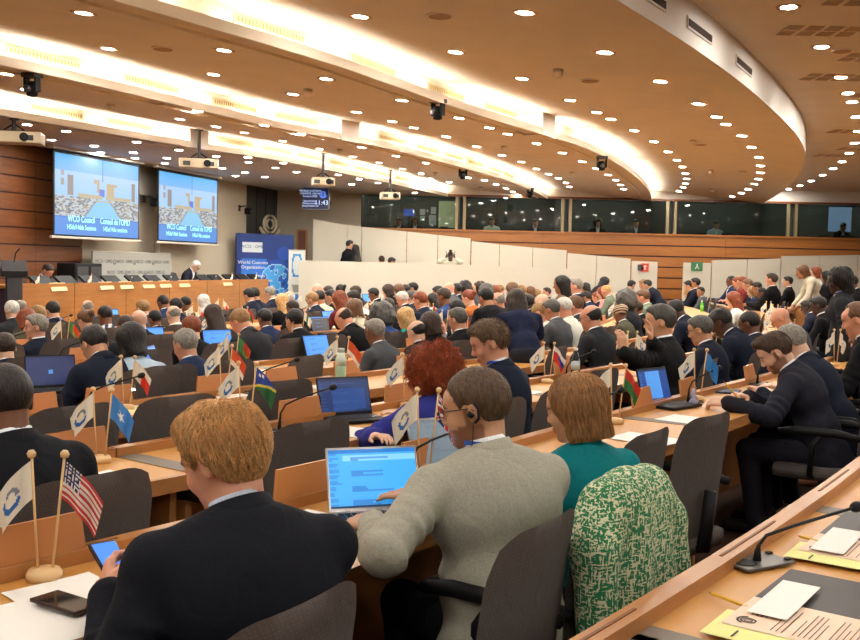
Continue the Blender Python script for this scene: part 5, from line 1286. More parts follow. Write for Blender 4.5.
def glasses_mesh():
    global GLS
    if GLS: return GLS
    b=MB()
    for q in (-1,1):
        pts=[(q*.034+.024*math.cos(a),.103-.0*abs(math.cos(a)),.002+.019*math.sin(a)) for a in np.linspace(0,2*math.pi,17)];b.tube(pts,.0019,6)
        b.tube([(q*.058,.100,.008),(q*.074,.06,.010),(q*.080,.0,.010),(q*.081,-.02,.0)],.0020,6)
    b.tube([(-.012,.106,.008),(0,.109,.011),(.012,.106,.008)],.0018,6);GLS=b.mesh('eyeglasses',True);GLS.materials.append(plain('glasses_frame',(60,52,48),.3,metal=.3));return GLS
def lanyard(J,parent,col,name='lanyard'):
    b=MB();nd=unit(J['H']-J['N']);T=J['T'];H=J['N'];P=[]
    for a in np.linspace(.5,5.78,22): P.append(H+nd*(.050-.03*max(0,math.cos(a)))+T@np.array([math.sin(a)*.0655,math.cos(a)*.0635-.004,0]))
    R2=T@rotx(-J['A2']);
    rows=[[tuple(p-nd*.007),tuple(p+nd*.007)] for p in P];b.grid(rows);rows=[[tuple(p-nd*.007+T@np.array([0,0,0])+unit(p-H)*.0015),tuple(p+nd*.007+unit(p-H)*.0015)] for p in P];b.grid(rows)
    return b.build(name,plain('lanyard_%d_%d_%d'%tuple(col),col,.6),parent)
PROTO={}
def proto(pose,kind,lod,fem):
    key=(id(pose) if not isinstance(pose,str) else pose,kind,lod,fem)
    if key in PROTO: return PROTO[key]
    p=POSES[pose] if isinstance(pose,str) else pose;cell,hc,gc={0:(.007,.0042,.0075),1:(.011,.0075,.012),2:(.016,.012,.018)}[lod]
    bk=(key[0],lod,fem,kind=='bearded')
    if bk not in PROTO: PROTO[bk]=make_body(p,cell,hc,fem,beard=p.get('beard'))
    me,J=PROTO[bk];d={'body':me,'J':J}
    d['top']=make_jacket(p,J,gc,kind,seed=len(PROTO),fem=fem,infl={'suit':.02,'shirt':.014,'tee':.012,'polo':.014,'dress':.014,'sleeveless':.010,'hoodie':.026}[kind])
    if kind=='suit': d['shirt']=make_shirt(p,J,gc*.9);d['scol']=collar_mesh(J,.064,.059,-.005,.056,.004,.35);d['jcol']=collar_mesh(J,.080,.067,-.030,.044,.008,.9,'jacket_collar',.012)
    if kind in('shirt','polo','sleeveless','hoodie'): d['scol']=collar_mesh(J,.066,.062,-.012,.032,.006,.4,'collar',.008)
    d['trousers']=make_trousers(p,J,.016 if lod<2 else .024)
    if lod==0: d['shoes']=make_shoes(J)
    PROTO[key]=d;return d
def col4(c): return (*lin(c),1)
PEOPLE=[]
def person(pos,rz,pose,kind,gcol,skin,hair,hcol,label,lod=1,fem=False,scale=1.,trs=(34,34,40),shirt=(226,228,232),glasses=False,group=None,lan=None,desc=None,hs=1.):
    d=proto(pose,kind,lod,fem);J=d['J']
    r=obj_of('person',d['body']);r.location=pos;r.rotation_euler=(0,0,rz);r.scale=(scale,)*3;r.color=col4(skin);tag(r,label,'person',group)
    def part(nm,me,c,col=None):
        o=obj_of(nm,me,r)
        if c: o.color=col4(c)
        return o
    part('jacket' if kind=='suit' else {'dress':'dress','tee':'t_shirt','sleeveless':'sleeveless_top','hoodie':'sweatshirt'}.get(kind,'shirt'),d['top'],gcol)
    if 'shirt' in d: part('shirt',d['shirt'],shirt)
    if 'scol' in d: part('shirt_collar',d['scol'],shirt if kind=='suit' else gcol)
    if 'jcol' in d: part('jacket_collar',d['jcol'],gcol)
    part('trousers',d['trousers'],trs)
    if 'shoes' in d: part('shoes',d['shoes'],None)
    Mh=Matrix.Identity(4)
    for i in range(3):
        for j in range(3): Mh[i][j]=J['HR'][i,j]
        Mh[i][3]=J['H'][i]
    if hair:
        hm=make_hair(hair,{0:.0048,1:.008,2:.012}[lod]);o=part({'scarf':'headscarf','wrap':'cloth_headwrap','cap':'cap'}.get(hair,'hair'),hm,hcol);o.matrix_local=Mh@Matrix.Scale(hs,4)
        if hair in('scarf','wrap','cap'):
            pass
    if glasses: o=part('eyeglasses',glasses_mesh(),None);o.matrix_local=Mh
    if lan: lanyard(J,r,lan)
    PEOPLE.append((r,pos,desc or label));r['_lod']=lod
    return r,J,Mh
DESKZ=.755
POSES={
 'desk':dict(lean=10,bend=14,pitch=18,hl=(-.17,.44,.80),hr=(.17,.44,.80)),
 'lean':dict(lean=22,bend=18,pitch=38,hl=(-.15,.46,.80),hr=(.15,.46,.80)),
 'up':dict(lean=2,bend=6,pitch=4,hl=(-.14,.40,.78),hr=(.14,.42,.78)),
 'turnl':dict(lean=4,bend=8,pitch=2,yaw=45,hl=(-.17,.42,.80),hr=(.17,.42,.80)),
 'turnr':dict(lean=4,bend=8,pitch=4,yaw=-45,hl=(-.17,.42,.80),hr=(.17,.42,.80)),
 'phone':dict(lean=6,bend=12,pitch=14,hl=(-.05,.36,1.02),hr=(.07,.36,1.04),nl=(.3,1,0),nr=(-.3,1,0),dl=(.2,.1,1),dr=(-.2,.1,1)),
 'chin':dict(lean=18,bend=16,pitch=14,hl=(-.03,.22,1.00),hr=(.15,.42,.80),dl=(.0,.2,1),nl=(0,-1,0)),
 'back':dict(lean=-8,bend=10,pitch=6,hl=(-.16,.26,.74),hr=(.16,.26,.74)),
 'stand':dict(stand=True,lean=3,bend=6,pitch=10),
 'standlean':dict(stand=True,lean=32,bend=16,pitch=20,hl=(-.2,.5,.82),hr=(.2,.5,.82)),
 'standphone':dict(stand=True,lean=0,bend=6,pitch=0,hl=(-.09,.16,1.56),hr=(.1,.16,1.56),dl=(0,0,1),dr=(0,0,1)),
}
# ================================================================ PLACING PEOPLE
SKIN=dict(p=(212,168,142),r=(206,146,118),o=(196,146,112),t=(170,118,84),b=(118,76,54),d=(70,46,36))
HC=dict(k=(30,26,25),d=(52,38,30),b=(98,68,44),g=(128,122,112),w=(196,192,184),l=(190,150,96),a=(124,62,34),s=(78,76,72),n=(140,106,66))
GC=dict(nv=(28,33,48),bk=(20,20,23),gr=(78,80,84),cg=(44,45,49),wh=(222,220,208),cr=(200,192,170),bl=(44,70,120),rb=(44,54,140),te=(12,110,118),ol=(84,82,66),or_=(176,100,46),pk=(214,150,146),
  pb=(176,196,214),bu=(100,36,38),gg=(110,112,98),tl=(20,140,124),ye=(206,190,110),rd=(120,48,44),gn=(110,122,104),db=(34,46,76),bm=(58,62,70),stripe=(120,130,150))
def to_local(P,pos,rz,sc=1.):
    d=(Vector(P)-Vector(pos));c,s=math.cos(-rz),math.sin(-rz);return (np.array([d.x*c-d.y*s,d.x*s+d.y*c,d.z])/sc)
NOTES=[]
def PREF(d,px=0): return float(np.interp(d,[10,25,45,70],[1.03,1.02,.95,.93])) if not 265<px<620 else float(np.interp(d,[20,32,45,62],[1.13,1.13,1.03,.95]))
def seat_at(px,py,k,hc,extra=0.,dr=.78):   # where a seated body must be so that its head lies on the sight line, on row k's seat arc
    r=ray(px,py);target=RK[k]+dr;lo,hi=.6,40.
    def val(t):
        P=Vector((0,0,EYE))+r*t;pos=P.xy
        for _ in range(4):
            rz=face(pos)+extra;c,s=math.cos(rz),math.sin(rz);pos=P.xy-Vector((hc[0]*c-hc[1]*s,hc[0]*s+hc[1]*c))
        return rad(*pos)-target,pos,P,rz
    # radius along the line first falls then rises: search the first crossing
    prev=None;best=None;t=.5;mn=None
    while t<30:
        v=val(t)
        if mn is None or abs(v[0])<abs(mn[1][0]): mn=(t,v)
        if prev is not None and prev[0]*v[0]<=0: 
            a,b_=t-.1,t
            for _ in range(20):
                m=(a+b_)/2
                if val(a)[0]*val(m)[0]<=0:b_=m
                else:a=m
            q=val(a);sol=(a,)+q[1:];zf=rowz(k);sc=(q[2].z-zf)/hc[2];yield sol,sc,zf
        prev=v;t+=.1
    if .02<abs(mn[1][0])<.4 and 2<mn[0]<28:
        q=mn[1];zf=rowz(k);yield (mn[0],)+q[1:],(q[2].z-zf)/hc[2],zf
def seated(px,py,pose,kind,g,skin,hair,hcol,label,k=None,yaw=0.,lod=None,fem=False,**kw):
    chair_px=kw.pop('chair_px',None);p=POSES[pose] if isinstance(pose,str) else pose;J=skeleton(p);hc=J['H'];best=None;ex=math.radians(yaw);cands=[]
    for kk in ([k] if k is not None else range(1,10)):
        for sol,sc,zf in seat_at(px,py,kk,hc,ex):
            if sol[1].y<.3 or sol[1].y>23.5: continue
            far=kw.get('far')
            cands.append((abs(math.log(sol[1].y/(float(np.interp(px,[0,150,260,380,450,620],[600,580,545,525,490,480]))/max(12,py-HZ-ROLL*(px-CX)))))+.6*max(0,abs(sc-.96)-.13)+ (.0 if not far else (0 if sol[1].y>far else 9)),sc,sol,zf,kk))
    if 'far' in kw: kw.pop('far')
    if not cands: NOTES.append(('nocand',label));return None
    b0=min(q[0] for q in cands);cands=[q for q in cands if q[0]<b0+.06]
    cands=[(q[0]+.03*sum(1 for _,pp,_ in PEOPLE if (Vector((pp[0],pp[1]))-q[2][1]).length<.50)+.04*sum(1 for _,pp,_ in PEOPLE if (Vector((pp[0],pp[1]))-q[2][1]).length<.3),)+q[1:] for q in cands]
    c=min(cands,key=lambda q:q[0]);_,sc,sol,zf,kk=c
    if not .86<sc<1.12: NOTES.append((round(sc,2),px,py,kk,label))
    sc_=min(1.16,max(.82,sc));pos=sol[1];rz=sol[3];dist=pos.length
    if lod is None: lod=0 if dist<3.6 else (1 if dist<9.5 else 2)
    trs=kw.pop('trs',g if kind=='suit' else (44,44,52))
    r,J,Mh=person((pos.x,pos.y,zf),rz,pose,kind,g,skin,hair,hcol,label,lod,fem,sc_,trs=trs,**kw)
    cx,cy,cr=pos.x,pos.y,face(pos)+ex*.4
    if chair_px: P=at(chair_px[0],chair_px[1],z=zf+.955);cr=face(P)+chair_px[2];cx,cy=P.x-.26*math.sin(cr),P.y+.26*math.cos(cr)
    chair(cx,cy,zf,cr,dist<8.5);CHAIRS[-1][0]['_who']=label
    r['_row']=kk;return r,J,Mh,pos,rz,zf,sc_,kk
def stander(px,py,Y,pose,kind,g,skin,hair,hcol,label,rz,z=None,**kw):
    J=skeleton(POSES[pose]);hc=J['H'];P=at(px,py,Y=Y);c,s=math.cos(rz),math.sin(rz);pos=P.xy-Vector((hc[0]*c-hc[1]*s,hc[0]*s+hc[1]*c));zf=floor_z(*pos) if z is None else z
    sc=(P.z-zf)/hc[2]
    if z is None:sc_=min(1.16,max(.86,sc))
    else: sc_=1.;zf=P.z-hc[2]
    if abs(sc_-sc)>.01 and z is None: NOTES.append(('stand',round(sc,2),px,py,label))
    return person((pos.x,pos.y,zf),rz,pose,kind,g,skin,hair,hcol,label,2 if Y>11 else 1,kw.pop('fem',False),sc_,**kw)
# --- the crowd. px,py of the head | row or - | pose | kind | clothes | skin | hair hcol | yaw | f(emale)/g(lasses)/L(anyard) | label
CROWD='''
11,311|-|desk|suit|cg|p|receding w|0||grey-haired man in dark olive-grey jacket at the left edge, below the lectern
19,308.5|-|desk|suit|nv|p|thin g|0||bald man in navy jacket behind the grey-haired man at the left edge
37,315|-|up|suit|ol|p|short n|20||person with fair brown hair behind the grey-haired man looking left
25,321|-|lean|shirt|ol|p|bob a|0|f|woman with auburn hair in olive top leaning on her hand at the left
35,327|6|turnl|suit|nv|r|short g|20||grey-haired man in navy suit looking left, beside an empty chair
52,311|-|desk|suit|nv|p|short k|0||black-haired man in navy suit just below the podium left end
86,308|-|desk|suit|db|p|fringe g|0||bald man with grey fringe below the podium, behind the woman in orange
83,320|-|desk|shirt|or_|p|bun b|15|fg|woman in orange top with brown bun and glasses
93,344|4|lean|suit|nv|o|short k|5||black-haired man with earpiece and white collar, navy suit, by the red and white flag
104,316|-|desk|shirt|stripe|b|buzz k|-5||dark-skinned man in blue and white striped robe
142,309|-|desk|suit|gr|p|short n|0|f|woman with short blond hair behind two bald men
137,321.5|-|desk|suit|bk|p| |0||pale bald man in black suit beside the broad-shouldered man
153,319.5|-|desk|suit|bk|b|buzz k|0||broad-shouldered bald brown-skinned man in black suit
162,303|-|desk|suit|db|b|buzz k|0||dark-skinned man in blue suit close to the podium
175,307|-|desk|suit|nv|p|short k|0||dark-haired man in navy suit close to the podium, left of the cream shirt
184,304|-|desk|shirt|cr|b|buzz k|10||brown-skinned man in cream shirt below the podium
172,315|-|desk|shirt|wh|p|fringe g|0||balding man in white shirt behind the man in blue-grey suit
190,329|-|desk|shirt|bk|p|short a|0|f|woman with short dark red hair in black top
124,327|-|desk|suit|cg|t|short d|0||brown-haired head mostly hidden behind the black bob
129,341|4|desk|shirt|pb|o|bob k|0|f|black-haired woman in light blue shirt seen from behind
183,345|4|desk|suit|db|r|short g|10||grey-haired man in blue suit beside a tilted blue laptop screen
202,302|-|desk|dress|ye|t|scarf w|0|f|woman in white headscarf and yellow garment below the podium
211,316|-|desk|shirt|bk|t|long d|0|f|woman with long dark curly hair in black top
239.5,322|5|lean|suit|cg|r|short n|8||grey-brown haired man in charcoal suit bending over blue laptop
248.5,296|-|desk|suit|nv|o|short k|0||black-haired man in navy suit near the podium corner
254,295|-|desk|suit|nv|o|short k|-10||second black-haired man in navy suit near the podium corner
263,319|-|desk|suit|db|b|short k|0||dark-skinned man in bright navy suit behind an empty chair
293,321|-|chin|suit|bk|o|receding k|-5||balding dark-haired man in black suit with hand at his mouth
280.5,302|-|desk|shirt|bk|p|long l|-10|f|woman with long blond curly hair in black top
270,294|-|desk|suit|nv|p|short g|0||grey-haired man in navy right of the podium end
288,299|-|desk|suit|bk|p|fringe w|10||balding grey man in black jacket beside the blond curly hair
291.5,309|-|desk|suit|bk|b|short d|0||dark brown head just above the man with hand at mouth
311.5,300|-|desk|suit|nv|r|short n|10||brown-haired man in navy suit below the low white wall
317,290|-|desk|suit|gr|p| |0||bald man in grey suit against the low white wall
318.6,298|-|desk|shirt|cr|t|short k|0||dark-haired person in cream top, left of the auburn wavy hair
328,292|-|desk|suit|nv|p|short d|0||dark brown haired man, farthest row left of the black bun
330.5,297|-|desk|suit|bk|o|short k|10||black-haired man in front of the dark brown haired man
340,290.5|-|desk|shirt|bk|d|bun k|0|f|woman with tall black bun in the farthest row
338,300|-|desk|shirt|bu|p|long a|0|f|woman with long auburn wavy hair in burgundy top
355.5,293|-|desk|suit|cg|t|short d|0||dark-haired man in charcoal, farthest row left of the lit blue screen
353.5,299|-|desk|shirt|wh|t|short k|0||dark-haired man in white shirt below the low white wall
373,294.5|-|desk|suit|bk|b|short k|15||black-haired man in black suit next to a lit blue screen
352.5,309|-|desk|shirt|cr|p|bob b|0|f|brown-haired woman in cream cardigan behind the balding man in black
342.5,319|-|lean|suit|bk|r|fringe d|5||balding man in black suit reading, right of the open grey laptop
372.5,332|-|desk|suit|gr|b|short g|10||grey-haired dark-skinned man in grey suit, by the green bottle
378.5,316|-|desk|shirt|bl|p|afro s|0|f|person with curly grey hair in blue top
387,291|-|desk|shirt|bk|p|bob d|0|f|brown-haired woman in black in the farthest row, by small white flags
397.6,290.5|-|desk|shirt|bk|p|bob b|0|f|brown-haired woman in the farthest row beside the grey-haired man
405,290.5|-|desk|suit|gr|o|short k|0||dark-haired man in grey between the brown bob and the tall man in black
413,288.5|-|up|suit|bk|o|short k|10||black-haired man in black suit sitting tall in the farthest row
401.5,299|-|desk|suit|nv|r|short w|5||white-haired man in navy suit, centre of the far rows
410,298|-|desk|suit|cg|p|short s|0||dark grey haired man in charcoal right of the white-haired man
420,301|-|desk|suit|nv|r|short a|0||reddish-haired man in navy suit leaning in the centre rows
431,300|-|desk|shirt|pb|t|long k|0|f|woman with straight black hair beside the red paper flag
438,293|-|desk|shirt|rd|t|short k|10||black-haired man in dark red shirt in the far rows
449,289.5|-|desk|suit|gr|r| |5||ruddy bald man in the farthest row, centre of the white wall
444,297|-|desk|shirt|bl|b|short d|0||dark-haired man in bright blue shirt in the far rows
386.5,307.5|-|desk|suit|bk|r|short d|0||dark brown haired man in black jacket behind the curly grey hair
402.8,318|-|desk|dress|tl|p|long l|0|f|woman with long blond hair in turquoise dress
414,332|-|desk|suit|bk|p|fringe k|0||balding black-haired man in black suit directly behind the red curls
427.5,325|-|desk|suit|bk|t|bob d|0|f|brown-haired head right of the balding man in black
457,320|-|phone|suit|bk|r|short s|0|g|man with glasses and short grey hair in black suit holding up a phone
456,310|-|desk|suit|cg|b|short k|0||dark curly head behind the man holding up a phone
456.5,290|-|desk|suit|nv|b|short k|0||dark-skinned man in navy right of the ruddy bald man in the farthest row
463.7,289|-|desk|suit|db|d|afro k|0||person with rounded black hair in the farthest row
470.8,290|-|desk|suit|gr|r|fringe l|0||fair balding man right of the rounded black hair
478.5,288.5|-|up|shirt|bk|t|afro d|0|f|curly dark-haired person sitting tall in the farthest row
485.7,292|-|desk|shirt|gr|p|bob s|0|f|grey-haired woman right of the tall curly dark hair
494.7,293|-|desk|suit|bk|r|short a|0||reddish brown haired man in black in the farthest row
500,289.5|-|up|suit|ol|r|quiff n|0||fair brown haired man sitting tall behind the bald grey man
511.6,290|-|desk|shirt|gr|p|bob b|-10|f|brown-haired woman with swept hair in the farthest row
521,291.5|-|desk|shirt|cr|p|short n|0|f|short fair-haired woman in cream in the farthest row
529,292.5|-|desk|shirt|ol|p|bob b|0|f|brown bob in the farthest row, second from the man in profile
535,294|-|desk|shirt|ol|p|bob n|0|f|light brown bob beside the man in profile
546.5,292.5|-|up|suit|bk|r|short d|20||dark-haired man in black suit in profile against the white wall
468,298|-|desk|dress|or_|p|bun a|0|f|woman with reddish hair pinned up behind the standing man in black
497,302|-|desk|suit|cg|r|fringe g|0||bald grey man between the standing man in black and the reddish bald head
516,299|-|desk|suit|cg|r|thin a|0||reddish thin-haired man right of the bald grey man
526.5,303|-|desk|suit|bk|d|short k|0||black-haired head right of the reddish thin-haired man
541,302|-|desk|shirt|cr|p| |0||pale bald man behind the man in white shirt bending
539.5,313.5|-|lean|shirt|wh|r|buzz n|5||ruddy man with cropped hair in white shirt bending forward
551,310|-|desk|suit|gr|t|short s|0||grey head between the two men in white shirts
563,308|-|desk|polo|wh|r|buzz w|0||ruddy bald man in white polo shirt behind a green and white flag
574.4,306.5|-|desk|suit|cg|r|short b|0||brown-haired man in dark suit right of the white polo shirt
569,289|-|desk|suit|bk|b|short k|0||black-haired head behind the long-haired standing woman
575.7,286.5|-|up|suit|nv|r|short g|15||grey-brown haired man in navy suit in the farthest row at the wall end
584.7,288|-|desk|shirt|bk|t|long k|0|f|woman with long straight black hair in the farthest row at the wall end
584.7,297.5|-|desk|suit|db|t|short k|0|g|black-haired man with glasses in blue suit
595,297.5|-|desk|suit|nv|r|short a|0||auburn-haired man in navy suit beside the man with glasses
601,293|-|desk|shirt|pk|p|long a|0|f|woman with auburn hair in pink top
606,291|-|desk|suit|gn|r|thin l|0||fair balding man in grey-green jacket under the bending woman
590,318|-|desk|suit|cg|r|fringe k|0|g|balding man with glasses in charcoal suit beside a tilted blue screen
617.8,314|-|desk|suit|ol|b|wrap b|0||man in brown striped head wrap and olive jacket
635.3,309|-|desk|suit|bk|b|buzz d|0||bald brown-skinned man in black behind the raised hands
624,301.5|-|desk|shirt|cg|d|afro s|0|f|person with grey curly hair behind the striped head wrap
643,297.5|-|desk|suit|gn|r|short b|0||brown-haired man in pale green-grey jacket left of the white flags
675.7,311|-|lean|suit|nv|d|short k|0||dark-skinned man in navy suit leaning down behind the coloured flag
686,293|-|desk|suit|gr|p|bob l|0|f|blond woman in grey jacket right of the timber gap
689,286|-|desk|suit|bk|o|short k|-10||black-haired man behind the blond woman
695.5,283.5|-|up|suit|nv|t|short k|-10||tallest black-haired man behind the blond woman
700.3,292|-|turnl|suit|gr|t|short k|0|g|black-haired man with glasses in grey jacket facing left by the flags
698.5,330|-|desk|suit|nv|o|short s|8|g|man with glasses and short grey-black hair in navy suit by the white and blue flags
721,322.5|-|lean|suit|nv|d|short k|5|g|black-haired dark-skinned man with glasses in navy suit
747.5,324|-|desk|suit|cg|b|buzz k|0|g|bald brown-skinned man with earpiece in grey suit
779,319|-|lean|suit|gr|r| |10|g|bald pale man with reading glasses in grey suit
805,307.5|-|desk|suit|nv|d|short k|0|L|dark-skinned man in navy suit with blue lanyard beside the standing woman
817.5,306|-|desk|suit|bk|d|short k|0||dark head beside the man with blue lanyard
731,281|-|up|suit|db|b|buzz k|15||bald dark-skinned man in navy at the far right rows
738,283|-|desk|suit|rd|r|short a|0||auburn-haired man at the far right, second from the bald man
743,282.5|-|desk|shirt|rd|r|short a|0|f|reddish-haired woman in red at the far right
748.5,285|-|desk|suit|nv|r|short b|0||brown-haired man in navy in the far right group
757,288|-|desk|suit|cg|t|short k|0||black-haired man lowest of the far right group
732,300|-|desk|shirt|wh|p|long a|0|fF|woman with long auburn hair in white top
741.5,298|-|desk|shirt|pk|r|bun d|10|fF|dark-haired woman in pink shirt in profile
751,292|-|desk|suit|db|p|long n|0|fF|woman with light brown hair in blue jacket behind the pink shirt
761,293|-|desk|suit|bk|b|buzz k|0|F|brown-skinned bald man in black suit right of the blue jacket
772,280|-|up|suit|bk|r|short d|-20||dark-haired man in black suit turned to the right at the far wall
788,282|-|up|suit|bk|o|short k|-10||black-haired man whose shoulder is touched by the standing woman in cream
820,287|-|chin|suit|bk|t|short k|0||black-haired man resting his chin left of the standing woman in grey
824.5,292|-|chin|suit|nv|b|short d|0||brown-skinned man in navy with chin on hand left of the standing woman
853,283|-|desk|suit|bk|b|buzz k|0||bald dark-skinned man in black at the far right edge
858,320|1|desk|suit|bk|r|receding b|10||man with receding brown hair cut by the right edge
790,344|-|lean|suit|nv|p|short g|0||grey-haired man in dark suit behind the bearded man
858,345|1|lean|suit|nv|r|short b|5||man in blue suit with folded hands cut by the right edge
3,350|-|desk|suit|nv|p|short d|0||man in navy suit cut by the left edge behind an empty chair
'''
for ln in CROWD.strip().split('\n'):
    f=ln.split('|');px,py=map(float,f[0].split(','));k=None if f[1]=='-' else int(f[1]);hh=f[6].split();op=f[8]
    if f[6].strip()=='' : hh=[None,'k']
    kw={}
    if 'g' in op: kw['glasses']=True
    if 'F' in op: kw['far']=8.5
    if 'L' in op: kw['lan']=(40,90,190)
    seated(px,py,f[2],f[3],GC[f[4]],SKIN[f[5]],hh[0],HC[hh[1]],f[9],k,float(f[7])-12,None,'f' in op,**kw)
# --- people on their feet
W_=math.pi/2
stander(838,281,8.7,'stand','suit',GC['cg'],SKIN['d'],'locs',HC['k'],'standing dark-skinned woman with black locs and glasses in a dark grey jacket',1.25,fem=True,glasses=True,lan=(60,90,150))
stander(803,272,18.5,'standlean','shirt',GC['cr'],SKIN['t'],'bob',HC['b'],'standing woman with brown hair in cream top leaning to the left',1.4,fem=True)
stander(815,273,18.8,'stand','shirt',GC['wh'],SKIN['p'],'bob',HC['a'],'standing woman with auburn hair in white blouse behind the cream top',1.3,fem=True)
stander(825.5,277,18.0,'stand','suit',GC['bk'],SKIN['t'],'scarf',(24,22,24),'standing person in black headscarf left of the woman with locs',1.0,fem=True)
stander(483,303,9.6,'standlean','tee',(26,26,30),SKIN['t'],'short',HC['k'],'standing man in black t-shirt bending over a desk in the centre',.5)
stander(514,311,8.6,'standlean','tee',(30,36,60),SKIN['t'],'long',HC['d'],'standing woman with very long dark hair in navy t-shirt seen from behind',.2,fem=True)
stander(560,289,11.5,'stand','sleeveless',(120,96,70),SKIN['t'],'long',HC['k'],'standing woman with long dark hair and bare shoulders facing left',1.3,fem=True)
stander(607,282.5,19.5,'standlean','shirt',(36,34,40),SKIN['o'],'long',HC['k'],'standing woman with long black hair bending to the right before the white panel',-1.3,fem=True)
stander(633,288,19,'standlean','suit',(34,38,56),SKIN['o'],'short',HC['k'],'standing black-haired man in dark suit, left of the group by the white panel',-.9)
stander(640.5,287,19.8,'standlean','suit',(34,38,56),SKIN['r'],'short',HC['n'],'ruddy face between two dark suits by the white panel',1.2)
stander(645,285,19.2,'standlean','suit',(28,32,46),SKIN['o'],'short',HC['k'],'standing black-haired man in dark suit, right of the group by the white panel',.9)
stander(349.5,245,25.6,'stand','suit',(24,24,28),SKIN['o'],'short',HC['k'],'standing man in black suit behind the low white wall',-.9,z=0)
stander(354.5,249.5,25.7,'stand','suit',(70,66,60),SKIN['p'],'long',HC['k'],'standing black-haired woman behind the low white wall beside the man in black',1.2,z=0,fem=True)
stander(450.5,256,25.5,'standphone','shirt',GC['cr'],SKIN['d'],'buzz',HC['k'],'dark-skinned person in pale yellow robe raising a phone behind the low wall',math.pi,z=0)
stander(381.5,260.5,25.5,'stand','suit',(30,30,34),SKIN['r'],'short',HC['d'],'brown-haired head just above the low white wall, left of a dark bent back',.4,z=0)
stander(391.5,262,25.6,'standlean','suit',(24,24,28),SKIN['t'],'short',HC['k'],'dark bent back just above the low white wall',-1.2,z=0)
# podium speakers
def podium_person(px,py,off,lab,hair,hc,skin,g,pose='desk',gl=True):
    P=onplane(px,py,(PP.x-PN.x*off,PP.y-PN.y*off,0),PU);J=skeleton(POSES[pose]);rz=yawp+math.pi;c,s=math.cos(rz),math.sin(rz);h=J['H'];pos=P.xy-Vector((h[0]*c-h[1]*s,h[0]*s+h[1]*c))
    z=P.z-h[2];person((pos.x,pos.y,z),rz,pose,'suit',g,skin,hair,hc,lab,2,False,glasses=gl);chair(pos.x,pos.y,z,rz,False);CHAIRS[-1][0]['_who']=lab
podium_person(195.5,266,1.0,'grey-haired speaker with glasses in dark jacket seated at the podium','short',HC['w'],SKIN['p'],(36,38,48),'lean')
podium_person(47.5,271,1.0,'person with headphones seated low behind the monitors at the podium left end','short',HC['d'],SKIN['r'],(30,30,36),'lean',False)
for px,w_ in ((68,'left of the logo backdrop'),(86,'at the backdrop left edge'),(109,'before the middle of the backdrop'),(146,'before the backdrop right edge'),(157,'right of the backdrop'),(211,'right of the seated speaker'),(221,'second right of the seated speaker')):
    q=pod(px,1.25,.33);e=chair(q.x,q.y,.14,yawp+math.pi,False,tall=1.);e['label']='empty grey podium chair '+w_;tag(e,group='empty podium chairs')
# interpreters in the booths
for px,py,g,hr_,lab in ((399.5,221.5,'bk','short','interpreter in dark top beside the pale monitor in the first booth'),(415,221,'cg','long','dark-haired interpreter beside the blue screen in the first booth'),(492.5,221.5,'wh','short','interpreter in white top in the second booth'),(533.5,223,'bk','short','dark-haired interpreter in black in the second booth'),(598,223.5,'bk','afro','interpreter with round black hair in the third booth'),(635,223.5,'gr','short','interpreter in grey with a light tie in the third booth'),(715.7,225,'pb','short','interpreter in light blue in the fourth booth'),(842,227,'bk','short','interpreter seen dark against the lit doorway in the last booth')):
    P=at(px,py,Y=BACKY+.95);J=skeleton(POSES['desk']);z=P.z-J['H'][2];person((P.x,P.y+.2,z),math.pi+.2*((px%3)-1),'desk','suit' if g!='wh' else 'shirt',GC[g],SKIN['t' if px<600 else 'o'],hr_,HC['k'],lab,2,False);chair(P.x,P.y+.2,z,math.pi,False);CHAIRS[-1][0]['_who']=lab

def stripemat(name,c1,c2,freq,tilt):
    m=bpy.data.materials.new(name);m.use_nodes=True;nt=m.node_tree;N=nt.nodes;L=nt.links;b=N['Principled BSDF'];tc=N.new('ShaderNodeTexCoord');mp=N.new('ShaderNodeMapping');mp.inputs['Rotation'].default_value=tilt;L.new(tc.outputs['Object'],mp.inputs[0])
    w_=N.new('ShaderNodeTexWave');w_.inputs['Scale'].default_value=freq;w_.inputs['Distortion'].default_value=1.;L.new(mp.outputs[0],w_.inputs['Vector']);r=N.new('ShaderNodeValToRGB');r.color_ramp.elements[0].position=.42;r.color_ramp.elements[1].position=.55
    r.color_ramp.elements[0].color=(*lin(c1),1);r.color_ramp.elements[1].color=(*lin(c2),1);L.new(w_.outputs['Fac'],r.inputs[0]);L.new(r.outputs[0],b.inputs['Base Color']);b.inputs['Roughness'].default_value=.85;return m
def find_person(t): return [r for r,_,_ in PEOPLE if t in r['label']][0]
def override(o,m): o.data=o.data.copy();o.data.materials.clear();o.data.materials.append(m)
for ch in find_person('white striped robe').children:
    if ch.name.startswith('shirt'): override(ch,stripemat('striped_cloth',(44,56,92),(206,204,196),4.5,(0,0,.5)))
for ch in find_person('striped head wrap').children:
    if ch.name.startswith('cloth_headwrap'): override(ch,stripemat('striped_wrap',(60,40,34),(196,170,140),9,(0,1.1,0)))
def held_phone(t,pose,label):
    r=find_person(t);J=skeleton(POSES[pose]);p=(J['wrl']+J['wrr'])/2+np.array([0,.05,.11]);q=r.matrix_basis@Vector(p)
    e=phone(q,0,label,rot=(1.35,0,r.rotation_euler.z));return e
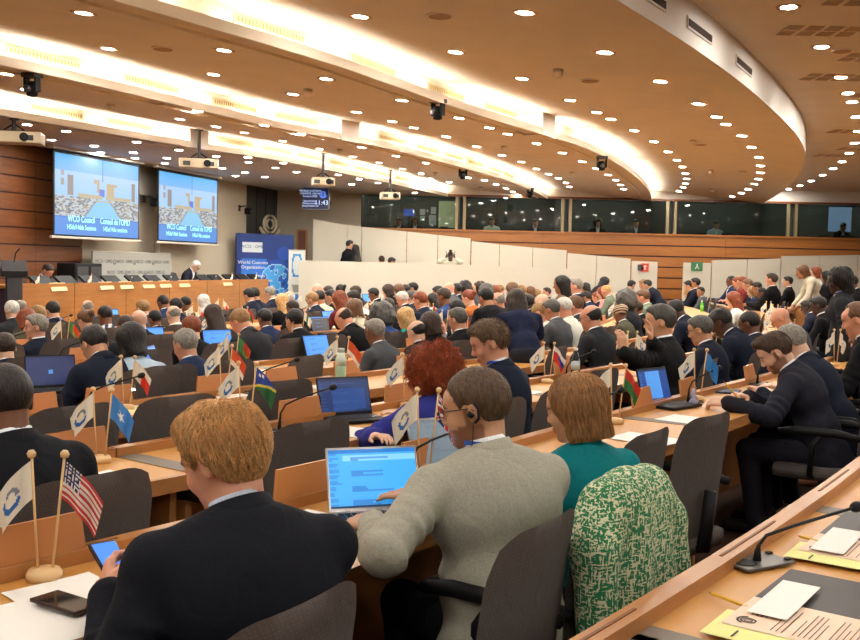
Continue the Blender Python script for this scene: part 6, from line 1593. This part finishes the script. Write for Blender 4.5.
# ================================================================ NEAR PEOPLE
def near(px,py,k,pose,hands,*a,**kw):
    """hands: dict l/r -> (px,py,z above the row floor)"""
    yaw=kw.get('yaw',0);J=skeleton(pose)
    for _ in range(2):
        sol,sc,zf=min(seat_at(px,py,k,J['H'],math.radians(yaw),kw.get('dr',.78)),key=lambda q:abs(q[1]-1))
        pos=sol[1];rz=sol[3];sc=min(1.1,max(.88,sc))
        for h,v in hands.items():
            if len(v)==3: P=at(v[0],v[1],z=v[2]+zf);pose['h'+h]=tuple(to_local(P,(pos.x,pos.y,zf),rz,sc))
        J=skeleton(pose)
    kw.pop('dr',None)
    return seated(px,py,pose,*a,k=k,**kw)
# blond man, front left
n1=near(222,458,1,dict(lean=9,bend=22,pitch=22,yaw=34,w=1.16,curl=.8,dl=(.1,1,.35),nl=(.9,0,-.2),el=(-.4,-.5,-1)),dict(l=(107,598,.82),r=(150,585,.80)),'suit',(24,25,32),SKIN['r'],'short',(212,164,106),'blond man in black suit looking at his phone, front left',lod=0,shirt=(196,206,222),hs=1.05,yaw=-24,chair_px=(297,600,.15))
# man in the grey suit
n2=near(474,408,1,dict(lean=9,bend=14,pitch=12,yaw=42,w=1.2,belly=.03,curl=.35,dl=(-.2,1,-.1),nl=(.3,0,-1),beard=(.42,.34,.30),el=(-1,-.2,-.7)),dict(l=(372,524,.80),r=(425,500,.80)),'suit',(160,156,142),SKIN['o'],'buzz',(84,64,46),'man in light grey suit with glasses and earpiece typing on a laptop',lod=0,glasses=True,lan=(40,90,180),shirt=(232,234,238),trs=(30,30,34),hs=1.03,yaw=-24,chair_px=(546,518,.1))
n3=near(571,408,1,dict(lean=6,bend=12,pitch=14,yaw=28,w=1.06),dict(l=(520,440,.78),r=(560,430,.78)),'sleeveless',(14,112,118),SKIN['o'],'bob',(160,116,74),'woman with light brown bob in teal sleeveless top',lod=0,fem=True,hs=1.0,yaw=-24,chair_px=(627,482,0))
n4=near(427,374,2,dict(lean=14,bend=16,pitch=16,yaw=18,w=1.12,el=(-1,-.3,-.3)),dict(l=(374,434,.79),r=(408,416,.79)),'hoodie',(46,50,128),SKIN['p'],'afro',(150,66,28),'woman with big curly red hair in royal blue sweatshirt',lod=0,fem=True,hs=1.02,yaw=-22)
n5=near(489,343,2,dict(lean=6,bend=12,pitch=22,yaw=32),{},'suit',(28,34,50),SKIN['r'],'short',(98,76,54),'brown-haired man in navy suit looking down left, between the red curls and the brown bob',lod=1,lan=(40,90,190))
n6=near(772,352,1,dict(lean=15,bend=24,pitch=36,yaw=14,w=1.1,curl=.9,beard=(.34,.26,.22),nl=(.5,0,-.8),dl=(.2,1,0)),dict(l=(727,403,.80),r=(748,397,.80)),'suit',(36,36,46),SKIN['p'],'quiff',(72,52,38),'bearded man in charcoal suit writing with a pencil at the right',lod=0)
n8=near(2,402,2,dict(lean=10,bend=14,pitch=16,yaw=0,w=1.1),{},'suit',(24,25,30),SKIN['b'],'buzz',(36,30,28),'dark-skinned man in black suit cut by the left edge, behind the blue star flag',lod=0)
n9=near(660,322,2,dict(lean=4,bend=10,pitch=6,yaw=18,dl=(.1,.1,1),dr=(.1,.1,1),nl=(.6,1,0),nr=(-.4,1,0),curl=.6,el=(-.6,.4,-1),er=(.6,.4,-1)),dict(l=(619,352,1.02),r=(636,333,1.14)),'suit',(30,30,32),SKIN['o'],'short',(66,64,60),'dark grey haired man in black suit with both hands raised',lod=1)
n0=near(-85,590,1,dict(lean=8,bend=12,pitch=12),{},'suit',(22,22,26),SKIN['t'],'short',HC['k'],'dark sleeve of a person cut by the lower left corner',lod=1)
# earpiece and cable, glasses
def headpart(n,name,bm,m):
    r,J,Mh=n[0],n[1],n[2];o=bm.build(name,m,r,True);o.matrix_local=Mh;return o
b=MB();b.tube([(-.094,-.012,-.004),(-.100,-.004,-.012)],[.012,.009],10);b.tube([(-.09,-.022,.026),(-.094,-.034,.006),(-.09,-.030,-.022),(-.094,-.016,-.034)],.0045,6)
b.tube([(-.094,-.012,-.03),(-.088,.0,-.08),(-.082,.03,-.16),(-.07,.07,-.22)],.0018,5);headpart(n2,'earpiece',b,MT['black'])
# fine strands
for n,style,cnt,ln,kw in ((n1,'short',3400,.05,dict(r=.0013,lift=.0021,jit=.38,grav=.5)),(n3,'bob',2400,.10,dict(r=.001,lift=.0004,jit=.12,grav=.9)),(n6,'quiff',1200,.03,dict(r=.0008,jit=.3,lift=.0006)),(n4,'afro',2600,.05,dict(r=.0016,lift=.002,curl=.006,steps=9,jit=.6)),(n5,'short',1200,.03,dict(r=.0012,lift=.0015,jit=.4)),(n2,'buzz',1600,.010,dict(r=.0006,steps=3,lift=.001,jit=.3))):
    hm=HAIRC.get((style,.0048 if n[0]['_lod']==0 else .008));me=strands(hm,cnt,ln,**kw);me.materials.append(MT['hair']);h=[c for c in n[0].children if c.name.startswith('hair')][0]
    o=obj_of('hair_strands',me,h);o.color=h.color
# ---------------------------------------------------------------- tweed jacket over the chair of the woman in teal
def tweed():
    m=bpy.data.materials.new('green_tweed');m.use_nodes=True;nt=m.node_tree;N=nt.nodes;L=nt.links;b=N['Principled BSDF'];tc=N.new('ShaderNodeTexCoord')
    ns=[]
    for sc in ((48,48,200),(200,200,48)):
        mp=N.new('ShaderNodeMapping');mp.inputs['Scale'].default_value=sc;L.new(tc.outputs['Object'],mp.inputs[0]);n=N.new('ShaderNodeTexNoise');n.inputs['Scale'].default_value=1.;n.inputs['Detail'].default_value=1;L.new(mp.outputs[0],n.inputs['Vector']);ns.append(n)
    v=N.new('ShaderNodeMath');v.operation='MAXIMUM';L.new(ns[0].outputs['Fac'],v.inputs[0]);L.new(ns[1].outputs['Fac'],v.inputs[1])
    r=N.new('ShaderNodeValToRGB');r.color_ramp.elements[0].position=.555;r.color_ramp.elements[1].position=.60;r.color_ramp.elements[0].color=(*lin((30,112,70)),1);r.color_ramp.elements[1].color=(*lin((200,202,168)),1);L.new(v.outputs[0],r.inputs[0])
    L.new(r.outputs[0],b.inputs['Base Color']);b.inputs['Roughness'].default_value=.9
    bp=N.new('ShaderNodeBump');bp.inputs['Strength'].default_value=.5;bp.inputs['Distance'].default_value=.004;L.new(v.outputs[0],bp.inputs['Height']);L.new(bp.outputs[0],b.inputs['Normal']);return m
ce=[c for c,_ in CHAIRS if str(c.get('_who','')).startswith('woman with light brown bob')][0]
s=SDF(axis(-.42,.42,.009),axis(-.62,.05,.009),axis(.18,1.24,.009))
# shoulders hang over the top corners of the backrest, panels and sleeves fall down behind
s.ell((0,-.25,.86),(.235,.075,.13),None,.0);s.ell((0,-.28,.70),(.23,.075,.27),None,.05);s.ell((0,-.30,.46),(.245,.06,.25),None,.05)
for q in (-1,1):
    s.cap((q*.14,-.26,.92),(q*.21,-.28,.82),.065,.06,.04);s.cap((q*.21,-.28,.82),(q*.235,-.32,.54),.055,.048,.025);s.cap((q*.235,-.32,.54),(q*.22,-.34,.34),.048,.044,.02)
X,Y,Z=s.grid();s.F+=(np.sin(X*38+wob(X,Y,Z*.3,9,4)*2.2)*.014*np.clip((1.0-Z)*2,0,1)+wob(X,Y,Z*.5,24,8)*.007).astype(np.float32);s.F[:]=np.maximum(s.F,.25+wob(X,Y,0*Z,14,2)*.02-Z)
me,_=s.mesh('draped_jacket',1);me.materials.append(tweed());o=obj_of('draped_jacket',me);o.location=ce.location;o.rotation_euler=ce.rotation_euler
tag(o,'green and white tweed jacket draped over the chair of the woman in teal','jacket')
# dark coat over the chair right of the white shirts
# ================================================================ EMPTY CHAIRS
EC='''52,498 145,449 317,419 445,420 528,398 607,368 652,430 715,413 690,371 722,359 78,404 187,394 289,379 380,376 541,377 147,387 222,374 41,364 56,354 10,360 255,363 307,355 152,364 271,345 235,372 316,328 316,312 302,313 237,312 207,314 190,316 250,311 120,352 170,337 196,345 20,349 100,352 65,330 224,345 560,346 803,337 818,334 845,333 640,349 648,344 767,312 753,316 458,300 395,305 365,308 345,304'''
def chair_at(px,py):
    best=None
    for k in range(10):
        P=at(px,py,z=rowz(k)+.955-(.11*min(1,max(0,(300-px)/150)) if py<370 else 0));d=rad(P.x,P.y)-RK[k]
        if best is None or abs(d-.82)<best[0]: best=(abs(d-.82),k,P.xy.copy())
    return best
for tk in EC.split():
    px,py=map(float,tk.split(','));_,k,xy=chair_at(px,py)
    rr,aa=pol(*xy);pos=Vector(PR(min(max(rr,RK[k]+.72),RK[k]+1.15)-.26,aa))
    if any((c.location.xy-pos).length<.5 for c,_ in CHAIRS): 
        continue
    chair(pos.x,pos.y,rowz(k),face(pos)+random.uniform(-.15,.15),pos.length<8.5);CHAIRS[-1][0]['_row']=k
# ================================================================ THINGS ON THE DESKS
def rzat(q): return face((q[0],q[1]))
# --- foreground desk at the right
q=at(757,563,z=.755);mic(0,0,rzat(q)-.42,'black gooseneck microphone on grey plate on the foreground desk',pos=q,reach=.36,hh=.085)
mp=plain('leather_pad',(52,46,44),.5)
def pad(px,py,label):
    q=at(px,py,z=.752);e=empty('leather_desk_pad',q,rzat(q),label,'desk pad','dark leather desk pads on the foreground desk');b=MB();bm=bmesh.new()
    b.box(-.27,.27,-.19,.19,0,.006,bev=.003);b.build('pad_body',mp,e);return e
def docset(px,py,label,rz=0):
    q=at(px,py,z=.759);e=empty('document_stack',q,rzat(q)+rz,label,'papers');b=MB();sheet(b,.0,-.02,.21,.297,0,.003);b.build('salmon_sheet',MT['pink'],e)
    b=MB();sheet(b,-.095,-.0,.17,.29,.02,.0018);b.build('yellow_sheet',MT['yel'],e);b=MB()
    for j in range(17):
        if j in(3,9): continue
        b.box(-.085,-.085+.15*(1 if j%4 else .7),.03-j*.011,.0315-j*.011,.0042,.0047)
    for j in range(4): b.box(-.02,.06,.09-j*.01,.092-j*.01,.0042,.0047)
    b.box(-.17,-.13,.08,.084,.003,.0036);b.build('printed_lines',MT['ink'],e)
    b=MB();b.T=Matrix.Translation((-.06,.085,.0046))@Matrix.Rotation(math.pi/2,4,'X')@Matrix.Scale(.2,4,(0,1,0));emblem(b,.022,y=0);b.T=None;b.build('printed_emblem',MT['ink'],e);return e
pad(842,618,'dark leather pad under the nearest papers at the lower right');pad(895,543,'dark leather pad under the second set of papers at the right')
docset(798,624,'salmon and yellow printed sheets lying on the nearest leather pad')
docset(858,551,'salmon and yellow printed sheets on the second leather pad')
for px,py,l in ((785,600,'blank white sheet overlapping the nearest salmon papers'),(838,541,'blank white sheet above the second salmon papers')):
    q=at(px,py,z=.766);e=empty('paper_sheet',q,rzat(q)+.05,l,'paper');b=MB();sheet(b,0,0,.27,.085,-.03,.003,0,.0);b.build('white_sheet',MT['paper'],e)
for px,py,l in ((727,601,'yellow pencil beside the nearest yellow sheet'),(815,542,'yellow pencil beside the second yellow sheet')):
    q=at(px,py,z=.757);e=empty('pencil',q,rzat(q)+1.2,l,'pencil');b=MB();b.tube([(-.045,0,.004),(.045,0,.004)],.0038,6);b.build('barrel',MT['pencil'],e)
    b=MB();b.tube([(.045,0,.004),(.055,0,.004)],[.0038,.0006],6);b.build('tip',MT['deskd'],e);b=MB();b.tube([(-.055,0,.004),(-.045,0,.004)],.0038,6);b.build('eraser',MT['pink'],e)
# --- laptops
held_phone('holding up a phone','phone','dark phone held up by the man with glasses in black suit')
held_phone('raising a phone','standphone','dark phone held before the face of the person in pale yellow robe')
lt=MT['lap']
def lap(px,py,k,fn,label,rot=0.,open_=1.95,off=(0,0),body='dgrey',W=.29):
    q=on_desk(px,py,k);return laptop(q,rzat(q)+rot,fn,label,open_,W=W,body=body,scr='lap')
lap(384,524,1,ui((60,160,232),(30,90,170),(30,110,190),3,(.17,1,.80,.90,(120,190,236))),'silver laptop with a bright blue document list in front of the man in grey',-.62,1.95,body='silver',W=.29)
lap(462,477,1,ui((96,112,124),(84,100,112),(90,100,110),4),'open laptop with dim grey screen beyond the man in grey',-.5,2.05,body='silver')
lap(355,421,2,ui((24,46,92),(50,80,140),(16,30,60),5,(.25,.9,.1,.7,(34,66,124))),'black laptop with dark blue screen left of the red-haired woman',-.45,1.9,body='black')
lap(672,407,1,ui((24,60,130),(80,130,200),(18,34,70),6,(.22,.72,.08,.95,(70,140,215))),'black laptop with blue document on screen in front of the empty chairs',-.25,1.85,body='black')
lap(55,392,3,ui((30,42,84),(30,42,84),(26,36,72),7,(.46,.54,.40,.55,(70,130,200))),'dark laptop with a small blue window mark on its screen, at the left',-.4,1.85,body='black')
for px,py,l,rot in ((210,352,'glowing blue laptop behind the woman in black',0.),(140,372,'tilted blue laptop screen in front of the black-haired man',.9),(62,337,'wide bright blue laptop before the grey-haired man looking left',0),(158,350,'blue laptop screen between the light blue shirt and the blue suit',0),(325,360,'dark blue laptop left of the green bottle',.2),(322,334,'grey laptop with its dark lid open beside a water bottle',.1),(337,326,'small blue laptop before the balding man reading',.1),(571,330,'tilted bright blue tablet screen before the man in charcoal',.5),(578,345,'black tablet standing on the desk behind the water bottle',.2),(240,306,'small blue screen near the curly blond hair',0),(371,303,'small lit blue screen in the farthest row',0),(302,305,'small blue laptop right of the grey balding man',0),(0,318,'blue screen at the very left edge',0)):
    lap(px,py,None,ui((70,140,225) if 'black tablet' not in l and 'grey laptop' not in l else (34,32,32),(40,90,180),(50,110,200),int(px)) ,l,rot-.35,1.9,body='black')
# --- phones, bottles, small things
q=at(337,544,z=.70+.75-.70);q=on_desk(337,546,1);phone(q+Vector((0,0,.012)),rzat(q)+.2,'brown smartphone lying on papers beside the man in grey')
q=on_desk(66,611,1);phone(q+Vector((0,0,.014)),rzat(q)+.1,'black smartphone with reflective glass lying on white paper, front left')
P=at(116,572,z=.86-.05);phone(P,0,'smartphone with lit blue screen held by the blond man',plain('phone_lit',(60,110,190),.2,emit=.8),rot=(.75,.1,rzat(P)+.15))
q=on_desk(350,393,3);bottle(q,'tall sage green drinking bottle with pale cap on the fourth desk row','green')
q=on_desk(349.5,393,3)
for px,py,k,l,kd in ((572,378,2,'clear water bottle in front of the black tablet, behind the brown bob','clear'),(309,332,None,'clear water bottle beside the grey laptop','clear'),(710.5,312,None,'bright lime green bottle among the white flags','lime')):
    bottle(on_desk(px,py,k),l,kd)
# papers
def docs(px,py,k,label,kind=0,rz=0): q=on_desk(px,py,k);documents(q,rzat(q)+rz,label,kind)
for px,py,k,l,kd in ((30,625,1,'large white sheet under the black phone at the lower left',2),(75,600,1,'white sheet sticking out under the blond man\'s hand',2),(340,552,1,'white and cream papers under the brown smartphone',0),(312,530,1,'yellow edged papers left of the brown smartphone',0),(690,421,1,'blank white sheet in front of the writing bearded man',2),(645,440,1,'white paper beside the empty chair',2),(455,395,2,'papers right of the red-haired woman',2),(105,485,2,'salmon and yellow papers left of the empty chair behind the blond man',0),(240,452,2,'papers in front of the solomon coloured flag',0),(270,447,2,'white papers right of the blond man\'s head',0),(345,432,2,'papers before the dark blue laptop',2),(160,407,3,'papers on the fourth row, left of the empty chair',0),(135,410,3,'cream papers left of the other papers on the fourth row',0),(240,400,3,'white papers on the fourth row beside the microphone',0),(330,388,3,'white papers left of the green bottle',2),(515,392,2,'white papers behind the brown bob',2),(285,372,None,'white papers near the black microphone head',2),(505,350,None,'loose white sheets beside the standing woman',2),(540,335,None,'white pages on the far desk near the white shirts',2),(845,352,None,'white booklet on the desk at the right edge',2),(800,318,None,'papers left of the standing woman in grey',2),(420,350,None,'papers beside the balding man',2),(70,375,None,'white pages beside the dark laptop',0),(600,352,None,'white sheet on the third row desk before the raised hands',2)):
    docs(px,py,k,l.replace('solomon coloured','blue and green'),kd)
# purple pouch / tablet and headset case near the bearded man
q=on_desk(702,405,1);e=empty('headset',q,rzat(q)+.3,'grey-lilac curved headset case on the desk before the bearded man','headset');b=MB();b.tube([(.09*math.cos(a),.05,.005+.075*math.sin(a)) for a in np.linspace(0,math.pi,14)],[.012]*14,8);b.build('band',plain('lilac_plastic',(134,128,150),.5),e,True)
for s_ in(-1,1):
    b=MB();b.T=Matrix.Translation((s_*.09,.05,.02))@Matrix.Rotation(math.pi/2,4,'Y');b.lathe([(.02,-.012),(.026,-.004),(.026,.008),(.018,.014)],14);b.build('ear_cup',plain('lilac_plastic',(134,128,150)),e,True)
q=on_desk(712,391,1);e=empty('notebook',q,rzat(q)+.1,'dark navy notebook on the desk beside the bearded man','notebook');b=MB();b.box(-.1,.1,-.07,.07,0,.012,bev=.003);b.build('cover',plain('navy_cover',(36,40,66)),e);b=MB();b.box(-.096,.098,-.067,.067,.002,.010);b.build('pages',MT['paper'],e)
P=at(733,392,z=.84);e=empty('pencil',P,rzat(P)+2.3,'pencil held upright by the bearded man','pencil');e.rotation_euler=(.3,-.8,rzat(P)+2.3);b=MB();b.tube([(-.08,0,0),(.07,0,0)],.004,6);b.build('barrel',MT['pencil'],e);b=MB();b.tube([(.07,0,0),(.085,0,0)],[.004,.0006],6);b.build('tip',MT['deskd'],e)
q=on_desk(820,342,None);e=empty('folder',q,rzat(q),'bright green folder on the desk at the right','folder');b=MB();b.box(-.12,.12,-.08,.08,0,.008,bev=.003);b.build('cover',plain('green_folder',(96,176,60)),e)
# --- flags near
def flg(px,py,k,kind,l,h=.27,rz=0,kind0='emblem',n=30,single=False,seed=0,hs=(1,1),white=-1):
    q=on_desk(px-(12 if k is not None else 0),py,k);return flag_pair(px,py,kind,l,k,h,rz if rz else 0.,white,single,n,seed,kind0,pos=q,hs=hs)
flg(41,573,1,'usa','white emblem flag and stars and stripes on wooden base, front left',.27,.15,seed=1)
flg(67,452,2,'star','white emblem flag and light blue star flag in front of an empty chair',.25,0,seed=2)
flg(109,405,3,'halfred','white flag with red lower corner beside a wooden placard',.25,0,seed=3,single=False)
flg(226,432,2,'greenblue','white emblem flag and blue yellow green flag above the blond hair',.30,0,seed=1)
flg(215,394,3,'orange','white emblem flag and orange flag by the man in blue suit',.27,0,seed=2,n=20)
flg(255,378,4,'zam','white emblem flag and green orange flag before an empty chair',.27,0,seed=3,n=20)
flg(410,474,1,'union','white emblem flag and union flag beyond the blue laptop screen',.29,.1,seed=1)
flg(398,405,2,'emblem','white emblem flags half hidden by the red curls',.26,0,seed=2,n=20)
flg(353,384,3,'orange','white emblem flag and orange flag above the green bottle',.28,0,seed=4,n=20)
flg(525,380,2,'slav','white emblem flag and white blue red flag left of the brown bob',.24,0,seed=2,n=24)
flg(598,420,1,'redgreen','white emblem flag and red green flag right of the brown bob',.26,0,seed=5,n=20)
flg(602,366,2,'emblem','round emblem flag before the raised hands',.26,0,seed=1,n=24)
flg(683,398,1,'blue','white emblem flag over a blue flag on the desk of the writing man',.27,0,seed=3)
flg(681,352,None,'fan','white flag and multicoloured striped flag before the leaning man',.26,0,seed=3,n=20)
flg(577,342,None,'whitegreen','white emblem flag and green flag before the white polo shirt',.26,0,seed=3,n=16)
flg(799,345,None,'redgreen','small red and green flag between bearded man and empty chair',.24,0,seed=2,n=16)
flg(840,348,None,'redwhite','white emblem flag with red edge below the standing woman in grey',.26,0,seed=2,n=20)
flg(430,345,None,'orange','orange and white flags beside the man holding a phone',.26,0,seed=2,n=16)
flg(208,342,None,'whitegreen','white and green flags before the woman with long dark curls',.26,0,seed=2,n=16)
flg(360,345,None,'whitegreen','green and white flags behind the grey-haired man in grey',.26,0,seed=1,n=16)
# --- placards and microphones near
def pl(px,py,k,l,w_=.30): q=on_desk(px,py,k);a_=pol(q.x,q.y)[1];q=Vector((*PR(RK[k]+.028,a_),rowz(k)+.786));placard(px,py,rzat(q),l,k,pos=q,w_=w_)
for px,py,k,l in ((22,572,1,'wooden placard with clear sleeve behind the stars and stripes flag'),(283,498,1,'wooden placard right of the blond man\'s shoulder'),(402,468,1,'wooden placard behind the bright blue laptop screen'),(637,411,1,'wooden placard left of the black laptop'),(684,399,1,'wooden placard under the white and blue flags'),(745,383,1,'wooden placard in front of the writing man'),
 (92,468,2,'wooden placard left of the tall empty chair, third row'),(298,424,2,'wooden placard under the microphone behind the empty chair, third row'),(384,404,2,'wooden placard left of the red curls'),(546,377,2,'wooden placard behind the brown bob'),(30,470,2,'wooden placard near the dark-skinned man at the left edge'),
 (97,408,3,'wooden placard under the red and white flag'),(30,420,3,'wooden placard beside the dark laptop at the left'),(200,394,3,'wooden placard behind the man in blue suit'),(270,386,3,'wooden placard under the microphone, fourth row'),(336,378,3,'wooden placard left of the green bottle'),(388,370,3,'wooden placard behind the grey suit of the dark-skinned man')):
    pl(px,py,k,l)
def mc(px,py,k,l,rz=-.35,reach=.26,hh=.15,sc=1.): q=on_desk(px,py,k);mic(px,py,rzat(q)+rz,l,k,pos=q,reach=reach,hh=hh,sc=sc)
for px,py,k,l in ((385,478,1,'black gooseneck microphone behind the bright blue laptop'),(679,402,1,'black gooseneck microphone by the white and blue flags'),(751,384,1,'black gooseneck microphone left of the bearded man\'s head'),(273,430,2,'black gooseneck microphone over the placard behind the tall empty chair'),(545,378,2,'black gooseneck microphone behind the brown bob'),(253,392,3,'black gooseneck microphone on the fourth row centre'),(402,372,3,'black gooseneck microphone just above the red curls'),(70,412,3,'black gooseneck microphone at the left, before the navy suit'),(560,432,1,'black gooseneck microphone right of the brown bob')):
    mc(px,py,k,l)
# --- repeating table things on the far rows: placard, flags, microphone at every second seat
cnt=0
def busy(p,rr): return any((Vector((o.location.x,o.location.y))-p).length<rr for o in FIX)
FIX=[o for o in SC.objects if o.parent is None and o.get('category') in('flag','name plate','laptop')]
rows_=[(k,RK[k],rowz(k)) for k in range(1,10)]+[(10,38.42,0.),(11,39.7,0.)]
for k,r,z in rows_:
    a=AZ0-.1;step=1.45/r
    while a<AZ0+1.02:
        a+=step;p=Vector(PR(r+.12,a))
        if not any(s[0]==k and s[1]<a<s[2] for s in DESKSEG): continue
        s=project((p.x,p.y,z+.8))
        if not s or not -10<s[0]<875: continue
        if k<=3 and s[0]<760: continue
        if k==1 and s[0]<800: continue
        if busy(p,.45): continue
        cnt+=1;q=Vector((*PR(r+.028,a),z+.786));rn=ROWN[k] if k<10 else ('outer','outermost')[k-10];side='right' if s[0]>600 else ('centre' if s[0]>300 else 'left')
        placard(0,0,face(p),'',pos=q,group='placards on the %s row, %s part'%(rn,side))['_n']='wooden name placard in front of the '
        q2=Vector((*PR(r+.16,a+.28/r),z+.75));kd=('orange','zam','redwhite','whitegreen','blue','redgreen','emblem','halfred')[cnt%8]
        if (s[0]>560 or cnt%2) : flag_pair(0,0,kd if s[0]<640 else ('emblem' if cnt%3 else kd),'white emblem flag with small %s table flag on the %s row, %s part'%({'orange':'orange','zam':'green and orange','redwhite':'red and white','whitegreen':'green','blue':'blue','redgreen':'red and green','emblem':'white','halfred':'white and red'}[kd if s[0]<640 else ('emblem' if cnt%3 else kd)],rn,side),h=.27,pos=q2,n=12,seed=cnt,rz=random.uniform(-.5,.5),group='small flags on the %s row, %s part'%(rn,side))['_n']='small %s table flags in front of the '%({'orange':'white and orange','zam':'white and green','redwhite':'white and red','whitegreen':'white and green','blue':'white and blue','redgreen':'red and green','emblem':'white','halfred':'white and red'}[kd if s[0]<640 else ('emblem' if cnt%3 else kd)])
        if cnt%3==0: q3=Vector((*PR(r+.14,a-.3/r),z+.75));mic(0,0,face(q3)-.4,'',pos=q3,group='microphones on the %s row, %s part'%(rn,side))['_n']='gooseneck microphone in front of the '
        if cnt%2==0: q4=Vector((*PR(r+.34,a+.5/r),z+.751));documents(q4,face(q4),'',cnt%3,group='papers on the %s row, %s part'%(rn,side))['_n']='printed papers in front of the '
for px in (40,92,233,257): 
    q=pod(px,.3,TOPZ-.115);flag_pair(0,0,'emblem','small white emblem flag on the podium '+{40:'at the left end',92:'before the backdrop left edge',233:'right of the seated speaker',257:'near the right end'}[px],pos=q,n=12,single=True,h=.24,rz=yawp)
for px in (132,171,216): bottle(pod(px,.3,TOPZ-.115),'clear water bottle on the podium '+{132:'before the backdrop',171:'right of the backdrop',216:'right of the seated speaker'}[px])
# ================================================================ LABELS THAT NEED NEIGHBOURS
def short(l,n): 
    w_=l.replace(',','').split();return ' '.join(w_[:n])
def trim(l,n):
    w_=short(l,n).split()
    while w_ and w_[-1] in('a','the','in','and','of','by','with','on','behind','beside','at','below','just','left','right','next','to','between','above','his','her','before','for','near','far','very','small','dark','light','long','two','white','black','grey','navy','blue','brown','wide','empty','short','tall','close','under'): w_.pop()
    return ' '.join(w_)
PL=[(Vector((r.location.x,r.location.y)),r['label']) for r,_,_ in PEOPLE]
used={}
def uniq(cands,o):
    for c in cands:
        if c not in used: used[c]=1;o['label']=c;return
    o['label']=cands[-1]
for c,_ in CHAIRS:
    if c.get('label'): continue
    p=c.location.xy;wh=c.get('_who')
    nb=sorted(PL,key=lambda q:(q[0]-p).length)
    if wh: uniq(['charcoal chair of the '+trim(wh,n) for n in (10,12,13)]+['charcoal chair occupied by the '+trim(wh,11)],c);c['group']='occupied charcoal chairs'
    else:
        rn=ROWN[c.get('_row',4)]
        cc=[]
        for n1_ in nb[:4]:
            v=n1_[0]-p;rr=rad(*n1_[0])-rad(*p);wd='beside' if abs(rr)<.6 else ('in front of' if rr>0 else 'behind')
            cc.append('empty charcoal chair '+wd+' the '+trim(n1_[1],9))
        uniq(cc,c);c['group']='empty charcoal chairs'
    for kk in ('_who','_row'):
        if kk in c: del c[kk]
for o in SC.objects:
    if o.get('category')=='desk' and '_d' in o:
        k,i=o['_d'];p=o.location.xy;rn=(ROWN[k] if k<10 else ('outer','outermost')[k-10]);nb=sorted(PL,key=lambda q:(q[0]-p).length);s=project((p.x,p.y,.8))
        uniq(['beech desk of the %s row, by the %s'%(rn,trim(n_[1],8)) for n_ in nb[:5]],o);del o['_d']
for o in list(SC.objects):
    if o.get('_n'):
        p=o.location.xy;nb=sorted(PL,key=lambda q:(q[0]-p).length+(3 if rad(*q[0])<rad(*p) else 0))
        uniq([o['_n']+trim(n_[1],m_) for n_ in nb[:9] for m_ in ((8,) if len(o['_n'].split())<8 else (6,7))],o);del o['_n']
# ceiling lights: name them by the nearest ceiling fitting
fit=[]
for o in SC.objects:
    if o.get('category') in('smoke detector','speaker','camera','projector','projection screen','air vent','monitor'):
        s=project(o.matrix_world.translation if o.matrix_world.translation.length>.1 else o.location)
        if s and -30<s[0]<890 and s[1]<240: fit.append((s,o['label']))
for o in SC.objects:
    if o.name.startswith('ceiling_downlight'):
        s=project(o.location);vis=s and -12<s[0]<872 and s[1]>-12
        if not vis: o['label']=o['label'].replace('round','unseen round')if False else 'round recessed ceiling downlight outside the view, '+('over the podium side' if o.location.x<-3 else ('over the right block' if o.location.x>4 else 'above the camera'));o['group']='downlights '+o['label'].split(', ')[1];continue
        nb=sorted(fit,key=lambda q:math.hypot(q[0][0]-s[0],q[0][1]-s[1]))[:6];cs=[]
        for (fx,fy),l in nb:
            dx,dy=s[0]-fx,s[1]-fy;d=('right of' if dx>0 else 'left of') if abs(dx)>abs(dy)*1.5 else ('below' if dy>0 else 'above');cs.append('round ceiling downlight '+d+' the '+trim(l,9))
        gen=o['label'];uniq(cs,o)
        if o['label']==cs[-1] and used.get('D'+cs[-1]): o['label']=gen
        used['D'+cs[-1]]=1
for r,_,_ in PEOPLE:
    for kk in ('_lod','_row'):
        if kk in r: del r[kk]
for n_ in NOTES: print('NOTE',n_)
print('objects',len(SC.objects))
